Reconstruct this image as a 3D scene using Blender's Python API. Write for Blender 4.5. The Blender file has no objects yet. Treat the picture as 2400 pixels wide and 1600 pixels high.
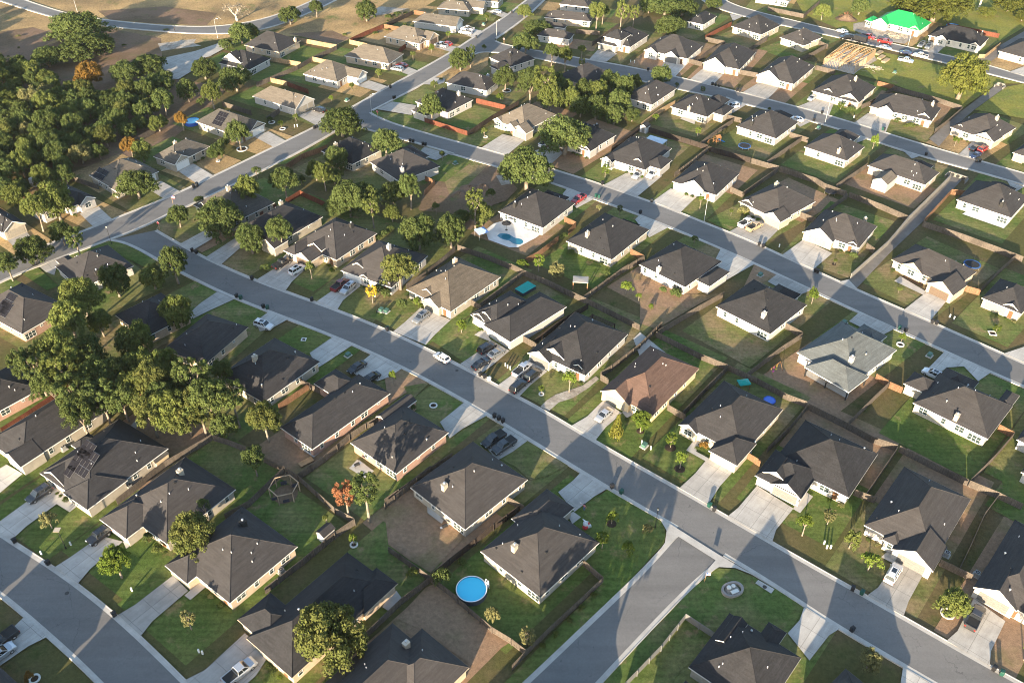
import bpy, bmesh, math, random
from mathutils import Vector, Matrix, Euler
from mathutils.geometry import tessellate_polygon
SC=bpy.context.scene
COL=SC.collection
rad=math.radians
# ---------- camera, sky, sun, exposure ----------
cam=bpy.data.cameras.new('camera');cam.sensor_width=36;cam.lens=31.575;cam.clip_start=1;cam.clip_end=5000
co=bpy.data.objects.new('camera',cam);COL.objects.link(co)
co.matrix_world=Matrix.Translation((0,0,132))@Matrix.Rotation(rad(90-38.692),4,'X')@Matrix.Rotation(rad(.29),4,'Z')
SC.camera=co
SUN_EL=rad(11);SUN_DIR=rad(69.5)      # elevation; direction the shadows run
world=bpy.data.worlds.new('World');SC.world=world;world.use_nodes=True
wn=world.node_tree;wn.nodes.clear()
sky=wn.nodes.new('ShaderNodeTexSky');sky.sky_type='NISHITA';sky.sun_disc=False
sky.sun_elevation=SUN_EL;sky.sun_rotation=rad(200.5);sky.air_density=1.0;sky.dust_density=.9;sky.ozone_density=1.4
bg=wn.nodes.new('ShaderNodeBackground');bg.inputs[1].default_value=.128
wo=wn.nodes.new('ShaderNodeOutputWorld');wn.links.new(sky.outputs[0],bg.inputs[0]);wn.links.new(bg.outputs[0],wo.inputs[0])
sl=bpy.data.lights.new('sun','SUN');sl.energy=5;sl.angle=rad(.5);sl.color=(1,.83,.60)
so=bpy.data.objects.new('sun',sl);COL.objects.link(so)
so.rotation_euler=Vector((math.cos(SUN_DIR)*math.cos(SUN_EL),math.sin(SUN_DIR)*math.cos(SUN_EL),-math.sin(SUN_EL))).to_track_quat('-Z','Y').to_euler()
VS=SC.view_settings;VS.view_transform='Standard';VS.look='None';VS.exposure=2.02;VS.gamma=1
SC.cycles.filter_width=1.05;SC.cycles.max_bounces=5;SC.cycles.diffuse_bounces=2;SC.cycles.glossy_bounces=2;SC.cycles.transmission_bounces=2;SC.cycles.transparent_max_bounces=4
R=random.Random(11)
# ---------- data: measured positions in metres ----------
HOUSES=[('red brick house, charcoal roof with solar panels, second from left, above bottom-left street',-113.51,163.13,1.0058, 'd', 'r', 'n', 'g', 'o',[('h',0.0,0.0,12.62,18.51,2.8, '')],
[],
[(3.83,9.82,3,3),(1.85,9.71,4,3)]),('red brick house, charcoal roof, first from left, above bottom-left street',-107.8,136.27,0.8952, 'd', 'r', 'b', 'g', 'g',[('h',0.0,0.0,10.36,12.71,2.8, '')],
[],
[]),('cream house, charcoal roof, third from left, above bottom-left street',-95.69,121.66,0.968, 'd', 'c', 'f', 'G', 'o',[('h',0.0,0.0,19.64,12.09,2.8, ''),('g',-0.45,-0.1,4.55,5.89,2.8, 'f')],
[],
[]),('cream house, charcoal roof with solar panels, fourth from left, above bottom-left street',-78.8,111.3,0.9843, 'd', 'c', 'f', 'G', 'b',[('h',0.0,0.0,18.39,15.27,2.8, ''),('g',0.45,7.61,6.45,14.85,2.8, 'f'),('h',-0.63,-0.36,8.37,7.16,2.8, 'f'),('h',8.09,13.87,12.2,16.94,2.8, '')],
[],
[(5.27,7.23,5,3),(6.94,8.03,3,2),(3.36,8.84,2,2)]),('cream house, charcoal roof and chimney, fifth from left, above bottom-left street',-61.72,102.79,0.9589, 'd', 'c', 'f', 'G', 'g',[('h',0.0,0.0,16.01,14.69,2.8, ''),('h',-3.5,6.83,5.5,14.72,2.8, 'f')],
[(10.82,8.42,6.18)],
[]),('tan brick house, charcoal roof and chimney, sixth from left, above bottom-left street',-47.35,90.4,0.9174, 'd', 't', 'f', 'G', 'g',[('h',0.0,0.0,15.09,15.19,2.8, ''),('h',-1.96,8.96,8.04,15.25,2.8, 'f')],
[(11.28,9.41,5.28)],
[]),('tan brick house, charcoal roof, seventh from left, above bottom-left street',-34.22,76.75,0.8967, 'd', 't', 'f', 'G', 'g',[('h',0.0,0.0,22.29,11.27,2.8, ''),('h',1.3,6.86,8.19,15.22,2.8, ''),('h',15.19,-0.4,23.19,4.82,2.8, 'b')],
[],
[]),('tan brick house, charcoal roof and chimney, eighth from left, above bottom-left street',-22.48,62.83,0.8532, 'd', 't', 'f', 'G', 'b',[('h',0.0,0.0,19.99,13.53,2.8, ''),('h',10.5,-1.59,22.5,9.14,2.8, 'b')],
[(17.93,7.87,4.14)],
[]),('cream house, charcoal roof, on the grassy corner at the bottom right',38.18,70.7,0.8742, 'd', 'c', 'b', 'g', 'g',[('h',0.0,0.0,13.09,12.96,2.8, ''),('d',6.42,9.38,12.42,11.93,3.8, 'f'),('h',7.78,3.9,15.78,7.13,2.8, 'b')],
[],
[]),('white house, charcoal roof and chimney, first from left, near side, middle street',-107.0,181.36,0.8007, 'd', 'w', 'n', 'g', 'g',[('h',0.0,0.0,14.21,14.05,2.8, ''),('h',1.23,10.47,4.77,16.56,2.8, ''),('h',9.06,8.28,11.92,13.38,2.8, '')],
[(5.47,1.37,3.69)],
[]),('tan brick house, charcoal roof, second from left, near side, middle street',-84.67,161.99,0.8538, 'd', 't', 'b', 'g', 'o',[('h',0.0,0.0,12.25,13.08,2.8, '')],
[],
[]),('tan brick house, charcoal roof, third from left, near side, middle street',-68.26,152.63,1.1277, 'd', 't', 'b', 'g', 'o',[('h',0.0,0.0,15.04,12.22,2.8, '')],
[],
[]),('cream house, charcoal roof and chimney, fourth from left, near side, middle street',-52.53,140.16,0.9508, 'd', 'c', 'b', 'G', 'g',[('h',0.0,0.0,16.65,14.7,2.8, ''),('h',9.11,7.27,16.11,12.72,2.8, 'b')],
[(5.85,8.16,6.6)],
[]),('red brick house, charcoal roof, fifth from left, near side, middle street',-39.83,126.47,0.885, 'd', 'r', 'b', 'o', 'b',[('h',0.0,0.0,21.81,9.9,2.8, ''),('h',13.41,7.16,19.78,15.1,2.8, '')],
[],
[]),('red brick house, charcoal roof, sixth from left, near side, middle street',-22.32,120.03,0.8815, 'd', 'r', 'b', 'g', 'g',[('h',0.0,0.0,14.89,13.19,2.8, ''),('g',8.61,11.79,17.61,14.81,2.8, 'f')],
[],
[]),('cream house, charcoal roof and chimney, seventh from left, near side, middle street',-8.38,106.34,0.8197, 'd', 'c', 'b', 'o', 'b',[('h',0.0,0.0,16.94,15.03,2.8, '')],
[(3.13,8.62,4.84)],
[]),('cream house, charcoal roof and chimney, eighth from left, near side, middle street',5.0,91.84,0.8228, 'd', 'c', 'b', 'G', 'G',[('h',0.0,0.0,16.06,14.25,2.8, ''),('h',9.22,8.53,19.22,15.37,2.8, 'b')],
[(3.24,8.96,4.91)],
[]),('cream house, taupe roof and chimney, first from left, far side, middle street',-77.56,211.86,0.8848, 't', 'c', 'f', 'b', 'g',[('h',0.0,0.0,15.53,16.81,2.8, ''),('g',0.83,11.09,4.83,16.13,2.8, 'f'),('d',2.99,10.73,5.99,14.69,3.4, 'f')],
[(7.09,8.51,7.41)],
[]),('cream house, charcoal roof and chimney, second from left, far side, middle street',-63.31,201.13,0.9619, 'd', 'c', 'f', 'o', 'g',[('h',0.0,0.0,18.5,14.44,2.8, ''),('g',-0.78,-1.17,4.22,4.71,2.8, 'f')],
[(13.15,10.23,5.52)],
[]),('tan brick house, charcoal roof and chimney, third from left, far side, middle street',-45.57,194.58,0.9767, 'd', 't', 'f', 'g', 'g',[('h',0.0,0.0,15.98,14.95,2.8, ''),('h',-4.51,10.21,4.49,14.64,2.8, 'f'),('g',-4.61,4.91,1.39,10.72,2.8, 'f'),('d',-0.13,5.07,4.87,9.92,3.8, 'f')],
[(11.07,4.42,5.67)],
[]),('white house, charcoal roof and chimney, fourth from left, far side, middle street',-30.0,182.4,1.0714, 'd', 'w', 'f', 'o', 'o',[('h',0.0,0.0,16.59,15.79,2.8, ''),('d',2.07,9.09,6.07,14.25,3.6, 'f'),('g',0.22,7.17,3.22,10.09,2.8, 'f'),('g',0.7,0.27,5.7,4.5,2.8, 'f')],
[(8.98,6.6,7.09)],
[]),('cream house, tan roof and chimney, fifth from left, far side, middle street',-14.73,172.54,0.8967, 'n', 'c', 'f', 'g', 'g',[('h',0.0,0.0,18.93,14.73,2.8, ''),('g',-0.89,3.08,4.11,8.74,2.8, 'f'),('d',1.38,7.28,5.38,10.8,3.6, 'f')],
[(13.03,10.05,5.84)],
[]),('white house, charcoal roof, sixth from left, far side, middle street',-3.47,165.18,0.7926, 'd', 'w', 'f', 'g', 'o',[('h',0.0,0.0,13.7,9.33,2.8, ''),('h',-0.78,-5.07,18.55,3.9,2.8, ''),('g',0.29,4.29,3.29,8.87,2.8, 'f'),('d',1.23,3.27,5.23,7.52,3.5, 'f')],
[],
[]),('white house, charcoal roof, seventh from left, far side, middle street',16.15,149.41,0.941, 'd', 'w', 'f', 'g', 'o',[('h',0.0,0.0,18.39,14.59,2.8, ''),('g',-1.18,8.72,5.82,14.74,2.8, 'f'),('d',0.93,6.29,5.93,12.11,3.6, 'f'),('g',0.89,0.4,4.89,4.6,2.8, 'f')],
[],
[]),('sandy house, brown roof, eighth from left, far side, middle street',29.47,136.84,0.8969, 'b', 'y', 'f', 'G', 'g',[('h',0.0,0.0,19.47,12.73,2.8, ''),('g',-0.6,5.5,4.4,12.86,2.8, 'f')],
[],
[]),('cream house, charcoal roof, ninth from left, far side, middle street',45.76,125.33,0.8712, 'd', 'c', 'f', 'G', 'o',[('h',0.0,0.0,17.75,14.15,2.8, ''),('h',-3.02,-0.67,4.98,5.79,2.8, 'f'),('g',-0.6,9.95,3.4,14.28,2.8, 'f')],
[],
[]),('white house, charcoal roof, tenth from left, far side, middle street',63.95,114.5,0.9008, 'd', 'w', 'f', 'G', 'b',[('h',0.0,0.0,14.84,15.44,2.8, ''),('h',-5.91,6.97,3.09,16.51,2.8, 'f'),('g',-6.09,6.94,-2.09,13.26,2.8, 'f'),('d',-4.87,10.43,0.13,15.58,3.5, 'f')],
[],
[]),('white house, charcoal roof, eleventh from left, far side, middle street',74.73,99.66,0.8727, 'd', 'w', 'f', 'o', 'b',[('h',0.0,0.0,19.18,12.88,2.8, ''),('g',-2.17,-0.6,4.83,6.88,2.8, 'f'),('h',-1.06,6.05,3.94,9.04,2.8, 'f')],
[],
[]),('white house, charcoal roof, twelfth from left, far side, middle street',86.93,88.31,0.838, 'd', 'w', 'f', 'b', 'b',[('h',0.0,0.0,19.89,9.46,2.8, ''),('g',-0.39,2.4,5.61,9.55,2.8, 'f')],
[],
[]),('cream house, charcoal roof and chimney, first from left, near side, upper street',-48.96,247.12,0.8919, 'd', 'c', 'b', 'g', 'o',[('h',0.0,0.0,13.01,14.1,2.8, '')],
[(2.66,9.93,4.53)],
[]),('white house, charcoal roof and chimney, second from left, near side, upper street',-33.49,236.64,0.7057, 'd', 'w', 'b', 'g', 'o',[('h',0.0,0.0,14.92,15.87,2.8, ''),('h',10.35,7.36,16.35,17.1,2.8, 'b')],
[(2.62,2.25,4.26)],
[]),('white house, charcoal roof and chimney, third from left, near side, upper street',8.3,210.9,0.9567, 'd', 'w', 'b', 'g', 'b',[('h',0.0,0.0,16.45,15.14,2.8, ''),('h',11.41,3.05,18.41,10.7,2.8, 'b')],
[(2.65,11.18,4.52)],
[]),('cream house, charcoal roof and chimney, fourth from left, near side, upper street',25.8,195.44,0.911, 'd', 'c', 'b', 'g', 'G',[('h',0.0,0.0,18.8,14.57,2.8, ''),('h',12.34,3.21,19.34,8.83,2.8, 'b')],
[(3.05,9.87,4.78)],
[]),('white house, charcoal roof and chimney, fifth from left, near side, upper street',43.06,183.24,0.802, 'd', 'w', 'b', 'o', 'b',[('h',0.0,0.0,16.17,14.47,2.8, ''),('h',4.5,-4.22,13.5,-0.26,2.8, 'f')],
[(0.6,8.72,3.19)],
[]),('white house, charcoal roof and chimney, sixth from left, near side, upper street',60.11,164.5,0.7867, 'd', 'w', 'b', 'o', 'o',[('h',0.0,0.0,16.41,15.23,2.8, ''),('h',10.15,3.31,19.15,9.71,2.8, 'b')],
[(2.65,3.84,4.52)],
[]),('white house, grey-green roof and chimney, seventh from left, near side, upper street',74.21,147.03,0.7199, 'l', 'w', 'b', 'g', 'b',[('h',0.0,0.0,18.08,14.41,2.8, ''),('p',-3.0,-0.93,5.0,10.26,2.8, 'f'),('h',14.97,4.16,20.97,10.29,2.8, 'b')],
[(3.85,3.47,5.06)],
[]),('cream house, charcoal roof and chimney, eighth from left, near side, upper street',96.79,130.34,0.8144, 'd', 'c', 'b', 'g', 'G',[('h',0.0,0.0,13.68,15.79,2.8, ''),('h',4.59,14.23,10.1,19.98,2.8, ''),('h',8.46,8.25,16.46,15.4,2.8, 'b'),('h',12.09,0.15,18.09,2.94,2.8, 'b')],
[(0.81,7.05,3.33)],
[]),('white house, charcoal roof, ninth from left, near side, upper street',109.11,124.43,0.8326, 'd', 'w', 'b', 'g', 'g',[('h',0.0,0.0,12.54,8.74,2.8, '')],
[],
[]),('white house, charcoal roof, tenth from left, near side, upper street',105.88,115.13,0.7909, 'd', 'w', 'b', 'g', 'g',[('h',0.0,0.0,13.86,8.86,2.8, '')],
[],
[]),('cream house, taupe roof, first from left, far side, upper street',3.98,270.48,0.8865, 't', 'c', 'f', 'g', 'b',[('h',0.0,0.0,16.51,13.51,2.8, ''),('g',-0.1,9.61,3.9,13.75,2.8, 'f'),('g',-1.33,-1.39,2.67,4.81,2.8, 'f'),('d',-1.88,2.62,1.12,6.98,3.3, 'f')],
[],
[]),('white house, charcoal roof and chimney, second from left, far side, upper street',23.98,256.59,0.8873, 'd', 'w', 'f', 'b', 'b',[('h',0.0,0.0,14.85,14.62,2.8, ''),('g',0.09,-0.25,4.09,4.91,2.8, 'f')],
[(14.25,7.39,3.19)],
[]),('white house, charcoal roof, third from left, far side, upper street',39.99,244.41,0.9662, 'd', 'w', 'f', 'g', 'o',[('h',0.0,0.0,17.78,14.47,2.8, ''),('h',3.09,-3.76,10.58,2.24,2.8, 's'),('d',1.84,1.5,5.84,5.92,3.4, 'f'),('g',-1.51,10.51,2.49,14.73,2.8, 'f')],
[],
[]),('white house, charcoal roof, fourth from left, far side, upper street',58.81,229.32,0.9566, 'd', 'w', 'f', 'g', 'b',[('h',0.0,0.0,16.17,14.23,2.8, ''),('d',-0.26,3.61,6.74,11.11,3.0, 'f')],
[],
[]),('cream house, charcoal roof and chimney, fifth from left, far side, upper street',74.09,215.13,0.7137, 'd', 'c', 'f', 'g', 'b',[('h',0.0,0.0,16.73,14.36,2.8, ''),('g',0.47,9.3,4.47,14.09,2.8, 'f'),('g',-0.56,-0.45,4.44,5.37,2.8, 'f')],
[(10.71,9.88,5.71)],
[]),('cream house, charcoal roof and chimney, sixth from left, far side, upper street',91.91,201.65,0.9279, 'd', 'c', 'f', 'o', 'g',[('h',0.0,0.0,13.9,14.92,2.8, ''),('g',-1.52,6.59,4.48,15.16,2.8, 'f'),('g',0.4,0.4,4.4,3.47,2.8, 'f')],
[(13.3,3.46,3.19)],
[]),('tan brick house, charcoal roof, seventh from left, far side, upper street',109.86,183.14,0.7046, 'd', 't', 'f', 'o', 'o',[('h',0.0,0.0,11.69,17.15,2.8, ''),('g',-0.23,8.3,4.77,14.43,2.8, 'f'),('g',-2.83,-1.47,4.17,5.67,2.8, 'f')],
[],
[]),('cream house, charcoal roof, eighth from left, far side, upper street',122.26,172.78,0.8039, 'd', 'c', 'f', 'g', 'g',[('h',0.0,0.0,11.59,9.52,2.8, ''),('d',5.46,3.48,9.46,7.14,3.4, 'f'),('g',0.41,0.61,3.41,5.01,2.8, 'f')],
[],
[]),('white house, charcoal roof and chimney, third from left, near side, far street',-1.1,324.4,0.7146, 'd', 'w', 'b', 'o', 'o',[('h',0.0,0.0,12.49,12.48,2.8, ''),('h',-5.47,0.94,1.52,5.47,2.8, '')],
[(3.23,3.98,4.9)],
[]),('white house, charcoal roof and chimney, second from left, near side, far street',-9.3,302.59,1.1285, 'd', 'w', 'n', 'o', 'o',[('h',0.0,0.0,10.17,16.64,2.8, '')],
[(9.57,4.43,3.19)],
[]),('white house, charcoal roof and chimney, first from left, near side, far street',-22.09,284.23,0.9167, 'd', 'w', 'n', 'g', 'g',[('h',0.0,0.0,13.57,14.78,2.8, ''),('h',-6.13,3.77,2.99,10.85,2.8, '')],
[(9.7,3.28,4.93)],
[]),('tan brick house, charcoal roof, fourth from left, near side, far street',25.39,307.36,0.8103, 'd', 't', 'b', 'o', 'o',[('h',0.0,0.0,15.54,12.93,2.8, '')],
[],
[]),('white house, charcoal roof, fifth from left, near side, far street',47.65,291.41,0.9362, 'd', 'w', 'b', 'o', 'o',[('h',0.0,0.0,17.59,11.11,2.8, '')],
[],
[]),('cream house, charcoal roof and chimney, sixth from left, near side, far street',64.99,281.89,0.9326, 'd', 'c', 'b', 'g', 'o',[('h',0.0,0.0,12.61,13.9,2.8, ''),('h',4.33,-3.96,12.33,0.26,2.8, 'f'),('h',11.55,0.11,17.55,6.53,2.8, 'b')],
[(0.6,7.21,3.19)],
[]),('white house, charcoal roof and chimney, seventh from left, near side, far street',84.49,266.07,0.8786, 'd', 'w', 'b', 'g', 'o',[('h',0.0,0.0,15.98,14.4,2.8, ''),('h',11.51,3.6,19.51,10.26,2.8, 'b')],
[(1.87,9.9,4.01)],
[]),('cream house, charcoal roof and chimney, eighth from left, near side, far street',102.82,251.02,0.8475, 'd', 'c', 'b', 'g', 'g',[('h',0.0,0.0,12.83,14.32,2.8, ''),('h',11.07,4.44,19.07,11.56,2.8, 'b')],
[(1.62,3.66,3.85)],
[]),('cream house, charcoal roof, ninth from left, near side, far street',121.61,236.02,0.8284, 'd', 'c', 'b', 'o', 'b',[('h',0.0,0.0,10.62,17.97,2.8, ''),('h',7.65,3.13,13.65,8.98,2.8, 'b')],
[],
[]),('white house, charcoal roof and chimney, tenth from left, near side, far street',139.06,217.51,0.8456, 'd', 'w', 'b', 'g', 'g',[('h',0.0,0.0,15.37,15.2,2.8, ''),('h',10.08,4.52,18.08,11.45,2.8, 'b')],
[(2.2,3.9,4.23)],
[]),('white two-storey house with grey roof and three garage doors, far street',45.49,344.97,0.9886, 'd', 'w', 'f', 'o', 'o',[('h',0.0,0.0,16.16,12.03,2.8, ''),('h',-2.8,4.81,2.2,13.22,2.8, 'f'),('h',-2.07,3.0,5.93,10.95,5.4, 'f')],
[],
[]),('pale stone house, charcoal roof, second from left, beyond far street',66.06,333.23,1.0363, 'd', 's', 'f', 'b', 'b',[('h',0.0,0.0,15.94,17.89,2.8, ''),('g',-1.07,12.04,2.93,17.54,2.8, 'f'),('g',-1.3,3.23,3.7,9.46,2.8, 'f')],
[],
[]),('cream house, charcoal roof, third from left, beyond far street',83.85,322.99,1.0611, 'd', 'c', 'f', 'b', 'b',[('h',0.0,0.0,20.12,14.29,2.8, ''),('g',-0.73,5.26,6.27,14.12,2.8, 'f')],
[],
[]),('cream house, charcoal roof, fourth from left, beyond far street',100.66,309.72,0.9492, 'd', 'c', 'f', 'b', 'g',[('h',0.0,0.0,20.82,14.38,2.8, ''),('g',-0.28,5.3,3.72,14.28,2.8, 'f')],
[],
[]),('cream house, charcoal roof and chimney, fifth from left, beyond far street',118.72,293.71,0.904, 'd', 'c', 'f', 'g', 'g',[('h',0.0,0.0,17.73,16.59,2.8, ''),('g',1.29,8.37,7.29,14.15,2.8, 'f'),('g',0.59,-0.42,5.59,7.11,2.8, 'f')],
[(9.79,5.5,6.38)],
[]),('cream house, charcoal roof and chimney, sixth from left, beyond far street',139.26,279.54,0.9729, 'd', 'c', 'f', 'o', 'b',[('h',0.0,0.0,12.43,20.66,2.8, ''),('g',-0.7,12.17,4.3,17.98,2.8, 'f'),('g',0.95,0.14,5.95,5.83,2.8, 'f')],
[(9.07,2.5,4.42)],
[]),('cream house, charcoal roof and chimney, seventh from left, beyond far street',153.46,264.42,0.7216, 'd', 'c', 'f', 'y', 'g',[('h',0.0,0.0,16.02,14.43,2.8, ''),('g',1.38,9.84,5.38,14.09,2.8, 'f'),('g',-0.04,-0.29,5.96,6.56,2.8, 'f')],
[(9.79,4.68,5.85)],
[]),('cream house, charcoal roof, eighth from left, beyond far street',164.73,248.86,0.7657, 'd', 'c', 'f', 'g', 'g',[('h',0.0,0.0,17.89,11.7,2.8, '')],
[],
[]),('cream house, charcoal roof, fourth from left, along farthest street',113.56,348.12,0.7093, 'd', 'c', 'b', 'g', 'g',[('h',0.0,0.0,13.19,10.97,2.8, ''),('h',-0.46,-0.76,4.67,3.52,2.8, '')],
[],
[]),('cream house, charcoal roof, second from left, along farthest street',99.63,359.15,0.8205, 'd', 'c', 'b', 'g', 'o',[('h',0.0,0.0,15.15,13.97,2.8, '')],
[],
[]),('white house, charcoal roof, first from left, along farthest street',78.2,370.31,0.9594, 'd', 'w', 'b', 'g', 'o',[('h',0.0,0.0,12.8,7.51,2.8, '')],
[],
[]),('unfinished white house under a bright green underlay roof near the top right',165.03,364.27,0.867, 'g', 'w', 'f', 'y', 'y',[('h',0.0,0.0,12.94,18.94,2.8, ''),('g',-2.14,12.53,2.86,19.25,2.8, 'f'),('g',0.49,0.26,4.49,4.58,2.8, 'f'),('h',-2.5,19.06,3.5,22.08,2.8, 'f')],
[],
[]),('pale stone house, charcoal roof and chimney, sixth from left, along farthest street',182.89,347.29,0.917, 'd', 's', 'f', 'g', 'g',[('h',0.0,0.0,12.03,20.16,2.8, ''),('g',-1.66,12.23,2.34,17.27,2.8, 'f'),('g',-0.04,0.39,2.96,4.04,2.8, 'f')],
[(8.56,2.47,4.41)],
[]),('cream house, charcoal roof, seventh from left, along farthest street',197.52,333.36,0.7717, 'd', 'c', 'f', 'y', 'y',[('h',0.0,0.0,18.42,13.39,2.8, ''),('g',2.32,9.07,6.32,12.82,2.8, 'f')],
[],
[]),('white house, charcoal roof, third from left, along farthest street',120.19,400.37,1.1352, 'd', 'w', 'b', 'y', 'g',[('h',0.0,0.0,12.15,14.56,2.8, '')],
[],
[]),('cream house, charcoal roof, first from left, left of diagonal avenue',-137.94,207.18,0.9018, 'd', 'c', 's', 'y', 'y',[('h',0.0,0.0,6.36,13.44,2.8, ''),('g',0.25,-0.5,6.61,7.5,2.8, 's')],
[],
[]),('white house, charcoal roof, second from left, left of diagonal avenue',-124.65,220.11,0.9926, 'd', 'w', 's', 'y', 'y',[('h',0.0,0.0,8.14,13.9,2.8, ''),('g',2.62,-1.09,7.92,7.91,2.8, 's'),('g',-6.28,2.71,-2.39,8.71,2.8, 's')],
[],
[]),('cream house, taupe roof with solar panels, third from left, left of diagonal avenue',-115.53,230.81,0.8886, 't', 'c', 's', 'o', 'y',[('h',0.0,0.0,14.61,14.09,2.8, ''),('g',-0.35,-1.03,4.76,2.97,2.8, 's')],
[],
[(1.02,8.69,3,3),(1.58,11.18,2,2)]),('cream house, taupe roof and chimney, fourth from left, left of diagonal avenue',-102.86,246.62,1.0141, 't', 'c', 's', 'y', 'g',[('h',0.0,0.0,14.21,9.69,2.8, ''),('g',-0.3,-0.29,6.0,4.71,2.8, 's')],
[(8.51,9.09,3.19)],
[]),('cream house, taupe roof with solar panels, fifth from left, left of diagonal avenue',-87.87,265.49,0.9946, 't', 'c', 's', 'y', 'g',[('h',0.0,0.0,11.73,20.27,2.8, ''),('g',5.13,-0.05,11.84,5.95,2.8, 's')],
[],
[(3.1,11.28,4,3)]),('white house, taupe roof, sixth from left, left of diagonal avenue',-74.11,286.64,1.0122, 't', 'w', 's', 'o', 'g',[('h',0.0,0.0,9.59,19.67,2.8, ''),('g',0.08,-0.4,9.78,3.6,2.8, 's')],
[],
[]),('white house, taupe roof, seventh from left, left of diagonal avenue',-63.24,309.8,1.0891, 't', 'w', 's', 'y', 'g',[('h',0.0,0.0,13.08,15.39,2.8, ''),('g',6.19,-4.7,12.28,3.3,2.8, 's')],
[],
[]),('tan brick house, taupe roof, eighth from left, left of diagonal avenue',-46.45,326.84,1.1589, 't', 't', 's', 'g', 'g',[('h',0.0,0.0,11.03,19.6,2.8, '')],
[],
[]),('tan brick house, taupe roof, ninth from left, left of diagonal avenue',-36.76,347.16,1.0716, 't', 't', 's', 'y', 'y',[('h',0.0,0.0,11.41,16.96,2.8, ''),('g',4.58,-1.51,11.96,2.49,2.8, 's'),('g',0.33,0.38,5.75,3.38,2.8, 's')],
[],
[]),('white house, taupe roof, tenth from left, left of diagonal avenue',-23.75,366.38,1.2267, 't', 'w', 's', 'o', 'o',[('h',0.0,0.0,8.1,19.17,2.8, ''),('g',-0.01,-0.3,8.31,4.7,2.8, 's')],
[],
[]),('cream house, taupe roof, eleventh from left, left of diagonal avenue',-18.89,385.7,1.3297, 't', 'c', 's', 'g', 'y',[('h',0.0,0.0,7.55,14.37,2.8, ''),('g',4.68,-5.0,10.85,5.0,2.8, 's')],
[],
[]),('white house, taupe roof, twelfth from left, left of diagonal avenue',-6.54,397.01,1.2672, 't', 'w', 's', 'g', 'y',[('h',0.0,0.0,7.34,13.34,2.8, '')],
[],
[]),('white house, charcoal roof, first from left, at the cul-de-sac',-97.26,320.4,1.1085, 'd', 'w', 'n', 'G', 'G',[('h',0.0,0.0,12.42,14.56,2.8, ''),('d',1.07,4.55,5.07,13.58,4.2, 'f')],
[],
[]),('tan brick house, charcoal roof and chimney, second from left, at the cul-de-sac',-89.93,337.87,1.1208, 'd', 't', 'n', 'G', 'G',[('h',0.0,0.0,13.77,16.92,2.8, '')],
[(11.29,0.6,3.19)],
[]),('white house, charcoal roof, first from left, right of diagonal avenue',22.21,352.86,1.231, 'd', 'w', 'n', 'g', 'b',[('h',0.0,0.0,6.55,13.56,2.8, ''),('h',11.27,5.56,15.14,20.94,2.8, '')],
[],
[]),('tan brick house, charcoal roof, second from left, right of diagonal avenue',31.91,373.36,1.3221, 'd', 't', 'n', 'g', 'g',[('h',0.0,0.0,6.84,19.69,2.8, '')],
[],
[]),('white house, charcoal roof, third from left, right of diagonal avenue',32.28,391.01,1.2437, 'd', 'w', 'n', 'y', 'g',[('h',0.0,0.0,7.47,13.31,2.8, '')],
[],
[])]
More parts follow.
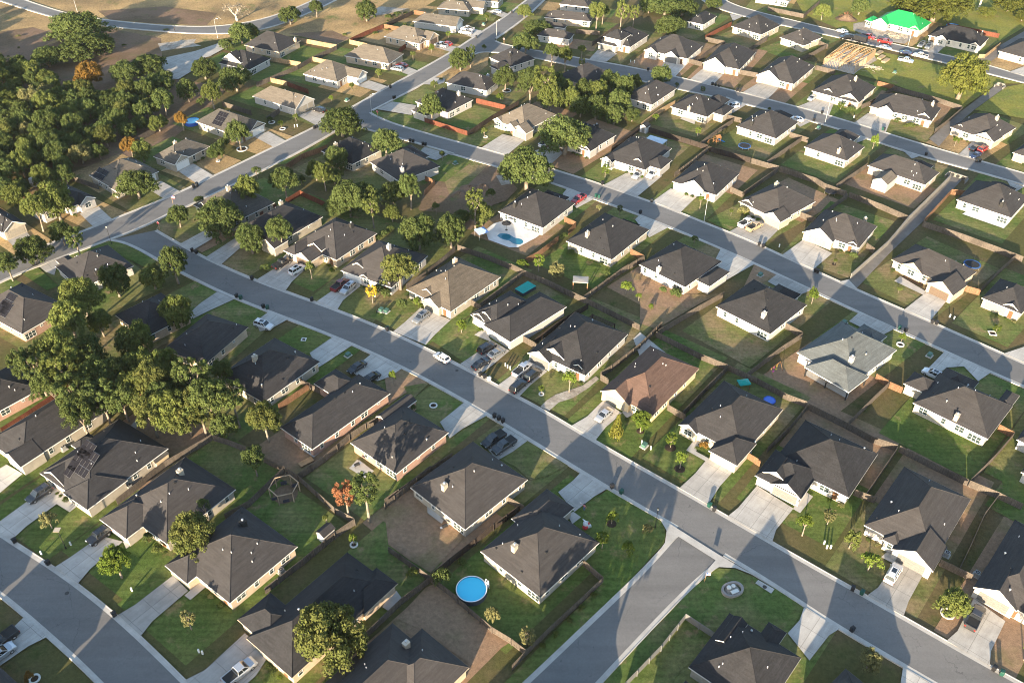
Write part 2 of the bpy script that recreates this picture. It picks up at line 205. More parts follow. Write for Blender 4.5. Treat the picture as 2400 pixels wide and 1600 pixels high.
ROADS=[('middle_street',0.2,[(-98.53,213.09),(-90.11,205.92),(-81.27,199.33),(-76.38,196.02),(-65.59,188.89),(-57.17,184.41),(-48.74,180.07),(-42.78,176.51),(-34.47,171.97),(-28.55,168.18),(-17.49,160.35),(-11.76,156.3),(-3.23,149.08),(1.58,145.19),(6.02,141.92),(6.16,141.95),(12.44,136.3),(17.29,131.99),(25.81,124.55),(32.87,119.1),(32.88,118.99),(40.84,112.07),(48.05,106.06),(55.32,99.91),(55.42,99.81),(61.94,94.45),(66.88,90.32),(72.45,85.64),(77.72,81.08),(81.93,77.95),(87.54,73.48)],
[(-109.88,207.65),(-106.04,207.69),(-103.24,205.52),(-93.44,197.66),(-85.87,191.96),(-74.25,184.08),(-69.35,180.86),(-59.54,175.52),(-54.2,172.71),(-42.34,166.03),(-37.29,163.0),(-32.32,159.84),(-24.98,154.67),(-20.32,151.89),(-10.44,143.52),(-5.64,140.13),(3.47,131.73),(10.0,126.54),(13.76,123.14),(18.61,118.87),(25.03,113.54),(28.38,111.2),(34.9,105.85),(42.48,99.83),(47.86,94.93),(50.43,91.96),(55.25,87.82),(57.08,86.27),(63.59,80.81),(66.09,78.9),(72.41,73.76)]),('upper_street',0.2,[(-51.55,294.28),(-48.27,287.71),(-45.39,283.87),(-31.08,275.71),(-10.53,264.09),(-26.7,273.01),(-10.31,263.79),(-1.88,258.98),(12.3,249.84),(21.39,244.23),(27.34,239.9),(26.89,239.96),(36.6,232.86),(40.8,230.49),(47.96,223.93),(59.95,213.75),(47.99,223.87),(60.12,213.69),(68.0,206.8),(71.98,202.27),(72.04,201.79),(78.81,195.39),(84.05,189.73),(87.32,186.62),(96.41,177.91),(101.32,173.31),(108.07,167.0),(113.8,161.04),(117.18,157.74),(126.34,148.66)],
[(-57.09,280.78),(-50.91,278.36),(-45.03,274.74),(-29.2,265.81),(-20.09,260.2),(-5.41,251.57),(-35.57,268.54),(-20.19,259.52),(-5.54,251.29),(7.14,243.4),(13.3,240.09),(16.12,237.46),(23.82,231.39),(15.82,237.19),(23.86,231.46),(36.29,222.6),(43.62,215.89),(56.3,205.12),(63.89,197.81),(68.69,192.79),(75.78,185.81),(84.78,176.25),(91.85,169.8),(96.66,165.34),(100.36,161.53),(107.96,154.23),(113.44,149.28),(122.53,140.94)]),('far_street',0.2,[(-8.35,361.66),(-7.54,358.02),(-6.91,355.24),(1.67,351.03),(10.87,347.67),(20.95,342.87),(28.87,338.14),(35.76,336.77),(50.88,329.16),(60.24,322.51),(65.33,320.03),(72.66,314.62),(82.17,308.42),(90.39,302.67),(100.07,296.55),(108.44,289.55),(115.71,283.8),(123.6,276.26),(132.96,268.0),(137.14,264.96),(142.07,260.48),(147.43,256.62),(157.43,248.85),(170.51,238.12)],
[(-16.94,340.49),(-15.37,343.89),(-12.34,346.97),(-9.22,347.78),(6.51,342.3),(18.88,333.64),(19.43,334.09),(32.21,326.81),(46.42,318.28),(55.08,313.91),(64.05,307.72),(75.33,303.14),(82.06,298.15),(91.6,291.11),(95.86,288.54),(100.96,285.16),(107.96,279.77),(116.44,271.75),(121.81,266.33),(126.56,260.68),(133.76,256.69),(142.78,250.1),(154.08,241.28),(166.68,230.36)]),('hill_street',0.2,[(93.47,418.99),(93.33,409.92),(93.97,404.06),(109.79,391.15),(114.9,386.86),(125.11,379.41),(134.16,370.78),(147.32,361.04),(157.72,354.01),(168.04,345.48),(178.44,339.47),(181.74,336.23),(187.11,328.29),(190.94,324.7),(205.97,309.96)],
[(83.02,418.82),(83.07,409.76),(85.03,401.04),(93.41,392.01),(107.65,381.4),(112.74,377.53),(127.15,368.16),(132.95,363.28),(145.25,354.43),(156.66,345.9),(163.87,337.63),(177.42,328.69),(188.37,318.87),(203.14,304.23)]),('avenue',0.206,[(-139.37,188.72),(-134.63,196.77),(-131.24,200.18),(-121.58,210.32),(-116.48,214.35),(-112.88,218.76),(-102.06,230.5),(-101.75,230.12),(-98.22,234.33),(-91.23,244.42),(-76.76,263.82),(-74.13,268.11),(-65.42,279.1),(-57.5,292.07),(-57.51,292.42),(-48.76,307.28),(-45.73,311.67),(-38.67,322.78),(-36.15,326.45),(-24.35,345.73),(-22.24,350.38),(-16.85,361.8),(-12.85,368.68),(-4.51,385.78),(-4.63,385.3),(-2.33,389.88),(2.08,401.21),(5.66,408.57),(9.04,416.65)],
[(-135.33,180.24),(-130.62,187.83),(-127.44,192.03),(-123.42,194.58),(-119.49,198.98),(-112.63,206.25),(-105.08,211.04),(-100.13,216.24),(-98.14,222.79),(-94.38,225.88),(-99.77,217.65),(-93.95,226.14),(-85.07,235.76),(-76.54,248.4),(-68.16,259.0),(-58.18,274.67),(-58.27,276.63),(-52.17,287.66),(-42.11,299.85),(-32.68,313.79),(-28.48,321.89),(-22.16,332.47),(-14.09,348.1),(-7.7,358.42),(-2.5,369.21),(2.02,377.85),(6.73,388.64),(11.34,400.39),(13.78,408.7),(16.95,416.78)]),('bottom_street',0.206,[(-3.08,72.46),(2.53,77.65),(13.14,89.26),(17.75,93.63),(23.47,99.38),(26.67,103.35),(28.56,105.71),(31.92,109.55)],
[(9.72,72.53),(14.49,77.71),(21.99,85.97),(28.34,92.59),(33.24,97.46),(35.09,99.33),(39.09,102.1)]),('lower_street',0.2,[(-108.97,116.11),(-94.6,107.45),(-91.51,105.45),(-85.4,102.05),(-81.36,99.56),(-75.83,96.22),(-67.79,90.71),(-61.55,85.8),(-56.49,81.7),(-51.85,77.87),(-47.39,74.2)],
[(-106.99,104.11),(-93.77,97.03),(-88.52,93.89),(-82.43,89.34),(-76.85,85.61),(-70.41,81.04),(-64.78,76.68),(-59.97,72.69)]),('field_road',0.2,[(-255.5,432.43),(-214.97,405.17),(-204.62,395.24),(-191.95,387.09),(-176.98,380.56),(-160.56,376.84),(-136.36,372.01),(-121.87,368.39),(-105.29,376.99),(-93.78,398.33),(-87.93,408.61),(-80.81,425.59)],
[(-270.64,432.19),(-226.01,405.0),(-205.84,386.88),(-190.37,378.38),(-172.77,372.77),(-153.31,368.58),(-124.18,360.29),(-105.02,363.63),(-98.8,369.99),(-86.14,392.81),(-78.0,407.28),(-70.57,424.18)])]
POLYS=[('y',0.004,[(-366.69,488.72),(-58.02,494.27),(-83.48,379.57),(-105.66,366.39),(-138.03,347.9),(-161.73,330.88),(-193.62,328.33),(-258.13,313.16)]),('y',0.006,[(-104.82,362.68),(-97.01,367.77),(-82.91,395.96),(-78.4,422.8),(-19.04,439.92),(-41.09,395.18),(-54.37,378.67),(-66.71,359.54),(-70.61,353.5),(-87.14,362.93)]),('r',0.008,[(-196.49,334.75),(-186.39,350.73),(-167.5,370.56),(-142.53,359.7),(-129.75,320.83),(-103.13,311.19),(-107.35,283.79),(-115.56,252.38),(-157.22,247.1),(-187.08,246.79),(-225.91,319.6)]),('r',0.112,[(-26.32,236.55),(-23.08,241.23),(-12.08,254.65),(-5.89,251.83),(1.52,237.49),(-1.99,230.36),(-5.75,227.81),(-11.53,214.03),(-16.15,215.71),(-19.36,223.37),(-26.92,224.52)]),('G',0.118,[(-24.49,242.57),(-19.82,258.98),(-12.1,255.38),(-20.46,241.26)]),('o',0.124,[(-20.46,241.26),(-12.08,254.65),(-7.6,252.53),(-17.87,230.2)]),('v',0.01,[(130.98,487.7),(300.87,490.7),(269.49,428.32),(214.23,377.33),(180.36,344.21),(159.92,359.07),(135.34,374.9),(125.55,392.1)]),('v',0.112,[(121.92,338.98),(143.7,349.42),(155.65,341.64),(162.57,335.14),(177.1,325.8),(187.45,317.8),(177.78,317.68),(156.43,295.65),(139.66,316.2),(123.69,330.35)]),('v',0.118,[(180.13,314.73),(187.93,317.8),(199.85,305.36),(174.74,287.95),(160.65,294.81)]),('k',0.124,[(143.43,380.19),(148.86,382.92),(164.58,366.0),(157.07,356.97),(147.99,362.49),(141.14,372.38)]),('k',0.126,[(132.23,342.0),(140.96,347.4),(140.89,339.89),(130.04,328.94),(127.14,330.31)]),('G',0.13,[(-76.83,249.65),(-68.07,258.45),(-57.87,274.88),(-60.03,266.13),(-70.35,252.57)]),('o',0.136,[(-98.91,213.25),(-98.67,219.36),(-94.18,225.13),(-89.59,225.49),(-81.83,213.7),(-89.93,206.24)]),('g',0.13,[(14.5,77.77),(28.3,92.22),(34.13,98.12),(36.8,100.13),(40.08,99.98),(43.2,98.17),(45.2,96.57),(47.87,94.89),(50.35,91.91),(46.57,87.0),(38.54,87.16),(27.7,80.28),(22.32,73.55),(10.45,73.48)]),('G',0.136,[(27.61,112.49),(28.71,109.87),(28.65,107.81),(28.05,105.54),(25.86,103.06),(17.76,93.7),(2.53,77.7),(-3.08,72.52),(-5.61,72.5),(16.32,97.09),(12.76,101.77),(16.18,105.72),(11.61,110.28),(14.76,114.83),(18.82,118.73)]),('G',0.13,[(-112.22,205.05),(-109.86,207.53),(-106.02,207.57),(-103.14,205.14),(-93.71,197.55),(-95.67,194.73),(-105.18,200.84),(-111.34,203.44)]),('G',0.131,[(-127.04,191.69),(-123.7,194.47),(-115.01,186.19),(-117.27,184.27),(-124.63,189.98)]),('g',0.13,[(-48.93,291.42),(-34.73,288.08),(-14.39,273.28),(-4.38,275.01),(-10.54,264.52),(-31.12,276.17),(-45.46,284.34)]),('y',0.132,[(-28.43,321.11),(-15.96,343.84),(-9.64,346.2),(-9.74,332.88),(-18.42,314.21)]),('G',0.134,[(-18.64,310.3),(-8.82,328.63),(-9.34,316.31),(-14.21,307.46)]),('k',0.14,[(6.17,142.23),(8.0,140.88),(10.21,143.64),(13.34,145.07),(16.87,148.3),(19.49,151.42),(18.83,152.35),(15.47,149.01),(12.51,147.55),(9.58,146.1),(7.63,144.32)]),('k',0.112,[(-139.25,316.66),(-134.09,321.8),(-131.24,312.79),(-136.83,311.74)]),('k',0.012,[(-138.18,345.6),(-127.7,353.9),(-128.16,358.69),(-134.37,357.39)]),('k',0.114,[(-5.11,245.51),(-2.45,246.23),(-0.11,240.8),(-3.37,239.43)]),('m',0.14,[(100.45,191.48),(104.57,187.63),(105.71,190.06),(103.92,193.0),(101.83,193.48)]),('b',0.116,[(-24.26,113.87),(-19.49,118.59),(-16.04,115.01),(-8.58,106.92),(-14.22,98.85),(-18.35,101.67),(-22.45,105.07)]),('b',0.118,[(33.1,192.67),(43.67,184.06),(49.63,183.65),(53.73,185.09),(46.92,180.39),(34.52,169.71),(30.84,171.82)]),('o',0.14,[(-7.02,132.74),(-1.64,135.03),(3.34,131.87),(11.57,125.17),(7.12,122.2),(3.65,121.02),(0.87,124.51),(-2.43,126.88)]),('b',0.117,[(57.86,185.13),(63.72,197.49),(68.61,192.49),(59.98,186.09)]),('o',0.141,[(-23.89,148.49),(-18.23,149.99),(-21.79,143.89)]),('b',0.138,[(-28.81,153.62),(-24.98,154.6),(-18.72,149.99),(-23.65,145.99),(-26.59,142.47)]),('b',0.118,[(-19.35,89.35),(-14.87,95.75),(-12.66,96.91),(-3.45,87.75),(0.25,85.29),(-5.93,80.48),(-15.32,87.48)]),('drive',0,[(-102.53,122.3),(-100.86,124.37),(-96.54,121.9),(-98.82,116.91),(-100.83,114.43)]),('drive',0,[(-89.87,119.22),(-85.49,116.17),(-90.27,108.67),(-91.56,105.61),(-95.0,107.49),(-95.69,109.93)]),('drive',0,[(-76.1,106.77),(-71.08,105.29),(-72.6,102.82),(-74.82,99.21),(-75.8,96.19),(-81.33,99.52),(-79.31,101.8),(-77.07,104.76)]),('drive',0,[(-59.71,97.9),(-56.11,94.72),(-60.42,88.58),(-61.43,85.76),(-66.62,89.78),(-64.42,91.79)]),('drive',0,[(-44.3,86.38),(-39.31,82.56),(-40.71,78.66),(-44.07,74.55),(-47.81,74.53),(-51.83,77.84),(-49.17,79.57)]),('drive',0,[(-82.38,89.26),(-76.83,85.57),(-79.3,83.73),(-82.35,80.16),(-84.19,78.42),(-87.93,82.68),(-84.85,85.73),(-83.5,86.77)]),('drive',0,[(-90.08,205.84),(-81.24,199.26),(-85.65,202.65),(-80.71,210.63),(-84.75,213.42)]),('drive',0,[(-81.38,199.26),(-76.35,195.95),(-72.84,205.19),(-71.42,211.85),(-75.2,210.12)]),('drive',0,[(-65.62,189.06),(-57.15,184.34),(-56.29,188.42),(-53.57,194.88),(-57.87,199.47),(-60.49,201.02),(-61.98,194.3)]),('drive',0,[(-48.45,180.0),(-42.9,176.44),(-42.04,180.52),(-38.54,186.64),(-39.42,189.05),(-43.61,190.97),(-45.61,184.21)]),('drive',0,[(-28.26,167.99),(-20.11,163.03),(-18.34,166.74),(-14.82,172.71),(-22.58,177.51),(-25.78,171.76)]),('drive',0,[(-11.76,156.24),(-7.19,152.49),(-4.33,155.92),(-0.52,161.03),(-5.02,165.03),(-8.18,160.17)]),('drive',0,[(-3.1,148.96),(1.58,145.13),(4.0,148.9),(7.98,153.74),(3.86,157.91),(0.14,152.55)]),('drive',0,[(12.55,136.25),(17.29,131.94),(19.72,135.81),(23.55,140.15),(19.91,144.25),(16.05,139.09)]),('drive',0,[(32.86,119.06),(37.67,114.8),(40.8,119.54),(44.23,123.6),(39.73,127.15),(36.42,122.81)]),('drive',0,[(40.92,111.98),(48.03,106.02),(49.36,108.82),(53.85,113.98),(48.11,119.76),(43.28,114.05)]),('drive',0,[(61.91,94.42),(66.86,90.29),(68.7,93.24),(73.08,98.71),(69.73,102.01),(64.34,96.12)]),('drive',0,[(72.42,85.61),(77.69,81.05),(79.1,83.83),(83.81,89.43),(80.27,93.97),(74.95,87.48)]),('drive',0,[(-123.24,194.51),(-119.44,198.91),(-118.75,194.29),(-117.92,190.8),(-120.76,192.27)]),('drive',0,[(-59.52,175.45),(-54.16,172.56),(-57.99,168.34),(-59.96,167.9),(-61.86,171.72)]),('drive',0,[(-74.19,183.86),(-69.17,180.7),(-74.22,175.77),(-77.68,172.02),(-79.36,173.31),(-77.0,179.12)]),('drive',0,[(-42.26,165.88),(-37.13,162.86),(-41.67,157.16),(-43.94,154.46),(-46.63,159.86)]),('drive',0,[(-32.29,159.82),(-24.74,154.58),(-27.03,151.82),(-29.75,150.14),(-32.82,151.4),(-36.43,152.86),(-35.28,155.14)]),('drive',0,[(-10.34,143.33),(-5.29,139.2),(-10.2,135.27),(-12.77,132.36),(-15.11,137.2)]),('drive',0,[(-1.53,135.85),(3.34,131.81),(0.2,128.58),(-2.86,126.13),(-6.08,131.33),(-2.76,133.9)]),('drive',0,[(13.73,122.98),(18.68,118.71),(16.0,116.74),(12.02,112.9),(9.1,117.8),(12.22,120.94)]),('drive',0,[(50.33,91.96),(55.23,87.78),(53.15,86.53),(48.69,81.87),(46.33,86.9),(48.96,89.43)]),('drive',0,[(63.55,80.74),(67.05,77.74),(66.24,75.51),(61.76,76.97)]),('drive',0,[(-28.51,264.25),(-20.18,259.28),(-24.02,254.96),(-26.88,256.76),(-29.34,261.58)]),('drive',0,[(16.12,237.37),(23.81,231.3),(18.43,225.94),(14.69,234.09)]),('drive',0,[(36.28,222.52),(43.61,215.81),(37.5,210.35),(34.6,219.81)]),('drive',0,[(56.19,204.87),(63.84,197.63),(54.69,189.88),(52.07,195.84)]),('drive',0,[(68.5,192.77),(75.91,185.93),(71.08,183.06),(65.4,189.54)]),('drive',0,[(84.94,176.45),(92.04,170.34),(87.02,167.02),(81.51,172.91)]),('drive',0,[(100.4,161.55),(108.01,154.1),(104.01,151.16),(102.82,156.22),(98.71,155.81),(94.74,152.39),(93.21,154.25)]),('drive',0,[(-10.13,263.69),(-1.88,258.73),(4.07,269.67),(-3.43,273.57)]),('drive',0,[(4.96,254.54),(10.99,251.15),(16.11,260.57),(12.44,265.09),(7.13,261.98)]),('drive',0,[(27.19,239.67),(36.58,232.77),(45.56,245.49),(42.31,248.94),(36.27,248.88),(31.49,243.97)]),('drive',0,[(40.77,230.02),(47.97,223.78),(53.23,231.6),(55.94,234.51),(47.04,237.69)]),('drive',0,[(60.1,213.61),(67.97,206.72),(73.91,214.6),(70.66,219.22),(67.08,222.76),(63.74,216.81)]),('drive',0,[(71.89,201.82),(78.78,195.32),(85.71,202.9),(79.88,209.92)]),('drive',0,[(96.46,177.71),(101.31,173.34),(108.8,182.04),(104.43,185.04)]),('drive',0,[(113.85,160.9),(119.69,155.21),(124.39,165.51)]),('drive',0,[(-29.04,320.3),(-25.22,319.34),(-25.26,315.65),(-27.51,313.64),(-32.83,313.9)]),('drive',0,[(-42.57,298.81),(-33.7,295.73),(-34.69,287.76),(-47.16,292.44)]),('drive',0,[(75.95,304.44),(82.03,298.04),(75.7,290.81),(72.96,294.32)]),('drive',0,[(51.4,320.31),(55.68,316.01),(52.5,313.99)]),('drive',0,[(94.5,288.5),(100.87,284.28),(96.13,280.03)]),('drive',0,[(111.72,276.42),(116.4,271.65),(111.05,268.05)]),('drive',0,[(124.78,264.73),(129.25,259.49),(125.83,257.61)]),('drive',0,[(149.99,244.19),(153.43,239.84),(148.84,236.17)]),('drive',0,[(28.85,337.87),(35.74,336.49),(40.67,344.89),(33.25,348.61)]),('drive',0,[(54.65,326.45),(60.22,322.39),(65.91,333.5),(58.01,336.65)]),('drive',0,[(65.27,319.71),(72.63,314.51),(78.35,324.16),(71.54,329.83)]),('drive',0,[(82.38,308.12),(90.35,302.56),(97.07,313.34),(89.86,316.71)]),('drive',0,[(99.7,296.62),(108.4,289.45),(113.26,300.24),(108.07,303.89),(103.02,299.2)]),('drive',0,[(115.51,283.77),(123.55,276.15),(128.64,286.23),(122.43,291.36)]),('drive',0,[(141.76,260.6),(145.3,258.19),(154.75,267.76),(150.01,270.05)]),('drive',0,[(163.15,350.38),(165.8,345.82),(171.84,353.61),(166.26,357.49)]),('drive',0,[(187.19,328.6),(192.97,323.14),(199.0,336.61)]),('drive',0,[(93.3,391.45),(98.83,388.51),(93.0,382.37)]),('drive',0,[(-137.26,207.31),(-133.73,211.53),(-128.17,204.67),(-130.84,200.64)]),('drive',0,[(-123.13,221.55),(-119.16,225.55),(-112.8,218.56),(-116.37,214.27)]),('drive',0,[(-109.59,237.13),(-105.87,240.84),(-98.07,234.3),(-102.0,230.35)]),('drive',0,[(-103.1,247.68),(-99.29,251.98),(-91.03,244.33),(-94.74,239.21)]),('drive',0,[(-85.04,271.04),(-80.84,274.71),(-73.96,268.17),(-76.88,263.56)]),('drive',0,[(-73.45,286.95),(-67.54,293.62),(-61.69,285.37),(-65.38,278.91)]),('drive',0,[(-56.68,312.39),(-53.17,317.39),(-45.34,311.75),(-48.57,307.36)]),('drive',0,[(-45.8,328.83),(-42.27,332.61),(-35.95,326.64),(-38.83,322.35)]),('drive',0,[(-31.32,350.7),(-27.91,354.87),(-22.03,350.48),(-24.54,345.37)]),('drive',0,[(-23.12,367.77),(-19.3,372.9),(-12.63,368.8),(-16.83,361.41)]),('drive',0,[(-12.14,393.07),(-7.71,395.94),(-2.45,389.75),(-4.73,384.95)]),('drive',0,[(-135.61,337.37),(-124.43,345.39),(-116.32,355.44),(-111.54,353.72),(-117.41,339.84),(-122.48,335.35),(-120.2,325.76),(-123.09,317.51),(-128.18,318.45),(-134.18,328.73)]),('path',0,[(-71.08,105.29),(-69.94,103.69),(-68.46,105.81),(-69.96,107.32)]),('path',0,[(-56.48,93.71),(-55.2,92.83),(-52.3,96.79),(-53.75,97.94)]),('path',0,[(-8.92,166.86),(-6.68,169.61),(-4.83,168.35),(-5.56,166.26),(-4.48,163.81),(-5.52,164.62)]),('path',0,[(23.58,140.49),(26.01,141.53),(26.34,140.17),(24.45,138.65)]),('path',0,[(35.64,129.26),(38.51,133.36),(39.82,133.05),(37.6,128.97),(39.93,127.0),(39.14,126.24)]),('path',0,[(53.72,113.85),(54.82,112.86),(58.38,117.02),(57.04,118.4)]),('path',0,[(66.99,102.67),(69.43,104.69),(69.73,102.01),(68.55,101.4)]),('path',0,[(11.82,112.9),(13.19,111.58),(11.46,109.95),(10.55,112.36)]),('path',0,[(98.1,190.02),(100.38,192.26),(104.6,185.51),(103.37,184.0)]),('path',0,[(-32.35,123.81),(-28.86,121.21),(-27.27,123.11),(-31.05,126.2)]),('path',0,[(-16.13,114.88),(-15.84,112.45),(-12.99,109.84),(-12.63,110.63)]),('deck',0,[(128.66,223.73),(137.22,216.01),(140.61,219.66),(131.34,226.19)]),('deck',0,[(-7.59,213.82),(-5.24,217.31),(-2.2,219.1),(8.09,212.26),(6.54,210.0),(1.46,205.01),(-0.89,204.99),(-6.56,208.77)]),('path',0,[(-22.0,91.6),(-20.89,90.85),(-18.81,93.38),(-19.92,94.94),(-21.26,93.36)]),('path',0,[(-43.25,129.32),(-39.91,126.75),(-38.32,129.05),(-39.86,130.28)]),('path',0,[(-32.02,123.81),(-30.59,126.06),(-27.38,123.11),(-29.29,121.21)]),('path',0,[(28.58,165.71),(30.44,168.22),(35.8,160.13),(29.43,158.89)]),('path',0,[(-76.55,144.93),(-87.34,114.51),(-83.52,112.17),(-82.26,114.28)]),('path',0,[(27.82,111.84),(37.67,103.02),(43.15,98.53),(40.08,100.11),(37.19,100.3),(34.32,98.24),(31.42,95.58),(36.87,101.8),(30.95,107.07),(26.79,103.56),(28.25,105.67),(28.92,108.46)]),('path',0,[(43.65,97.58),(46.1,95.65),(45.32,94.74),(42.99,96.89)]),('path',0,[(83.88,189.65),(86.54,190.65),(87.5,186.79),(87.01,186.55)]),('path',0,[(65.73,153.06),(72.99,145.14),(74.43,147.63),(67.54,155.33)]),('path',0,[(56.86,285.9),(61.02,281.71),(62.56,286.83),(59.35,290.26)]),('channel',0,[(86.54,190.65),(87.53,186.89),(101.77,203.85),(116.8,220.62),(136.97,244.73),(135.63,249.93),(125.6,236.26),(112.98,222.97),(103.34,209.58)]),('channel',0,[(136.46,271.88),(137.66,266.41),(151.27,284.36),(160.65,294.92),(180.46,315.17),(177.98,317.32),(150.52,288.21)]),('channel',0,[(179.03,340.46),(181.46,336.1),(211.07,365.47),(215.61,375.63)]),('k',0.022,[(-141.98,353.7),(-132.19,357.42),(-124.03,351.59),(-133.76,347.96),(-138.18,345.6)]),('k',0.024,[(-65.12,390.64),(-58.14,399.18),(-45.95,396.52),(-54.66,389.42),(-61.32,386.59)]),('r',0.026,[(-92.05,365.33),(-74.87,369.34),(-66.44,360.77),(-70.7,354.09),(-87.14,362.93)]),('r',0.027,[(-179.68,391.71),(-153.3,397.74),(-127.41,389.72),(-128.14,374.99),(-151.39,376.61),(-171.16,380.94)]),('r',0.028,[(-221.52,361.04),(-199.37,371.38),(-183.76,361.57),(-187.79,343.78),(-204.77,334.64)])]
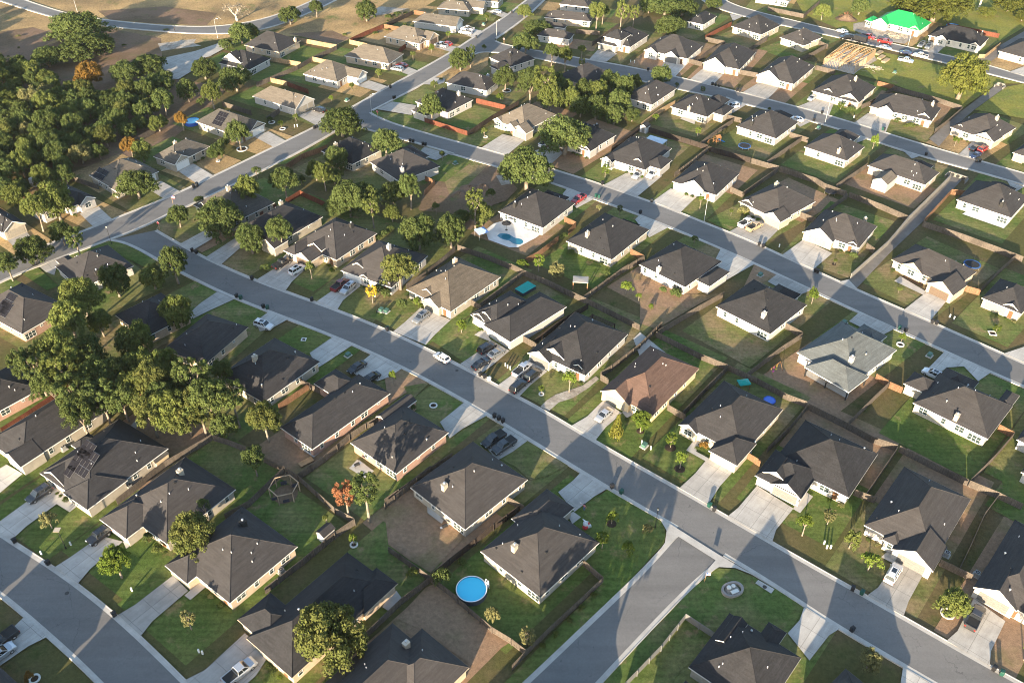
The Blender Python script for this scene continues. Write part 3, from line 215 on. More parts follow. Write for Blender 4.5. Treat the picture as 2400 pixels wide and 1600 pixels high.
FENCES=[('weathered grey fence beside fifth house, above bottom-left street, middle of three', 'w',1.8,[(-61.42,131.52),(-58.22,130.35),(-53.0,127.91),(-48.34,124.63),(-44.82,122.73)]),('weathered grey fence beside sixth house, above bottom-left street, farthest of two', 'wp',1.8,[(-44.46,122.53),(-41.73,120.58),(-33.19,112.29),(-29.15,109.79)]),('weathered grey fence beside seventh house, above bottom-left street, farthest of two', 'wp',1.8,[(-22.01,103.23),(-18.09,100.12),(-14.35,97.11)]),('weathered grey fence beside eighth house, near side, middle street, leftmost of two', 'wp',1.8,[(-14.09,97.0),(-9.02,92.64),(-9.12,92.51),(-3.05,86.79),(0.25,84.56),(2.55,82.57)]),('weathered grey fence beside fifth house, above bottom-left street, leftmost of three', 'w',1.8,[(-61.6,131.71),(-69.02,123.86),(-75.15,114.19)]),('weathered grey fence beside fifth house, above bottom-left street, rightmost of three', 'w',1.8,[(-45.01,122.64),(-49.94,113.84),(-53.66,110.62)]),('weathered grey fence beside sixth house, above bottom-left street, nearest of two', 'wp',1.8,[(-29.23,109.61),(-32.46,106.39),(-37.15,100.48),(-42.56,94.22)]),('weathered grey fence beside seventh house, above bottom-left street, nearest of two', 'w',1.8,[(-14.19,96.75),(-18.78,92.28),(-23.1,86.72),(-26.63,82.44),(-29.18,79.7)]),('red-brown fence beside first house, above bottom-left street', 'r',1.8,[(-96.47,148.04),(-98.71,144.1),(-102.1,138.25),(-105.55,133.15)]),('short red-brown fence beside third house, above bottom-left street', 'r',1.8,[(-83.49,146.34),(-79.45,143.37)]),('weathered grey fence beside fifth house, near side, middle street', 'wp',1.8,[(-28.05,137.13),(-30.53,135.14),(-33.46,131.91),(-37.56,125.72),(-41.86,120.84)]),('long weathered grey fence beside seventh house, near side, middle street', 'wp',1.8,[(-12.03,126.68),(-16.3,122.49),(-20.74,117.33),(-24.07,113.47),(-16.06,123.19),(-19.37,119.42),(-24.11,114.53)]),('dark stained fence beside eighth house, near side, middle street', 'kp',1.8,[(1.47,113.05),(-3.37,108.61),(-6.67,105.05),(-10.97,100.64),(-14.02,97.34)]),('short weathered grey fence beside seventh house, near side, middle street', 'w',1.8,[(-0.6,115.25),(2.5,113.06)]),('weathered grey fence beside eighth house, near side, middle street, rightmost of two', 'w',1.8,[(12.87,100.67),(16.18,96.95),(12.22,92.77),(7.51,87.93),(2.55,82.57),(0.26,79.87)]),('short orange cedar fence beside fourth house, near side, middle street', 'o',1.8,[(-49.83,140.83),(-44.54,147.53)]),('short weathered grey fence beside fourth house, near side, middle street', 'w',1.8,[(-46.63,149.15),(-41.64,145.87)]),('grey metal panel fence beside house on the bottom corner lot', 'mp',1.8,[(18.0,76.79),(24.59,83.53),(29.57,89.54),(33.72,86.01)]),('short weathered grey fence beside fifth house, far side, middle street', 'w',1.8,[(-0.56,195.13),(2.82,192.14)]),('weathered grey fence beside fifth house, far side, middle street, rightmost of two', 'w',1.8,[(-14.76,203.84),(-5.9,198.63),(-0.44,194.58)]),('weathered grey fence beside sixth house, far side, middle street, rightmost of two', 'wp',1.8,[(3.1,191.9),(8.87,187.78),(15.35,182.15)]),('weathered grey fence beside seventh house, far side, middle street, farthest of two', 'w',1.8,[(15.49,182.15),(19.09,179.19),(30.4,169.18)]),('weathered grey fence beside eighth house, far side, middle street', 'w',1.8,[(33.96,166.61),(43.6,158.11),(48.88,154.5)]),('weathered grey fence beside ninth house, far side, middle street, rightmost of two', 'w',1.8,[(48.99,154.39),(54.72,149.71),(59.6,144.91),(63.46,142.5)]),('weathered grey fence beside tenth house, far side, middle street, middle of three', 'w',1.8,[(63.62,141.85),(69.96,136.2),(74.14,132.05),(78.57,129.58)]),('weathered grey fence beside eleventh house, far side, middle street', 'w',1.8,[(78.96,129.43),(83.68,125.07),(89.34,120.16)]),('weathered grey fence beside tenth house, near side, upper street, nearest of two', 'w',1.8,[(89.5,120.02),(94.09,116.82),(97.33,114.11)]),('weathered grey fence beside sixth house, far side, middle street, leftmost of two', 'wp',1.8,[(2.68,191.64),(-2.69,184.57),(-7.81,177.6)]),('short weathered grey fence beside sixth house, far side, middle street, leftmost of two', 'w',1.8,[(-10.12,178.94),(-7.65,176.84)]),('dark stained fence beside seventh house, far side, middle street', 'k',1.8,[(18.73,177.74),(10.99,170.3),(5.29,163.58)]),('short weathered grey fence beside sixth house, far side, middle street, rightmost of two', 'w',1.8,[(2.51,164.78),(5.64,161.96)]),('weathered grey fence beside seventh house, far side, middle street, nearest of two', 'wp',1.8,[(35.69,170.5),(29.64,162.16),(22.38,154.29),(19.75,151.83)]),('short weathered grey fence beside eighth house, far side, middle street, leftmost of two', 'w',1.8,[(19.73,151.13),(21.41,149.6)]),('weathered grey fence beside ninth house, far side, middle street, leftmost of two', 'wp',1.8,[(48.77,154.65),(42.94,147.66),(36.24,139.27)]),('short weathered grey fence beside eighth house, far side, middle street, rightmost of two', 'w',1.8,[(33.31,141.45),(36.78,138.2)]),('weathered grey fence beside tenth house, far side, middle street, leftmost of three', 'wp',1.8,[(63.39,141.68),(57.8,134.81),(51.96,128.78)]),('short orange cedar fence beside ninth house, far side, middle street', 'o',1.8,[(47.63,127.22),(49.8,125.07)]),('weathered grey fence beside tenth house, far side, middle street, rightmost of three', 'w',1.8,[(78.53,129.27),(71.44,120.61),(68.21,116.65)]),('short weathered grey fence beside eleventh house, far side, middle street', 'w',1.8,[(66.3,117.61),(69.85,115.56)]),('weathered grey fence beside twelfth house, far side, middle street', 'w',1.8,[(93.82,116.68),(89.18,111.98),(83.58,104.53),(79.64,99.46)]),('short weathered grey fence beside twelfth house, far side, middle street', 'w',1.8,[(76.77,101.09),(81.29,97.79)]),('weathered grey fence beside fifth house, far side, middle street, leftmost of two', 'w',1.8,[(-15.32,203.3),(-17.93,198.52),(-21.74,192.12)]),('short weathered grey fence beside fourth house, far side, middle street', 'w',1.8,[(-26.72,185.5),(-22.22,191.12)]),('red-brown fence beside second house, far side, middle street', 'r',1.8,[(-65.59,227.75),(-62.47,232.87),(-53.69,226.0)]),('orange cedar fence beside first house, near side, upper street', 'o',1.8,[(-69.71,248.96),(-66.04,256.24),(-59.16,262.09)]),('short red-brown fence beside first house, far side, middle street', 'r',1.8,[(-71.28,219.98),(-67.82,225.48)]),('orange cedar fence beside second house, near side, upper street', 'o',1.8,[(-26.5,242.12),(-23.35,239.32),(-25.95,233.17)]),('short orange cedar fence beside third house, near side, upper street', 'o',1.8,[(14.49,218.8),(17.7,215.9),(15.39,211.86)]),('orange cedar fence beside fourth house, near side, upper street', 'o',1.8,[(12.59,208.75),(6.81,200.85),(3.31,197.42)]),('weathered grey fence beside fourth house, near side, upper street', 'wp',1.8,[(34.75,199.11),(28.01,192.82),(17.75,180.96)]),('short orange cedar fence beside fourth house, near side, upper street', 'o',1.8,[(31.49,202.4),(34.64,199.37)]),('weathered grey fence beside sixth house, near side, upper street', 'w',1.8,[(52.94,182.94),(45.9,177.16),(34.57,167.32)]),('weathered grey fence beside seventh house, near side, upper street, leftmost of two', 'w',1.8,[(68.52,166.48),(62.19,161.22),(52.56,152.09)]),('short weathered grey fence beside sixth house, near side, upper street', 'w',1.8,[(65.41,170.11),(68.47,166.77)]),('weathered grey fence beside seventh house, near side, upper street, rightmost of two', 'w',1.8,[(83.28,149.16),(79.12,145.09),(70.63,136.53)]),('short orange cedar fence beside seventh house, near side, upper street, leftmost of two', 'o',1.8,[(81.23,151.79),(83.17,149.42)]),('short orange cedar fence beside seventh house, near side, upper street, rightmost of two', 'o',1.8,[(83.36,149.05),(85.61,147.2)]),('weathered grey fence beside tenth house, near side, upper street, farthest of two', 'w',1.8,[(104.04,133.47),(97.62,127.27),(89.88,120.45)]),('short orange cedar fence beside ninth house, near side, upper street', 'o',1.8,[(101.86,135.78),(103.95,133.54)]),('dark stained fence beside third house, far side, upper street', 'kp',1.8,[(45.02,276.16),(52.05,270.98),(60.0,265.19),(62.33,263.44)]),('dark stained fence beside fourth house, far side, upper street', 'kp',1.8,[(62.84,262.38),(69.14,258.09),(74.3,254.83)]),('short weathered grey fence beside fourth house, far side, upper street, rightmost of two', 'wp',1.8,[(74.57,254.47),(81.89,249.38)]),('weathered grey fence beside fifth house, far side, upper street, rightmost of two', 'w',1.8,[(82.17,249.17),(91.33,242.0),(93.05,238.66),(98.3,233.8)]),('weathered grey fence beside sixth house, far side, upper street, rightmost of two', 'w',1.8,[(98.9,233.55),(105.77,226.98),(111.61,220.23)]),('weathered grey fence beside seventh house, far side, upper street', 'w',1.8,[(114.87,217.31),(123.23,210.64),(130.69,203.59),(135.01,199.41)]),('long dark stained fence beside third house, far side, upper street', 'k',1.8,[(37.6,268.44),(31.44,262.19),(42.09,277.36),(32.06,262.19)]),('weathered grey fence beside fourth house, far side, upper street', 'wp',1.8,[(62.45,262.76),(55.76,253.54),(49.16,244.98)]),('weathered grey fence beside fifth house, far side, upper street, leftmost of two', 'w',1.8,[(81.59,248.81),(73.97,240.47),(67.93,233.81)]),('short weathered grey fence beside fourth house, far side, upper street, leftmost of two', 'w',1.8,[(64.57,236.39),(67.61,233.04)]),('weathered grey fence beside sixth house, far side, upper street, leftmost of two', 'w',1.8,[(98.38,232.96),(91.0,225.22),(85.36,219.14)]),('short weathered grey fence beside fifth house, far side, upper street', 'w',1.8,[(81.73,221.79),(85.86,218.14)]),('short weathered grey fence beside sixth house, far side, upper street', 'w',1.8,[(95.59,205.96),(96.92,203.17)]),('long pale concrete wall beside sixth house, far side, upper street', 'cp',1.8,[(87.19,191.26),(101.83,207.11),(111.86,220.05),(132.95,244.56)]),('orange cedar fence beside tenth house, near side, far street', 'o',1.8,[(115.64,218.61),(122.21,226.52),(129.67,235.49),(133.88,234.75)]),('weathered grey fence beside eighth house, far side, upper street', 'w',1.8,[(133.44,200.54),(124.76,192.19),(118.2,185.34)]),('short orange cedar fence beside eighth house, far side, upper street', 'o',1.8,[(114.49,186.02),(117.64,184.3)]),('yellow pine fence beside fifth house, near side, far street', 'y',1.8,[(56.66,297.77),(49.34,289.35),(42.68,279.44)]),('weathered grey fence beside seventh house, near side, far street', 'w',1.8,[(74.36,283.43),(66.84,274.37),(60.23,265.58)]),('short weathered grey fence beside seventh house, near side, far street, leftmost of two', 'w',1.8,[(72.58,286.15),(77.23,283.46)]),('weathered grey fence beside eighth house, near side, far street', 'w',1.8,[(93.9,269.71),(84.95,259.76),(79.01,253.07)]),('short weathered grey fence beside seventh house, near side, far street, rightmost of two', 'w',1.8,[(90.87,273.03),(95.9,268.95)]),('weathered grey fence beside ninth house, near side, far street', 'w',1.8,[(109.9,251.82),(102.98,244.86),(96.32,238.17)]),('red-brown fence beside first house, near side, far street, leftmost of two', 'r',1.8,[(-29.88,282.63),(-15.0,272.62)]),('dark stained fence beside first house, far side, upper street', 'k',1.8,[(-14.82,272.47),(-6.87,285.21),(2.0,296.83)]),('red-brown fence beside first house, near side, far street, rightmost of two', 'r',1.8,[(-13.24,298.76),(-2.7,292.98)]),('weathered grey fence beside second house, along farthest street', 'w',1.8,[(92.61,347.69),(102.81,360.66)]),('weathered grey fence beside fourth house, along farthest street', 'w',1.8,[(108.67,336.09),(116.4,343.44),(124.8,352.57)]),('short weathered grey fence beside fourth house, along farthest street', 'w',1.8,[(122.28,356.1),(124.7,351.39)]),('short weathered grey fence beside fourth house, beyond far street', 'w',1.8,[(114.22,330.22),(120.41,325.86)]),('short orange cedar fence beside fifth house, beyond far street', 'o',1.8,[(133.02,315.52),(137.87,311.93)]),('weathered grey fence beside fifth house, beyond far street', 'w',1.8,[(137.99,311.34),(127.93,300.58),(121.09,295.01)]),('weathered grey fence beside sixth house, beyond far street', 'w',1.8,[(137.47,310.95),(147.84,302.68),(155.58,294.35)]),('weathered grey fence beside seventh house, beyond far street', 'w',1.8,[(155.75,293.82),(145.57,282.23),(139.71,276.18)]),('weathered grey fence beside first house, beyond far street', 'w',1.8,[(43.79,374.74),(37.84,364.47),(31.3,353.03)]),('weathered grey fence beside third house, beyond far street', 'w',1.8,[(84.47,354.61),(77.42,346.33),(70.48,336.13)]),('short weathered grey fence beside first house, along farthest street', 'w',1.8,[(77.44,359.33),(84.32,354.97)]),('short weathered grey fence beside second house, beyond far street', 'w',1.8,[(67.35,336.09),(71.79,332.66)]),('short weathered grey fence beside third house, beyond far street', 'w',1.8,[(84.47,325.6),(90.9,322.37)]),('red-brown fence beside first house, along farthest street', 'r',1.8,[(91.32,377.2),(84.47,369.37),(77.52,361.16)]),('weathered grey fence beside second house, right of diagonal avenue', 'w',1.8,[(25.57,367.64),(35.22,365.09)]),('red-brown fence beside sixth house, along farthest street', 'r',1.8,[(181.34,376.55),(190.2,370.25),(198.09,364.47)]),('yellow pine fence beside seventh house, along farthest street', 'y',1.8,[(194.52,354.95),(183.18,342.08),(180.63,342.05)]),('long weathered grey fence beside third house, along farthest street', 'w',1.8,[(110.63,396.29),(123.94,387.04),(135.82,405.62)]),('yellow pine fence beside second house, at the cul-de-sac', 'y',1.8,[(-86.55,356.42),(-69.66,348.71)]),('yellow pine fence beside eighth house, left of diagonal avenue', 'y',1.8,[(-65.55,354.32),(-56.48,349.48)]),('long weathered grey fence beside seventh house, left of diagonal avenue', 'w',1.8,[(-69.55,348.01),(-77.54,335.25),(-81.09,327.65),(-92.9,311.18)]),('short yellow pine fence beside seventh house, left of diagonal avenue', 'y',1.8,[(-77.08,336.14),(-69.14,332.09)]),('red-brown fence beside seventh house, left of diagonal avenue', 'r',1.8,[(-68.44,331.56),(-56.04,323.57)]),('short yellow pine fence beside sixth house, left of diagonal avenue', 'y',1.8,[(-88.75,315.69),(-82.16,312.49)]),('red-brown fence beside sixth house, left of diagonal avenue', 'r',1.8,[(-81.92,312.3),(-73.0,305.43)]),('short orange cedar fence beside ninth house, left of diagonal avenue', 'o',1.8,[(-53.72,372.24),(-46.36,368.5)]),('red-brown fence beside ninth house, left of diagonal avenue', 'r',1.8,[(-65.34,355.88),(-60.46,363.53),(-53.94,372.23)]),('dark stained fence beside tenth house, left of diagonal avenue', 'k',1.8,[(-52.74,373.54),(-43.28,389.08)]),('short orange cedar fence beside eleventh house, left of diagonal avenue', 'o',1.8,[(-42.84,389.36),(-37.52,387.1)]),('yellow pine fence beside first house, at the cul-de-sac', 'y',1.8,[(-93.33,336.14),(-80.43,330.65)]),('short red-brown fence beside ninth house, left of diagonal avenue', 'r',1.8,[(-44.83,344.66),(-42.6,350.25)]),('weathered grey fence beside fifth house, left of diagonal avenue', 'w',1.8,[(-101.17,294.94),(-89.27,287.52)]),('short weathered grey fence beside sixth house, left of diagonal avenue', 'w',1.8,[(-83.01,282.6),(-80.02,289.39)]),('weathered grey fence beside fourth house, left of diagonal avenue', 'w',1.8,[(-122.95,261.53),(-121.18,267.75),(-118.38,273.38)]),('short weathered grey fence beside fourth house, left of diagonal avenue', 'w',1.8,[(-117.84,273.47),(-121.22,267.44)]),('weathered grey fence beside second house, left of diagonal avenue', 'w',1.8,[(-133.14,241.41),(-122.49,235.5)])]
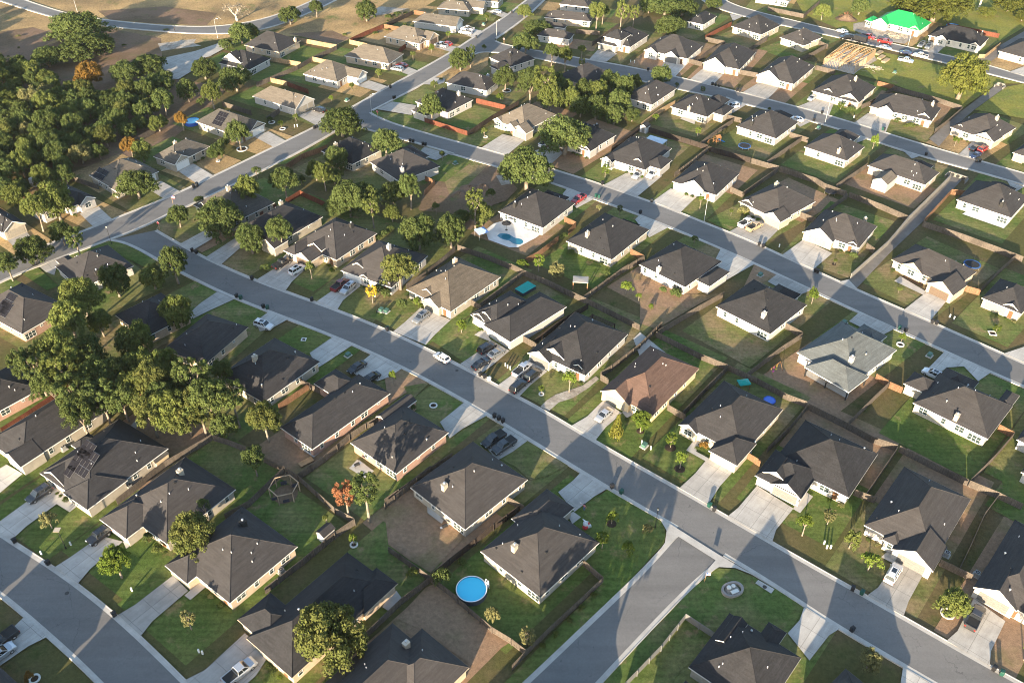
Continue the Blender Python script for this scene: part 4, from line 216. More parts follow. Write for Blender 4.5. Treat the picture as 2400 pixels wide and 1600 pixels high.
TREES=[('huge olive-green oak near first house, at the cul-de-sac, leftmost of three', 't', 'o',-173.34,355.05,10.63,11.9),('huge olive-green oak near first house, at the cul-de-sac, middle of three', 't', 'o',-162.9,337.4,11.25,10.12),('large olive-green oak near first house, at the cul-de-sac, leftmost of five', 't', 'o',-175.26,329.64,6.78,7.68),('large orange-brown autumn tree near first house, at the cul-de-sac', 't', 'a',-151.47,309.12,5.15,10.46),('large olive-green oak near first house, at the cul-de-sac, second from left of five', 't', 'o',-140.24,313.66,6.29,8.64),('huge olive-green oak near first house, at the cul-de-sac, rightmost of three', 't', 'o',-134.33,321.29,7.88,8.16),('olive-green oak near fifth house, left of diagonal avenue, leftmost of three', 't', 'o',-118.3,287.1,4.08,9.79),('large olive-green oak near first house, at the cul-de-sac, third from left of five', 't', 'o',-125.52,307.04,5.72,7.49),('olive-green oak near fifth house, left of diagonal avenue, middle of three', 't', 'o',-113.67,298.29,4.43,8.64),('yellow-green elm near fifth house, left of diagonal avenue, rightmost of two', 't', 'y',-103.38,292.54,3.91,10.27),('round green shrub near fifth house, left of diagonal avenue', 's', 'g',-108.55,295.62,1.71,2.98),('large olive-green oak near first house, at the cul-de-sac, fourth from left of five', 't', 'o',-113.38,318.5,5.14,8.16),('large olive-green oak near first house, at the cul-de-sac, rightmost of five', 't', 'o',-99.17,307.85,6.2,9.5),('olive-green oak near second house, at the cul-de-sac, leftmost of three', 't', 'o',-113.24,348.24,3.14,4.03),('large olive-green oak near second house, at the cul-de-sac, leftmost of two', 't', 'o',-108.06,353.58,5.3,9.02),('olive-green oak near second house, at the cul-de-sac, middle of three', 't', 'o',-105.42,357.19,4.01,7.2),('huge bare pale tree near second house, at the cul-de-sac', 't', 'd',-116.66,380.14,7.29,7.58),('orange-brown autumn tree near fifth house, left of diagonal avenue', 't', 'a',-108.99,275.44,2.42,6.91),('yellow-green elm near fifth house, left of diagonal avenue, leftmost of two', 't', 'y',-116.77,274.94,3.29,5.95),('bright green tree near fourth house, left of diagonal avenue', 't', 'g',-92.2,253.71,2.7,6.34),('olive-green oak near fifth house, left of diagonal avenue, rightmost of three', 't', 'o',-86.79,261.7,4.03,10.37),('round green shrub near fourth house, left of diagonal avenue', 's', 'g',-92.32,262.24,2.09,4.42),('orange-brown autumn tree near third house, left of diagonal avenue', 't', 'a',-119.05,255.24,2.92,7.87),('yellow-green elm near fourth house, left of diagonal avenue', 't', 'y',-114.77,253.11,3.73,7.87),('bright green tree near third house, left of diagonal avenue', 't', 'g',-128.95,254.77,2.7,5.66),('large olive-green oak near second house, at the cul-de-sac, rightmost of two', 't', 'o',-93.27,376.14,5.0,7.68),('olive-green oak near second house, at the cul-de-sac, rightmost of three', 't', 'o',-83.85,384.9,3.11,7.49),('large olive-green oak near tenth house, left of diagonal avenue', 't', 'o',-61.94,380.54,5.61,9.02),('round green shrub near tenth house, left of diagonal avenue, leftmost of two', 's', 'g',-52.95,382.4,1.62,2.78),('round green shrub near tenth house, left of diagonal avenue, rightmost of two', 's', 'g',-49.67,386.49,1.86,2.4),('yellow-green elm near eighth house, left of diagonal avenue', 't', 'y',-49.77,320.63,1.52,3.55),('small yellow-green elm near eighth house, left of diagonal avenue', 't', 'y',-38.58,337.62,1.13,3.74),('small young lime-green tree near ninth house, left of diagonal avenue', 't', 'l',-32.03,345.66,1.38,3.46),('small yellow-green elm near seventh house, left of diagonal avenue', 't', 'y',-57.93,308.55,1.16,3.36),('small young lime-green tree near sixth house, left of diagonal avenue', 't', 'l',-63.71,298.16,0.93,2.88),('small young lime-green tree near tenth house, left of diagonal avenue', 't', 'l',-26.32,361.08,1.07,3.17),('small young lime-green tree near fifth house, left of diagonal avenue', 't', 'l',-77.04,277.28,1.08,3.55),('small yellow-green elm near sixth house, left of diagonal avenue', 't', 'y',-73.27,283.17,1.09,2.78),('dark green shrub near fifth house, left of diagonal avenue', 's', 'o',-81.84,281.97,1.1,2.5),('small yellow-green elm near eleventh house, left of diagonal avenue', 't', 'y',-11.38,381.68,1.24,2.78),('large olive-green oak near second house, near side, far street', 't', 'o',-19.85,327.43,4.75,8.83),('olive-green oak near third house, near side, far street', 't', 'o',-16.28,330.44,2.52,9.02),('small bright green tree near third house, near side, far street', 't', 'g',-11.52,344.8,1.04,3.74),('huge olive-green oak near first house, near side, upper street', 't', 'o',-55.72,271.61,7.62,10.08),('olive-green oak near second house, near side, far street', 't', 'o',-2.89,309.33,4.07,9.5),('young lime-green tree near second house, near side, far street', 't', 'l',-4.54,300.81,1.66,2.88),('small yellow-green elm near second house, near side, far street', 't', 'y',-28.57,311.63,1.28,2.88),('olive-green oak near first house, near side, far street', 't', 'o',-27.19,281.65,4.47,11.04),('olive-green oak near first house, near side, upper street', 't', 'o',-53.72,248.2,4.08,8.45),('large olive-green oak near first house, near side, upper street', 't', 'o',-39.91,257.94,4.62,9.7),('small bright green tree near second house, near side, upper street, farthest of two', 't', 'g',-22.31,256.88,0.93,2.69),('small yellow-green elm near first house, far side, upper street', 't', 'y',-9.33,271.57,1.35,3.84),('olive-green oak near second house, near side, upper street, farthest of two', 't', 'o',-31.86,248.9,2.46,5.76),('yellow-green elm near first house, near side, upper street, farthest of two', 't', 'y',-59.2,242.14,3.01,6.91),('huge bright green tree near third house, near side, upper street', 't', 'g',4.12,237.19,8.11,13.73),('huge olive-green oak near second house, far side, upper street', 't', 'o',16.25,259.75,9.28,12.96),('olive-green oak near third house, near side, upper street, rightmost of two', 't', 'o',11.02,240.38,1.59,2.78),('small olive-green oak near second house, near side, upper street', 't', 'o',-21.98,254.91,0.83,3.65),('small young lime-green tree near third house, far side, upper street', 't', 'l',28.0,244.14,1.43,4.8),('small olive-green oak near fourth house, near side, upper street', 't', 'o',30.35,222.35,1.01,3.46),('small pale feathery tree near fourth house, near side, upper street', 't', 'p',24.73,224.11,1.01,2.69),('yellow-green elm near third house, near side, upper street, leftmost of two', 't', 'y',-10.35,215.07,2.78,12.58),('yellow-green elm near third house, near side, upper street, rightmost of two', 't', 'y',-8.43,216.65,3.53,7.58),('bright green tree near third house, near side, upper street', 't', 'g',-6.27,230.0,1.54,4.7),('olive-green oak near third house, near side, upper street, leftmost of two', 't', 'o',-14.12,217.76,2.8,4.32),('large olive-green oak near fourth house, far side, middle street, rightmost of two', 't', 'o',-16.47,205.08,4.66,10.46),('large olive-green oak near fourth house, far side, middle street, leftmost of two', 't', 'o',-24.9,203.92,5.36,11.04),('yellow-green elm near third house, far side, middle street, rightmost of two', 't', 'y',-33.74,218.16,2.43,5.66),('bright green tree near second house, near side, upper street', 't', 'g',-29.19,225.41,3.82,11.62),('olive-green oak near second house, near side, upper street, nearest of two', 't', 'o',-34.36,226.9,3.84,8.26),('small bright green tree near second house, near side, upper street, nearest of two', 't', 'g',-21.78,222.44,1.17,4.03),('olive-green oak near first house, far side, middle street', 't', 'o',-65.99,230.66,4.27,10.75),('bright green tree near first house, far side, middle street, rightmost of two', 't', 'g',-77.51,243.72,1.78,3.94),('yellow-green elm near first house, far side, middle street', 't', 'y',-74.81,223.35,4.37,12.1),('small olive-green oak near first house, near side, upper street', 't', 'o',-63.15,239.34,1.41,3.26),('yellow-green elm near first house, near side, upper street, nearest of two', 't', 'y',-55.36,235.59,3.35,9.7),('bright green tree near first house, near side, upper street', 't', 'g',-53.45,239.91,3.19,5.47),('large olive-green oak near third house, far side, middle street, middle of three', 't', 'o',-45.85,221.01,4.9,11.52),('large olive-green oak near third house, far side, middle street, leftmost of three', 't', 'o',-49.11,222.17,4.92,6.34),('large olive-green oak near third house, far side, middle street, rightmost of three', 't', 'o',-42.23,224.06,4.95,9.31),('yellow-green elm near third house, far side, middle street, leftmost of two', 't', 'y',-38.61,214.91,2.78,10.66),('bright green tree near first house, far side, middle street, leftmost of two', 't', 'g',-92.36,214.69,3.14,7.2),('large olive-green oak near first house, far side, middle street', 't', 'o',-79.27,210.27,6.93,11.33),('dark green shrub near first house, far side, middle street', 's', 'o',-90.68,227.89,1.74,2.5),('bright green tree near second house, far side, middle street', 't', 'g',-69.24,201.65,4.26,9.31),('olive-green oak near second house, far side, middle street', 't', 'o',-61.6,202.71,3.74,10.94),('olive-green oak near second house, above bottom-left street', 't', 'o',-127.61,188.49,3.06,8.64),('large olive-green oak near first house, near side, middle street', 't', 'o',-124.43,196.25,4.53,8.64),('olive-green oak near first house, near side, middle street, middle of three', 't', 'o',-114.36,199.44,2.64,9.6),('olive-green oak near first house, near side, middle street, leftmost of three', 't', 'o',-120.71,204.97,3.23,7.78),('olive-green oak near second house, near side, middle street', 't', 'o',-85.08,187.65,4.4,11.23),('yellow-green elm near second house, near side, middle street, rightmost of two', 't', 'y',-90.14,185.21,3.53,7.2),('large yellow-green elm near second house, near side, middle street, rightmost of four', 't', 'y',-79.25,169.52,4.61,9.5),('olive-green oak near first house, near side, middle street, rightmost of three', 't', 'o',-98.06,181.86,4.31,9.6),('large yellow-green elm near second house, near side, middle street, second from left of four', 't', 'y',-101.04,170.04,4.93,13.73),('yellow-green elm near second house, near side, middle street, leftmost of two', 't', 'y',-96.16,165.88,3.29,7.78),('large yellow-green elm near second house, near side, middle street, leftmost of four', 't', 'y',-101.07,162.57,5.11,13.34),('large yellow-green elm near second house, near side, middle street, third from left of four', 't', 'y',-85.1,157.93,5.02,10.08),('large olive-green oak near third house, left of diagonal avenue', 't', 'o',-109.11,230.61,5.82,9.41),('large yellow-green elm near second house, left of diagonal avenue', 't', 'y',-127.11,218.19,5.98,12.77),('yellow-green elm near first house, left of diagonal avenue, nearest of two', 't', 'y',-129.62,212.38,3.49,11.71),('yellow-green elm near first house, left of diagonal avenue, farthest of two', 't', 'y',-141.36,224.97,4.2,8.16),('olive-green oak near first house, left of diagonal avenue', 't', 'o',-147.6,229.9,4.26,6.91),('yellow-green elm near third house, above bottom-left street, nearest of two', 't', 'y',-93.17,141.79,4.38,16.03),('olive-green oak near third house, above bottom-left street, rightmost of five', 't', 'o',-87.02,142.92,4.14,13.25),('golden-olive tree near fourth house, above bottom-left street, middle of three', 't', 'v',-74.91,140.26,4.22,13.73),('golden-olive tree near fourth house, above bottom-left street, leftmost of three', 't', 'v',-73.17,132.4,3.72,11.71),('olive-green oak near third house, above bottom-left street, leftmost of five', 't', 'o',-96.1,139.72,3.7,12.38),('olive-green oak near third house, above bottom-left street, fourth from left of five', 't', 'o',-87.44,140.17,4.22,12.38),('golden-olive tree near fourth house, above bottom-left street, rightmost of three', 't', 'v',-66.38,133.08,3.98,10.08),('olive-green oak near first house, above bottom-left street, rightmost of two', 't', 'o',-101.37,145.26,3.66,13.82),('large yellow-green elm near first house, above bottom-left street', 't', 'y',-98.98,150.7,4.67,13.34),('large olive-green oak near third house, above bottom-left street', 't', 'o',-92.67,150.01,5.32,12.48),('olive-green oak near third house, above bottom-left street, second from left of five', 't', 'o',-88.7,134.81,4.25,15.07),('bright green tree near fourth house, above bottom-left street, leftmost of two', 't', 'g',-80.86,137.21,3.79,10.66),('yellow-green elm near third house, near side, middle street, leftmost of two', 't', 'y',-80.28,147.56,3.95,11.04),('yellow-green elm near third house, near side, middle street, rightmost of two', 't', 'y',-75.26,147.6,4.22,11.04),('large yellow-green elm near fourth house, above bottom-left street', 't', 'y',-69.04,133.7,5.23,12.29),('olive-green oak near fourth house, near side, middle street, second from left of five', 't', 'o',-66.23,139.99,4.22,15.46),('large olive-green oak near fourth house, near side, middle street', 't', 'o',-60.97,133.12,4.72,15.26),('olive-green oak near fourth house, near side, middle street, rightmost of five', 't', 'o',-57.0,135.41,3.01,13.15),('olive-green oak near fourth house, near side, middle street, third from left of five', 't', 'o',-62.72,147.29,2.63,8.64),('olive-green oak near fourth house, near side, middle street, fourth from left of five', 't', 'o',-58.78,132.5,3.1,6.91),('dark green shrub near first house, above bottom-left street', 's', 'o',-108.82,157.44,1.12,3.74),('bright green tree near fifth house, above bottom-left street', 't', 'g',-50.17,121.81,2.49,7.97),('large golden-olive tree near sixth house, above bottom-left street', 't', 'v',-56.5,102.61,4.57,10.46),('small bright green tree near fifth house, above bottom-left street', 't', 'g',-56.74,110.17,1.21,6.82),('salmon-orange autumn tree near sixth house, near side, middle street', 't', 'A',-30.57,111.29,2.5,10.27),('bright green tree near seventh house, near side, middle street', 't', 'g',-26.54,110.27,2.99,13.34),('small yellow-green elm near sixth house, above bottom-left street', 't', 'y',-34.33,109.18,0.71,3.46),('small young lime-green tree near seventh house, above bottom-left street', 't', 'l',-28.77,105.03,0.92,3.17),('golden-olive tree near fifth house, near side, middle street', 't', 'v',-49.95,131.45,3.56,10.46),('small young lime-green tree near fifth house, near side, middle street', 't', 'l',-26.3,149.42,1.04,3.94),('dark green shrub near sixth house, near side, middle street', 's', 'o',-21.04,140.45,0.7,2.59),('large golden-olive tree near seventh house, above bottom-left street', 't', 'v',-29.01,82.22,6.51,11.81),('round green shrub near eighth house, near side, middle street, nearest of two', 's', 'g',-11.86,96.34,1.53,4.99),('pale tufted shrub near eighth house, near side, middle street, leftmost of two', 's', 'p',-3.11,88.7,1.2,4.8),('yellowish shrub near seventh house, above bottom-left street', 's', 'y',-17.17,98.04,0.87,2.78),('round green shrub near eighth house, near side, middle street, farthest of two', 's', 'g',-8.62,100.68,0.88,1.63),('young lime-green tree near fifth house, above bottom-left street', 't', 'l',-68.65,97.49,2.93,8.16),('small pale feathery tree near sixth house, above bottom-left street', 't', 'p',-53.44,87.15,1.48,5.28),('pale feathery tree near fourth house, above bottom-left street', 't', 'p',-85.38,108.49,1.64,4.32),('orange-tinged shrub near sixth house, above bottom-left street', 's', 'a',-75.99,77.42,0.69,3.46),('round green shrub near fifth house, above bottom-left street', 's', 'g',-66.46,105.69,0.9,2.5),('yellowish shrub near fifth house, above bottom-left street', 's', 'y',-63.82,102.99,0.99,2.21),('small young lime-green tree near eighth house, near side, middle street, farthest of two', 't', 'l',18.83,110.12,1.21,3.74),('small young lime-green tree near eighth house, near side, middle street, nearest of two', 't', 'l',16.57,104.45,1.29,4.32),('light green shrub near eighth house, near side, middle street', 's', 'l',21.27,103.74,1.19,2.88),('pale tufted shrub near eighth house, near side, middle street, rightmost of two', 's', 'p',25.24,108.0,1.06,2.78),('pale feathery tree near eighth house, near side, middle street', 't', 'p',2.77,84.39,1.55,4.99),('yellowish shrub near eighth house, near side, middle street, farthest of five', 's', 'y',14.39,94.02,0.57,1.25),('yellowish shrub near eighth house, near side, middle street, second from back of five', 's', 'y',12.17,91.58,0.56,1.15),('yellowish shrub near eighth house, near side, middle street, third from back of five', 's', 'y',9.9,88.93,0.55,1.34),('yellowish shrub near eighth house, near side, middle street, fourth from back of five', 's', 'y',7.6,86.4,0.55,1.34),('yellowish shrub near eighth house, near side, middle street, nearest of five', 's', 'y',5.37,84.03,0.54,1.44),('small young lime-green tree near ninth house, far side, middle street, farthest of two', 't', 'l',32.58,130.13,1.33,4.32),('small young lime-green tree near ninth house, far side, middle street, nearest of two', 't', 'l',33.64,124.29,1.23,4.7),('young lime-green tree near tenth house, far side, middle street', 't', 'l',53.98,107.69,1.64,5.86),('small pale feathery tree near tenth house, far side, middle street', 't', 'p',59.35,110.38,1.43,4.03),('yellow-green elm near eleventh house, far side, middle street', 't', 'y',61.81,104.78,1.83,4.9),('young lime-green tree near eleventh house, far side, middle street', 't', 'l',63.71,99.91,1.79,4.7),('dense cone-shaped green tree near eighth house, far side, middle street', 't', 'c',21.54,132.91,1.83,6.34),('young lime-green tree near eighth house, far side, middle street', 't', 'l',26.91,134.56,2.22,5.95),('young lime-green tree near seventh house, far side, middle street', 't', 'l',12.6,147.01,1.81,6.24),('small young lime-green tree near seventh house, far side, middle street', 't', 'l',6.49,146.25,0.77,2.69),('dark green shrub near eighth house, far side, middle street', 's', 'o',24.28,137.97,0.58,1.06),('round green shrub near ninth house, far side, middle street', 's', 'g',37.96,129.73,0.5,0.96),('orange-tinged shrub near ninth house, far side, middle street', 's', 'a',39.29,129.7,0.89,2.5),('yellow-green elm near twelfth house, far side, middle street', 't', 'y',74.81,90.87,2.95,6.14),('pale feathery tree near house on the bottom corner lot', 't', 'p',57.78,80.74,2.26,4.7),('young lime-green tree near twelfth house, far side, middle street', 't', 'l',83.87,82.26,1.54,6.14),('small yellow-green elm near third house, far side, middle street', 't', 'y',-51.43,189.89,1.36,5.66),('bright golden-yellow young tree near fourth house, far side, middle street', 't', 'Y',-34.49,179.51,1.53,5.57),('round green shrub near fifth house, far side, middle street', 's', 'g',-26.81,176.78,1.47,3.94),('round green shrub near fourth house, far side, middle street', 's', 'g',-31.4,181.97,1.36,3.17),('dark green shrub near fourth house, far side, middle street', 's', 'o',-33.41,182.88,1.64,3.74),('large golden-olive tree near fourth house, far side, middle street', 't', 'v',-28.21,185.45,4.54,11.14),('light green shrub near third house, far side, middle street', 's', 'l',-46.66,192.4,0.7,2.21),('light green shrub near fifth house, far side, middle street, leftmost of two', 's', 'l',-23.47,178.38,0.94,3.07),('round green shrub near second house, far side, middle street', 's', 'g',-64.1,193.5,1.27,2.4),('young lime-green tree near sixth house, far side, middle street, leftmost of two', 't', 'l',-11.97,168.03,1.54,4.03),('round green shrub near third house, far side, middle street, rightmost of three', 's', 'g',-33.67,213.02,1.36,2.11),('round green shrub near third house, far side, middle street, middle of three', 's', 'g',-35.22,210.74,1.35,2.11),('round green shrub near third house, far side, middle street, leftmost of three', 's', 'g',-36.81,209.05,1.19,1.73),('young lime-green tree near sixth house, far side, middle street, rightmost of two', 't', 'l',6.85,193.88,1.68,5.57),('pale feathery tree near fourth house, near side, upper street', 't', 'p',11.44,191.43,2.4,4.42),('light green shrub near fifth house, far side, middle street, rightmost of two', 's', 'l',2.47,195.87,1.57,2.59),('small young lime-green tree near fifth house, near side, upper street, leftmost of two', 't', 'l',28.56,183.89,1.48,4.22),('small young lime-green tree near fifth house, near side, upper street, rightmost of two', 't', 'l',31.39,180.89,0.81,2.69),('light green shrub near fifth house, near side, upper street', 's', 'l',34.15,177.83,0.67,1.82),('round green shrub near fourth house, near side, upper street, rightmost of two', 's', 'g',24.41,192.04,1.13,2.4),('small olive-green oak near fifth house, near side, upper street', 't', 'o',49.16,206.4,1.12,3.55),('small young lime-green tree near fourth house, far side, upper street', 't', 'l',53.95,226.18,1.02,4.61),('small young lime-green tree near fifth house, far side, upper street', 't', 'l',62.23,222.61,0.59,2.21),('round green shrub near fourth house, near side, upper street, leftmost of two', 's', 'g',14.18,209.81,1.04,2.3),('dark green shrub near fourth house, near side, upper street, leftmost of two', 's', 'o',15.58,201.62,1.16,2.11),('dark green shrub near fourth house, near side, upper street, rightmost of two', 's', 'o',23.34,196.56,0.57,1.44),('round green shrub near fifth house, near side, upper street, rightmost of four', 's', 'g',40.94,183.29,1.5,2.5),('pale tufted shrub near fifth house, far side, upper street', 's', 'p',65.77,223.28,1.56,2.88),('young lime-green tree near sixth house, near side, upper street', 't', 'l',74.4,180.35,1.53,4.7),('small yellow-green elm near sixth house, far side, upper street', 't', 'y',84.91,197.79,0.7,2.11),('small yellow-green elm near seventh house, far side, upper street', 't', 'y',97.43,184.95,0.74,2.21),('small young lime-green tree near seventh house, near side, upper street', 't', 'l',91.56,165.34,0.9,2.59),('small young lime-green tree near eighth house, far side, upper street', 't', 'l',115.41,169.07,1.05,2.5),('young lime-green tree near eighth house, near side, far street', 't', 'l',115.78,264.93,1.51,4.99),('small young lime-green tree near seventh house, beyond far street', 't', 'l',142.77,266.76,1.14,3.55),('small young lime-green tree near fifth house, beyond far street', 't', 'l',113.84,294.69,1.23,2.59),('round green shrub near fifth house, beyond far street', 's', 'g',116.44,291.94,1.5,2.78),('yellowish shrub near sixth house, beyond far street', 's', 'y',132.75,279.69,1.46,2.4),('round green shrub near sixth house, beyond far street', 's', 'g',130.46,284.86,1.11,1.63),('huge yellow-green oak near sixth house, beyond far street', 't', 'V',158.08,303.91,10.16,16.7),('huge yellow-green oak near fifth house, along farthest street, rightmost of two', 't', 'V',178.19,384.04,15.83,14.24),('yellow-green elm near third house, along farthest street', 't', 'y',131.12,384.69,3.4,7.3),('large olive-green oak near fifth house, along farthest street', 't', 'o',148.99,391.76,4.59,7.01),('huge yellow-green oak near sixth house, along farthest street', 't', 'V',215.66,396.92,8.7,7.83),('yellow-green oak near seventh house, along farthest street', 't', 'V',216.72,385.28,4.25,4.51),('huge yellow-green oak near fifth house, along farthest street, leftmost of two', 't', 'V',170.03,396.94,7.25,6.53),('sunlit yellow-green oak near sixth house, along farthest street', 't', 'V',203.53,390.5,4.29,4.13),('huge olive-green oak near first house, along farthest street, farthest of three', 't', 'o',64.99,390.51,8.02,7.22),('huge olive-green oak near first house, along farthest street, middle of three', 't', 'o',72.32,389.25,7.43,6.91),('olive-green oak near first house, along farthest street', 't', 'o',87.61,399.24,4.37,4.32),('small olive-green oak near sixth house, near side, far street', 't', 'o',68.02,308.0,1.16,2.69),('yellow-green elm near second house, right of diagonal avenue, rightmost of two', 't', 'y',34.13,371.28,3.67,11.9),('olive-green oak near second house, right of diagonal avenue', 't', 'o',37.21,378.21,2.8,8.64),('yellow-green elm near first house, beyond far street, leftmost of two', 't', 'y',44.31,372.27,3.5,12.48),('yellow-green elm near first house, beyond far street, rightmost of two', 't', 'y',49.86,374.92,2.78,9.98),('large olive-green oak near first house, along farthest street', 't', 'o',58.41,392.46,4.8,6.91),('huge olive-green oak near first house, along farthest street, nearest of three', 't', 'o',63.85,365.0,7.25,8.74),('bright green tree near fifth house, near side, far street', 't', 'g',53.93,314.69,4.37,7.78),('bright green tree near third house, near side, far street', 't', 'g',14.42,332.76,3.04,9.12),('yellow-green elm near fourth house, near side, far street', 't', 'y',19.43,327.15,3.17,10.08),('yellow-green elm near first house, right of diagonal avenue', 't', 'y',26.53,341.33,1.83,5.28),('small yellow-green elm near fourth house, near side, far street', 't', 'y',25.71,329.34,1.34,4.8),('large olive-green oak near third house, near side, far street', 't', 'o',4.55,344.42,5.55,8.45),('large olive-green oak near first house, right of diagonal avenue', 't', 'o',9.77,365.06,5.8,5.95),('yellow-green elm near second house, right of diagonal avenue, leftmost of two', 't', 'y',4.57,385.73,3.6,5.86),('yellow-green elm near first house, far side, upper street, leftmost of two', 't', 'y',10.41,292.9,4.3,16.61),('large yellow-green elm near first house, far side, upper street', 't', 'y',12.88,291.16,5.04,10.75),('large olive-green oak near first house, far side, upper street', 't', 'o',5.93,296.44,4.96,14.02),('yellow-green elm near first house, far side, upper street, rightmost of two', 't', 'y',19.8,294.5,3.7,7.97),('olive-green oak near fourth house, near side, far street, rightmost of three', 't', 'o',25.15,299.41,4.06,9.02),('large yellow-green elm near fifth house, near side, far street', 't', 'y',29.67,298.24,4.67,9.02),('large olive-green oak near fourth house, near side, far street', 't', 'o',34.88,308.93,4.63,8.16),('olive-green oak near fifth house, near side, far street, farthest of two', 't', 'o',39.23,299.58,4.37,10.46),('yellow-green elm near fifth house, near side, far street', 't', 'y',43.53,309.04,2.72,6.62),('large olive-green oak near fifth house, near side, far street', 't', 'o',35.77,289.38,4.57,9.6),('large olive-green oak near second house, far side, upper street', 't', 'o',28.0,285.25,4.52,9.31),('olive-green oak near first house, far side, upper street', 't', 'o',22.94,287.49,3.79,7.87),('olive-green oak near second house, far side, upper street', 't', 'o',33.89,281.93,3.88,7.3),('olive-green oak near fifth house, near side, far street, nearest of two', 't', 'o',40.24,284.26,3.0,4.9),('olive-green oak near fourth house, near side, far street, middle of three', 't', 'o',17.6,302.4,3.77,8.06),('olive-green oak near fourth house, near side, far street, leftmost of three', 't', 'o',15.76,308.69,3.19,7.87),('dark green shrub near fifth house, near side, far street', 's', 'o',59.64,313.78,0.79,1.73),('small olive-green oak near seventh house, near side, far street', 't', 'o',88.5,292.44,0.71,1.92),('small young lime-green tree near sixth house, near side, far street, leftmost of two', 't', 'l',48.18,284.42,1.39,2.78),('small young lime-green tree near sixth house, near side, far street, rightmost of two', 't', 'l',60.76,273.01,1.16,3.46),('round green shrub near sixth house, far side, upper street', 's', 'g',90.46,200.67,1.01,2.5),('round green shrub near fifth house, near side, upper street, second from left of four', 's', 'g',38.03,184.96,0.96,1.82),('round green shrub near fifth house, near side, upper street, third from left of four', 's', 'g',40.8,183.1,1.37,2.69),('round green shrub near fifth house, near side, upper street, leftmost of four', 's', 'g',34.19,178.01,0.54,1.73),('olive-green oak near eighth house, above bottom-left street, farthest of two', 't', 'o',4.57,67.89,3.81,13.06),('olive-green oak near eighth house, above bottom-left street, nearest of two', 't', 'o',8.63,63.31,4.1,16.32),('bright green tree near eighth house, above bottom-left street', 't', 'g',-0.69,68.88,3.32,11.62),('olive-green oak near first house, above bottom-left street, leftmost of two', 't', 'o',-105.02,146.61,3.15,11.62),('yellow-green elm near third house, above bottom-left street, farthest of two', 't', 'y',-93.96,146.38,3.93,11.9),('golden-olive tree near third house, above bottom-left street', 't', 'v',-84.68,144.33,3.9,11.33),('yellow-green elm near fourth house, above bottom-left street', 't', 'y',-79.09,140.23,3.58,11.23),('olive-green oak near fourth house, near side, middle street, leftmost of five', 't', 'o',-69.81,140.3,3.84,10.66),('bright green tree near fourth house, above bottom-left street, rightmost of two', 't', 'g',-71.86,136.28,3.78,11.81),('golden-olive tree near fifth house, above bottom-left street', 't', 'v',-63.22,133.11,3.73,13.34),('olive-green oak near third house, above bottom-left street, third from left of five', 't', 'o',-87.31,132.3,3.96,12.0),('bright green tree near third house, above bottom-left street', 't', 'g',-84.18,136.19,3.52,12.58)]
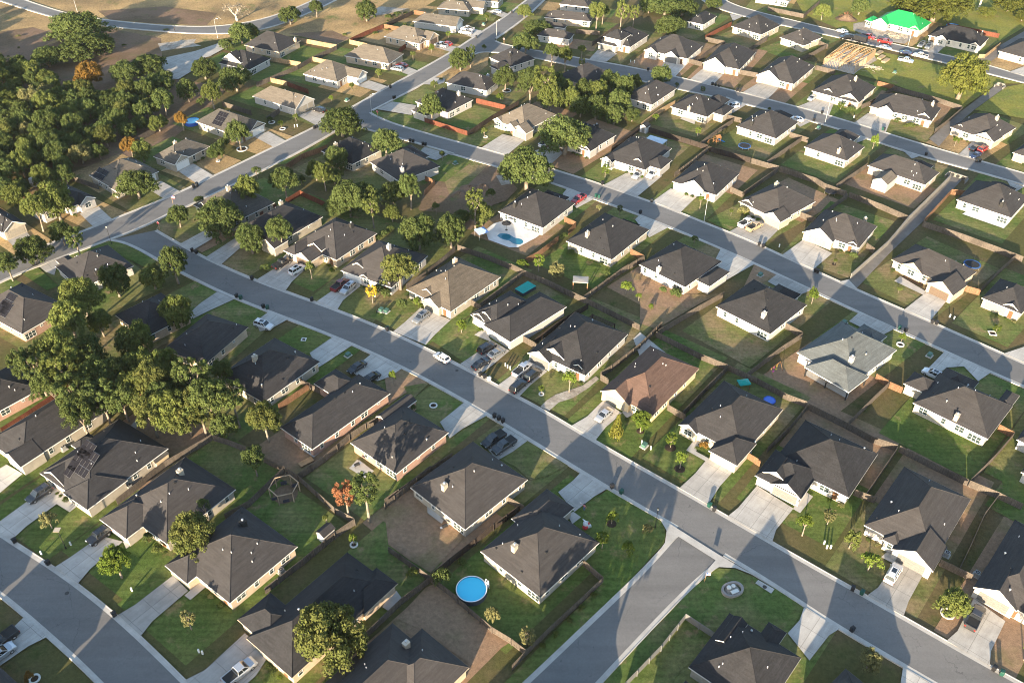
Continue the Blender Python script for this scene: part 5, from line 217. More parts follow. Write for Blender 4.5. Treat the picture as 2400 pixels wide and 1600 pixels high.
FOREST=[('o',-133.48,239.3,2.95,6.42),('y',-182.76,307.85,3.92,8.99),('o',-152.13,246.2,2.91,4.3),('y',-147.8,243.1,4.08,9.17),('o',-183.38,323.31,4.52,7.01),('o',-164.24,272.73,3.4,5.56),('o',-127.81,273.7,2.83,3.89),('o',-150.77,238.53,4.31,8.88),('y',-142.1,241.89,3.09,4.71),('o',-157.13,293.73,4.42,7.17),('o',-171.28,296.75,3.26,5.98),('o',-220.2,338.81,3.0,5.54),('v',-162.46,266.18,4.48,8.24),('p',-165.11,291.34,4.57,8.52),('y',-147.73,274.22,3.07,5.71),('o',-191.93,325.33,3.05,6.97),('v',-165.95,285.07,4.09,6.34),('o',-196.92,319.19,3.85,8.82),('o',-173.37,310.27,2.81,6.34),('y',-143.08,278.09,3.11,5.46),('o',-169.16,277.43,4.69,6.29),('y',-179.71,313.99,2.86,3.84),('o',-134.81,278.38,3.35,4.77),('y',-172.0,288.44,2.96,5.08),('y',-173.89,293.08,3.91,6.23),('y',-168.81,312.3,3.9,5.94),('g',-155.2,240.04,4.02,6.96),('o',-152.87,267.2,3.25,7.35),('o',-140.24,251.69,4.53,8.23),('o',-182.02,296.51,4.68,6.45),('g',-173.53,284.05,3.34,5.21),('y',-161.57,244.94,3.72,5.28),('o',-154.22,299.38,3.62,7.62),('o',-136.79,293.95,3.29,5.69),('o',-173.1,274.34,3.92,6.16),('o',-146.78,286.94,4.67,6.19),('o',-140.29,299.45,3.07,4.73),('g',-155.66,281.3,2.81,4.51),('o',-136.32,245.09,3.1,6.56),('o',-123.45,276.65,3.28,4.29),('g',-131.81,268.23,3.71,7.12),('o',-178.17,294.17,3.37,5.22),('o',-143.03,295.38,3.96,5.44),('p',-133.58,252.11,3.89,6.51),('o',-187.17,309.75,4.33,9.04),('p',-164.03,300.16,3.66,5.49),('v',-129.58,263.31,3.36,7.7),('y',-134.14,258.03,2.98,5.17),('y',-162.75,304.8,2.94,5.82),('o',-159.09,278.11,2.82,3.85),('y',-152.03,255.88,3.33,6.9),('y',-155.28,234.92,3.25,7.28),('y',-175.4,278.17,2.88,6.16),('v',-208.92,332.16,3.11,5.55),('g',-152.11,276.18,4.31,7.85),('y',-151.6,283.95,3.7,5.81),('o',-225.14,359.37,4.54,8.01),('y',-191.87,309.01,4.28,8.53),('o',-148.38,230.8,3.15,6.76),('o',-130.19,277.58,3.55,6.87),('v',-155.52,261.46,3.24,5.41),('o',-136.85,287.72,4.33,7.3),('v',-134.11,297.8,4.4,8.57),('g',-128.23,291.79,3.77,5.3),('y',-176.14,317.55,4.22,7.45),('v',-229.83,367.43,3.28,7.08),('y',-196.44,324.55,4.17,8.98),('o',-147.0,293.37,3.55,7.0),('y',-234.87,364.31,3.52,6.33),('o',-162.69,254.75,3.15,4.59),('o',-142.71,270.99,4.52,8.31),('o',-144.26,256.62,4.55,8.95),('y',-149.8,260.4,3.11,6.85),('o',-167.35,268.91,3.49,6.0),('g',-152.2,292.11,4.66,6.81),('y',-213.1,328.69,4.06,6.66),('o',-167.84,302.76,3.23,5.22),('o',-143.48,232.07,3.01,5.62),('o',-189.69,320.28,4.17,7.8),('o',-125.43,269.88,3.14,5.27),('o',-214.37,336.79,4.22,5.68),('o',-137.25,269.66,3.32,4.55),('g',-219.2,320.01,3.94,7.39),('y',-158.14,286.14,4.25,9.22),('y',-180.25,320.02,4.29,6.51),('o',-163.64,280.02,3.9,8.04),('o',-231.29,357.09,4.64,7.06),('o',-163.88,262.0,4.59,6.37),('o',-230.86,337.97,3.95,7.42),('y',-147.83,280.75,3.57,7.15),('v',-144.08,266.68,3.29,4.81),('g',-240.44,352.64,3.27,6.28),('v',-149.72,297.98,4.24,8.52),('o',-191.64,313.98,2.9,4.04),('o',-177.77,301.3,3.4,5.31),('o',-124.16,283.09,3.78,7.19),('o',-246.54,358.0,3.65,5.69),('o',-134.68,264.84,3.07,6.37),('v',-182.39,301.65,4.06,6.91),('y',-149.37,250.86,3.46,7.25),('o',-128.6,298.68,4.06,8.51),('o',-159.66,273.29,3.59,8.03),('o',-202.97,333.88,3.45,7.23),('g',-158.03,249.39,3.39,7.02),('g',-165.6,308.51,3.72,5.18),('o',-173.05,269.33,4.35,5.7),('v',-131.44,284.11,3.32,7.15),('o',-139.04,261.14,3.78,6.06),('y',-138.6,236.93,4.06,8.12),('y',-177.84,306.87,3.75,5.07),('g',-144.4,261.17,4.55,6.98),('g',-224.89,351.24,3.44,5.68),('v',-203.32,322.48,3.38,6.03),('o',-187.14,314.53,3.02,4.55),('o',-234.03,352.04,2.86,4.09),('v',-122.79,287.88,3.4,6.77),('o',-198.81,329.21,3.05,5.45),('o',-248.02,365.04,4.48,6.82),('o',-182.28,290.34,4.17,8.59),('y',-227.03,326.66,2.98,5.42),('p',-170.64,264.33,3.32,6.34),('o',-157.06,254.61,3.15,6.53),('o',-245.98,353.41,4.47,6.11),('y',-225.48,339.97,3.31,6.72),('y',-215.23,341.81,4.0,5.38),('o',-156.36,244.88,3.76,5.6),('o',-207.52,326.97,3.01,3.99),('v',-219.44,352.46,3.31,6.58),('o',-144.7,250.14,3.82,5.13),('o',-240.59,361.26,3.08,5.2),('o',-227.81,333.42,3.76,8.55),('o',-153.08,226.86,4.08,8.67),('o',-132.76,290.22,4.68,7.43),('y',-162.5,295.14,3.39,4.5),('g',-237.68,347.49,3.15,6.64),('p',-157.56,268.55,2.9,6.18),('o',-224.68,346.04,3.88,6.94),('g',-142.12,284.31,3.48,7.42),('g',-151.2,271.43,4.69,9.79),('o',-160.28,258.67,4.11,6.85),('o',-168.24,260.35,4.26,8.06),('o',-230.03,349.35,2.8,6.2),('y',-241.03,369.74,3.51,7.41),('y',-176.99,288.37,3.46,6.95),('y',-187.67,301.85,2.91,4.39),('g',-221.32,328.54,3.11,5.82),('g',-234.32,343.34,3.06,5.39),('g',-137.17,282.61,4.36,5.76),('o',-159.24,299.84,3.41,4.52),('o',-183.57,317.11,3.38,5.16)]
CARS=[('white SUV on driveway of eleventh house, far side, middle street', 'suv', 'white',67.73,98.68,0.892,0.31),('charcoal pickup truck on driveway of twelfth house, far side, middle street', 'pickup', 'charcoal',78.59,89.67,0.874,0.31),('silver pickup truck on driveway of seventh house, above bottom-left street', 'pickup', 'silver',-43.3,78.94,0.857,0.31),('black pickup truck on driveway of fifth house, above bottom-left street', 'pickup', 'black',-83.87,84.25,-2.225,0.31),('silver SUV on driveway of fifth house, above bottom-left street', 'suv', 'silver',-82.93,81.85,0.891,0.31),('black boxy off-roader on driveway of fifth house, above bottom-left street', 'jeep', 'black',-75.57,106.0,-2.184,0.31),('charcoal SUV on driveway of fourth house, above bottom-left street', 'suv', 'charcoal',-90.7,116.09,-2.204,0.31),('black pickup truck on driveway of third house, far side, middle street', 'pickup', 'black',-60.22,195.87,0.962,0.31),('white SUV on driveway of third house, far side, middle street', 'suv', 'white',-55.69,193.0,0.95,0.31),('maroon pickup truck on driveway of fourth house, far side, middle street', 'pickup', 'maroon',-43.57,186.14,1.032,0.31),('silver SUV on driveway of fourth house, far side, middle street', 'suv', 'silver',-41.31,184.73,-2.095,0.31),('grey SUV on driveway of fifth house, far side, middle street', 'suv', 'grey',-21.93,172.82,-2.22,0.31),('white hatchback parked on street by sixth house, far side, middle street', 'hatchback', 'white',-16.02,157.84,2.42,0.205),('black SUV on driveway of sixth house, far side, middle street', 'suv', 'black',-5.8,161.28,0.784,0.31),('grey sedan on driveway of sixth house, far side, middle street', 'sedan', 'grey',-3.6,159.51,0.767,0.31),('black sedan on driveway of sixth house, far side, middle street', 'sedan', 'black',-6.99,155.7,0.797,0.31),('silver pickup truck on driveway of seventh house, far side, middle street', 'pickup', 'silver',2.39,153.69,0.904,0.31),('black SUV on driveway of seventh house, far side, middle street, rightmost of two', 'suv', 'black',4.7,151.83,0.889,0.31),('black SUV on driveway of seventh house, far side, middle street, leftmost of two', 'suv', 'black',1.49,148.06,0.91,0.31),('silver sedan on driveway of eighth house, far side, middle street', 'sedan', 'silver',19.6,139.01,-2.31,0.31),('black sedan on driveway of fifth house, near side, middle street, leftmost of two', 'sedan', 'black',-34.9,154.18,-2.285,0.31),('black sedan on driveway of fifth house, near side, middle street, rightmost of two', 'sedan', 'black',-31.37,150.47,-2.346,0.31),('black pickup truck on driveway of seventh house, near side, middle street', 'pickup', 'black',-3.66,131.49,-2.381,0.31),('charcoal pickup truck on driveway of seventh house, near side, middle street', 'pickup', 'charcoal',-1.51,129.71,-2.382,0.31),('white SUV on driveway of third house, near side, middle street', 'suv', 'white',-59.26,169.48,-0.433,0.31),('red pickup truck on driveway of third house, near side, upper street', 'pickup', 'red',19.16,229.91,-2.259,0.31),('silver SUV on driveway of third house, far side, upper street', 'suv', 'silver',38.07,244.83,-2.205,0.31),('white pickup truck on driveway of third house, far side, upper street', 'pickup', 'white',42.72,245.68,-2.221,0.31),('white pickup truck on driveway of fifth house, far side, upper street', 'pickup', 'white',65.49,217.32,0.686,0.31),('tan pickup truck on driveway of fifth house, far side, upper street', 'pickup', 'tan',67.37,215.37,0.691,0.31),('white pickup truck on driveway of second house, far side, upper street', 'pickup', 'white',10.53,265.85,0.884,0.31),('white SUV on driveway of eighth house, near side, upper street', 'suv', 'white',94.38,152.65,2.359,0.31),('red SUV on driveway of seventh house, beyond far street', 'suv', 'red',150.51,263.37,0.7,0.31),('black sedan on driveway of seventh house, beyond far street', 'sedan', 'black',148.31,264.18,0.671,0.31),('navy sedan on driveway of seventh house, beyond far street', 'sedan', 'navy',146.44,259.08,-2.456,0.31),('white sedan parked on street by fourth house, along farthest street', 'sedan', 'white',135.5,369.45,2.381,0.205),('black pickup truck parked on street by fourth house, along farthest street', 'pickup', 'black',135.3,362.42,-3.128,0.205),('red pickup truck parked on street by fifth house, along farthest street, leftmost of two', 'pickup', 'red',144.15,363.04,-0.679,0.205),('red pickup truck parked on street by fifth house, along farthest street, rightmost of two', 'pickup', 'red',149.39,357.77,-0.656,0.205),('silver sedan parked on street by fifth house, along farthest street', 'sedan', 'silver',147.54,351.41,-0.658,0.205),('grey SUV on driveway of sixth house, along farthest street, leftmost of two', 'suv', 'grey',162.88,354.27,-2.261,0.31),('grey SUV on driveway of sixth house, along farthest street, rightmost of two', 'suv', 'grey',165.23,352.65,-2.261,0.31),('navy sedan parked on street by sixth house, along farthest street', 'sedan', 'navy',153.85,346.25,2.546,0.205),('white pickup truck parked on street by sixth house, along farthest street', 'pickup', 'white',158.46,342.8,2.513,0.205),('silver pickup truck parked on grass by sixth house, along farthest street', 'pickup', 'silver',151.18,338.25,-0.564,0.13),('silver sedan on driveway of fifth house, beyond far street', 'sedan', 'silver',105.9,302.4,-2.287,0.31),('white sedan on driveway of seventh house, near side, far street', 'sedan', 'white',96.12,284.94,2.426,0.31),('white SUV on driveway of sixth house, near side, far street', 'suv', 'white',76.24,295.03,-2.823,0.31),('black SUV on driveway of sixth house, left of diagonal avenue', 'suv', 'black',-66.54,290.21,2.595,0.31),('silver SUV on driveway of eighth house, left of diagonal avenue', 'suv', 'silver',-43.71,326.82,2.738,0.31),('maroon sedan on driveway of eighth house, left of diagonal avenue', 'sedan', 'maroon',-42.21,330.71,2.69,0.31),('silver pickup truck on driveway of ninth house, left of diagonal avenue', 'pickup', 'silver',-28.66,351.1,2.614,0.31),('red sedan on driveway of ninth house, left of diagonal avenue', 'sedan', 'red',-26.52,353.09,2.565,0.31),('white pickup truck on driveway of tenth house, left of diagonal avenue, nearest of two', 'pickup', 'white',-19.72,365.67,2.801,0.31),('white pickup truck on driveway of tenth house, left of diagonal avenue, farthest of two', 'pickup', 'white',-18.96,369.42,2.746,0.31),('silver sedan on driveway of twelfth house, left of diagonal avenue', 'sedan', 'silver',-7.48,390.84,2.759,0.31)]
BINS=[('black bin at kerb by fourth house, above bottom-left street, leftmost of two', 'k',-90.72,105.04,0.76),('black bin at kerb by fourth house, above bottom-left street, rightmost of two', 'k',-82.64,100.11,1.06),('black bin at kerb by sixth house, above bottom-left street', 'k',-67.11,89.61,0.74),('black bin at kerb by fourth house, left of diagonal avenue, leftmost of four', 'k',-94.95,236.95,1.3),('black bin at kerb by fourth house, left of diagonal avenue, third from left of four', 'k',-94.25,238.15,0.92),('black bin at kerb by first house, far side, middle street, leftmost of two', 'k',-85.56,202.12,0.65),('black bin at kerb by first house, far side, middle street, rightmost of two', 'k',-84.23,201.23,1.16),('black bin at kerb by second house, far side, middle street', 'k',-66.62,189.3,1.09),('black bin at kerb by first house, near side, middle street', 'k',-124.95,195.0,0.64),('black bin at kerb by fourth house, far side, middle street', 'k',-49.69,180.13,1.24),('black bin at kerb by fifth house, far side, middle street', 'k',-29.65,168.4,1.05),('black bin at kerb by third house, near side, middle street, leftmost of two', 'k',-68.68,181.49,1.3),('green bin at kerb by third house, near side, middle street, leftmost of two', 'g',-67.49,180.8,1.25),('black bin at kerb by third house, near side, middle street, rightmost of two', 'k',-61.1,177.22,0.89),('green bin at kerb by third house, near side, middle street, rightmost of two', 'g',-59.97,176.7,1.38),('black bin at kerb by sixth house, far side, middle street, leftmost of two', 'k',-7.05,152.12,0.83),('black bin at kerb by sixth house, far side, middle street, rightmost of two', 'k',-6.06,151.39,0.58),('pale grey bin at kerb by sixth house, far side, middle street', 'w',-5.06,150.47,0.56),('black bin at kerb by sixth house, near side, middle street', 'k',-3.64,138.74,1.1),('black bin at kerb by seventh house, near side, middle street, leftmost of two', 'k',-2.7,137.92,0.93),('black bin at kerb by seventh house, near side, middle street, rightmost of two', 'k',-1.84,137.26,0.74),('green bin at kerb by fifth house, far side, middle street', 'g',-29.6,168.57,0.96),('black bin at kerb by eighth house, near side, middle street', 'k',19.66,119.0,0.55),('green bin at kerb by eighth house, near side, middle street', 'g',21.33,117.55,0.83),('green bin at kerb by ninth house, far side, middle street', 'g',37.83,114.36,0.72),('black bin at kerb by ninth house, far side, middle street', 'k',38.59,113.35,0.98),('black bin at kerb by eleventh house, far side, middle street', 'k',59.68,95.57,1.13),('green bin at kerb by eleventh house, far side, middle street', 'g',61.03,94.68,0.84),('black bin at kerb by house on the bottom corner lot', 'k',57.21,87.38,0.59),('black bin at kerb by twelfth house, far side, middle street', 'k',77.98,80.28,0.7),('green bin at kerb by twelfth house, far side, middle street', 'g',78.89,79.52,1.1),('black bin at kerb by sixth house, far side, upper street, leftmost of two', 'k',78.8,194.06,0.68),('black bin at kerb by sixth house, far side, upper street, rightmost of two', 'k',79.32,193.56,1.04),('black bin at kerb by seventh house, far side, upper street', 'k',101.44,172.38,0.95),('black bin at kerb by eighth house, far side, upper street', 'k',102.23,171.87,0.72),('green bin at kerb by seventh house, near side, upper street', 'g',92.68,169.83,0.99),('black bin at kerb by seventh house, near side, upper street', 'k',93.83,169.0,0.48),('black bin at kerb by third house, far side, upper street, farthest of two', 'k',26.9,240.2,0.73),('green bin at kerb by third house, near side, upper street, leftmost of two', 'g',24.47,232.52,0.84),('green bin at kerb by third house, near side, upper street, rightmost of two', 'g',25.33,232.02,1.17),('black bin at kerb by fourth house, far side, upper street', 'k',40.47,229.64,1.22),('black bin at kerb by fourth house, near side, upper street', 'k',36.45,223.25,0.81),('black bin at kerb by fifth house, far side, upper street, leftmost of two', 'k',66.83,206.6,0.93),('black bin at kerb by fifth house, far side, upper street, rightmost of two', 'k',67.71,205.63,0.64),('black bin at kerb by second house, beyond far street', 'k',50.74,327.97,0.74),('black bin at kerb by third house, beyond far street, leftmost of three', 'k',72.66,314.7,0.77),('black bin at kerb by third house, beyond far street, middle of three', 'k',73.63,313.83,1.34),('black bin at kerb by third house, beyond far street, rightmost of three', 'k',74.79,313.25,0.97),('black bin at kerb by fourth house, beyond far street, leftmost of two', 'k',80.6,309.44,0.66),('black bin at kerb by fourth house, beyond far street, rightmost of two', 'k',81.53,308.78,1.06),('black bin at kerb by first house, along farthest street', 'k',85.24,399.46,0.96),('black bin at kerb by second house, near side, upper street, leftmost of four', 'k',-33.38,267.84,0.63),('black bin at kerb by second house, near side, upper street, second from left of four', 'k',-32.35,267.3,1.0),('black bin at kerb by second house, near side, upper street, third from left of four', 'k',-29.02,265.4,0.53),('black bin at kerb by second house, near side, upper street, rightmost of four', 'k',-28.22,265.02,0.8),('black bin at kerb by second house, far side, upper street, leftmost of two', 'k',10.82,250.87,0.65),('black bin at kerb by second house, far side, upper street, rightmost of two', 'k',11.8,249.96,0.61),('black bin at kerb by third house, far side, upper street, nearest of two', 'k',26.95,240.0,0.71),('black bin at kerb by fourth house, left of diagonal avenue, second from left of four', 'k',-94.9,236.89,0.83),('black bin at kerb by fourth house, left of diagonal avenue, rightmost of four', 'k',-94.09,237.69,1.31),('black bin at kerb by sixth house, left of diagonal avenue, leftmost of two', 'k',-66.02,276.76,1.16),('black bin at kerb by sixth house, left of diagonal avenue, rightmost of two', 'k',-65.33,277.59,0.98),('black bin at kerb by seventh house, left of diagonal avenue', 'k',-44.45,310.79,0.81),('black bin at kerb by first house, near side, far street, leftmost of two', 'k',-42.26,301.31,0.79),('black bin at kerb by first house, near side, far street, rightmost of two', 'k',-41.91,301.59,0.99),('black bin at kerb by tenth house, left of diagonal avenue', 'k',-15.05,360.83,1.46),('black bin at kerb by twelfth house, left of diagonal avenue', 'k',-0.77,390.67,1.45),('black bin at kerb by fifth house, beyond far street', 'k',106.31,290.73,0.69),('black bin at kerb by seventh house, near side, far street', 'k',101.99,284.89,0.81),('green bin at kerb by sixth house, beyond far street', 'g',123.22,277.95,0.84),('black bin at kerb by sixth house, beyond far street', 'k',123.53,277.78,0.93),('black bin at kerb by ninth house, near side, far street', 'k',131.16,260.04,0.57),('black bin at kerb by seventh house, beyond far street', 'k',145.54,255.77,0.75),('black bin at kerb by eighth house, beyond far street', 'k',146.51,255.63,0.57)]
MISC=[('tall grey street lamp near seventh house, near side, far street', 'lamp',105.62,283.94, 't',7.5),('tall grey street lamp near fourth house, far side, upper street', 'lamp',54.05,219.2, 't',7.5),('tall grey street lamp near first house, near side, far street', 'lamp',-48.24,287.53, 't',7.5),('tall grey street lamp near first house, right of diagonal avenue', 'lamp',-6.87,359.86, 't',7.5),('tall grey street lamp near second house, at the cul-de-sac, rightmost of two', 'lamp',-119.63,359.75, 't',7.5),('tall grey street lamp near second house, at the cul-de-sac, leftmost of two', 'lamp',-187.9,389.9, 't',7.5),('tall grey street lamp near sixth house, along farthest street', 'lamp',157.34,353.77, 't',7.5),('short black lamp post near first house, near side, middle street', 'lamp',-108.56,206.02, 'b',5.15),('short black lamp post near fourth house, far side, middle street', 'lamp',-33.07,175.61, 'b',4.85),('short black lamp post near eighth house, near side, middle street', 'lamp',26.92,109.31, 'b',5.0),('black lamp post with square panel top near fourth house, above bottom-left street', 'lamp',-80.98,103.78, 'p',5.25),('red octagonal stop sign on wooden post near first house, far side, middle street', 'sign',-97.82,213.49,2.45),('red octagonal stop sign on wooden post near first house, near side, far street', 'sign',-45.96,285.57,2.75),('red octagonal stop sign on wooden post near first house, right of diagonal avenue', 'sign',-3.79,354.49,2.55),('small stars-and-stripes flag on pole near house on the bottom corner lot', 'flag',34.11,97.12,2.7),('small stars-and-stripes flag on pole near first house, far side, middle street', 'flag',-98.27,227.4,2.7),('round white stone tree ring near sixth house, near side, middle street', 'ring',-16.87,142.4, 'w',0.89),('round white stone tree ring near seventh house, above bottom-left street', 'ring',-28.73,104.93, 'w',0.76),('round white stone tree ring near seventh house, near side, upper street', 'ring',91.05,164.2, 'w',0.92),('round white stone tree ring near twelfth house, far side, middle street', 'ring',74.66,90.97, 'w',1.19),('round dark mulch bed near eighth house, far side, middle street', 'ring',26.9,134.88, 'm',0.82),('round dark mulch bed near ninth house, far side, middle street, farthest of two', 'ring',32.56,130.16, 'm',1.16),('round dark mulch bed near ninth house, far side, middle street, nearest of two', 'ring',33.62,124.26, 'm',1.09),('round dark mulch bed near eighth house, near side, middle street', 'ring',18.83,110.17, 'm',1.02),('round white stone tree ring near fifth house, left of diagonal avenue, rightmost of three', 'ring',-76.61,276.95, 'w',1.01),('round white stone tree ring near fifth house, left of diagonal avenue, middle of three', 'ring',-81.26,281.81, 'w',1.17),('round white stone tree ring near fifth house, left of diagonal avenue, leftmost of three', 'ring',-86.59,262.16, 'w',1.74),('round white stone tree ring near fourth house, left of diagonal avenue', 'ring',-92.13,254.0, 'w',0.68),('round white stone tree ring near second house, near side, far street', 'ring',-2.3,309.05, 'w',1.57),('round white stone tree ring near seventh house, far side, middle street', 'ring',6.49,146.25, 'w',0.62),('round white stone tree ring near sixth house, above bottom-left street', 'ring',-75.88,77.99, 'w',0.9),('round dark mulch bed near sixth house, far side, upper street', 'ring',84.79,197.89, 'm',0.57),('square pale stone tree planter near eighth house, far side, upper street', 'ring',114.46,168.64, 'q',1.19),('square pale stone tree planter near fourth house, near side, middle street', 'ring',-48.96,164.94, 'q',0.82),('round white stone tree ring near first house, far side, upper street', 'ring',-9.01,271.58, 'w',0.79),('round trampoline with blue rim near seventh house, far side, upper street', 'tramp',120.8,197.22, 'blue',2.15),('round trampoline with black rim near fifth house, far side, upper street', 'tramp',94.08,235.46, 'black',1.68),('round trampoline with blue rim near seventh house, near side, far street', 'tramp',74.45,264.88, 'blue',2.03),('round trampoline with black rim near third house, beyond far street', 'tramp',84.53,351.67, 'black',1.38),('green utility box near fourth house, far side, middle street, leftmost of two', 'box',-32.09,176.46,1.071),('green utility box near fourth house, far side, middle street, rightmost of two', 'box',-30.77,176.03,1.071),('green utility box near eighth house, far side, middle street', 'box',27.23,130.55,0.897),('green utility box near sixth house, near side, upper street', 'box',64.22,192.55,0.787),('green utility box near eighth house, near side, upper street', 'box',96.44,160.19,0.814),('green utility box near second house, near side, upper street', 'box',-17.95,253.11,0.706),('green utility box near seventh house, near side, far street', 'box',102.2,279.58,0.879),('green utility box near fourth house, near side, middle street', 'box',-37.7,159.13,0.951),('green utility box near seventh house, left of diagonal avenue', 'box',-58.6,299.88,1.089),('green utility box near eleventh house, left of diagonal avenue', 'box',-12.6,376.92,1.33),('green utility box near fifth house, beyond far street', 'box',143.52,327.48,0.904),('green utility box near seventh house, near side, upper street', 'box',80.18,172.36,0.72),('short white utility post near eighth house, far side, middle street, leftmost of two', 'ped',26.8,131.27,0.897),('short white utility post near eighth house, far side, middle street, rightmost of two', 'ped',28.46,129.62,0.897),('short white utility post near fourth house, above bottom-left street, leftmost of two', 'ped',-84.85,102.46,0.984),('short white utility post near fourth house, above bottom-left street, rightmost of two', 'ped',-80.36,104.57,0.984),('short white utility post near sixth house, above bottom-left street, leftmost of three', 'ped',-65.91,94.74,0.917),('short white utility post near sixth house, above bottom-left street, middle of three', 'ped',-50.98,82.86,0.917),('short white utility post near sixth house, above bottom-left street, rightmost of three', 'ped',-50.29,82.56,0.917),('short white utility post near eleventh house, far side, middle street, leftmost of three', 'ped',57.45,105.69,0.873),('short white utility post near eleventh house, far side, middle street, middle of three', 'ped',57.69,104.7,0.873),('short white utility post near eleventh house, far side, middle street, rightmost of three', 'ped',58.38,104.7,0.873),('short white utility post near eighth house, far side, upper street, leftmost of two', 'ped',106.66,174.97,0.804),('short white utility post near eighth house, far side, upper street, rightmost of two', 'ped',107.34,174.1,0.804),('short white utility post near sixth house, far side, middle street', 'ped',-1.48,155.69,0.793),('short white utility post near seventh house, far side, middle street, leftmost of two', 'ped',-0.98,155.12,0.941),('short white utility post near seventh house, far side, middle street, rightmost of two', 'ped',-0.36,154.56,0.941),('short white utility post near sixth house, left of diagonal avenue, leftmost of two', 'ped',-72.86,278.31,1.012),('short white utility post near sixth house, left of diagonal avenue, rightmost of two', 'ped',-72.03,278.73,1.012),('short white utility post near first house, beyond far street', 'ped',45.01,336.35,0.989),('short white utility post near second house, beyond far street', 'ped',46.42,335.82,1.036),('short white utility post near sixth house, far side, upper street', 'ped',72.26,206.14,0.928),('short white utility post near sixth house, beyond far street', 'ped',116.45,287.78,0.973),('grey air conditioner unit near third house, above bottom-left street', 'ac',-91.16,128.78,0.968),('grey air conditioner unit near fourth house, above bottom-left street, rightmost of two', 'ac',-74.28,118.43,0.984),('grey air conditioner unit near sixth house, above bottom-left street', 'ac',-40.7,98.79,0.917),('grey air conditioner unit near eleventh house, far side, middle street', 'ac',79.03,103.29,0.873),('grey air conditioner unit near twelfth house, far side, middle street', 'ac',82.71,98.92,0.838),('grey air conditioner unit near fourth house, above bottom-left street, leftmost of two', 'ac',-74.38,118.46,0.984),('white garden shed near sixth house, above bottom-left street', 'shed',-34.0,106.65, 'w', 'd',2.6,2.0,2.2,0.917),('white garden shed near ninth house, near side, far street', 'shed',111.04,239.98, 'w', 't',6.5,4.5,2.9,0.828),('pale grey garden shed near third house, far side, upper street', 'shed',43.71,276.6, 'g', 'd',2.6,2.4,2.3,0.966),('small tan garden shed near fourth house, above bottom-left street', 'shed',-70.06,124.94, 't', 't',3.0,1.6,2.2,0.984),('figure in pink top and blue overalls standing on lawn near eighth house, near side, middle street', 'person',13.88,113.44, 'pink'),('person in dark clothes standing near second house, at the cul-de-sac', 'person',-138.73,366.27, 'dark'),('person in white top walking on road near second house, at the cul-de-sac', 'person',-90.75,389.69, 'white'),('person in dark clothes standing near fourth house, along farthest street', 'person',127.68,332.82, 'dark'),('low brown dirt mound near second house, near side, upper street, leftmost of two', 'mound',-15.49,233.55,3.2),('low brown dirt mound near second house, near side, upper street, rightmost of two', 'mound',-12.74,237.16,3.4),('low brown dirt mound near third house, near side, upper street', 'mound',-9.04,238.19,3.0),('low brown dirt mound near fifth house, along farthest street', 'mound',142.31,386.59,4.5)]
SP={'pool': (-6.8,94.67), 'poolr': (-4.12,94.8), 'gazebo': (17.27,186.89), 'perg': (20.58,168.74), 'swing': (-43.69,117.06), 'playset': (65.89,267.27), 'aframe': (59.2,154.01), 'teal': (3.34,185.23), 'shade': (51.06,148.7), 'tent': (-8.52,210.41), 'umb': (-1.7,213.8), 'kiddie': (55.99,144.43), 'carport': (46.02,265.74), 'ring': (38.68,95.41), 'culv': (135.57,245.42), 'culv2': (178.02,315.01), 'frame': (128.26,339.85), 'trailer': (139.79,358.82), 'infl': (13.84,109.25), 'lum1': (143.04,342.08), 'lum2': (143.66,338.75), 'lum3': (143.62,346.6), 'deb': (155.92,365.79), 'deb2': (136.16,332.14), 'slide': (66.33,266.35), 'grill1': (-30.72,124.03), 'grill2': (-12.29,108.6), 'bench': (-41.21,125.48), 'dump': (-38.96,129.16), 'mh1': (-77.02,94.14), 'mh2': (-12.39,154.01), 'mh3': (44.48,96.09), 'brush': (142.66,388.13), 'deadt': (203.85,399.16), 'zpool': (183.44,375.68), 'lpool': (-107.67,280.69), 'orange': (-76.08,377.2), 'patioset': (79.28,274.41), 'rv': (-141.01,238.85), 'lounge0': (3.14,213.84), 'lounge1': (3.88,212.99), 'lounge2': (4.78,212.6), 'lounge3': (6.13,212.16)}
POOL=[(-4.21,210.66),(-3.63,211.79),(-2.43,212.08),(-0.93,211.53),(0.57,209.87),(2.36,209.05),(2.94,207.67),(2.05,206.46),(0.28,206.83),(-0.91,208.19),(-2.7,209.0)]
FRM=[(118.39,334.16),(127.65,326.26),(140.73,343.36),(128.48,352.46)]

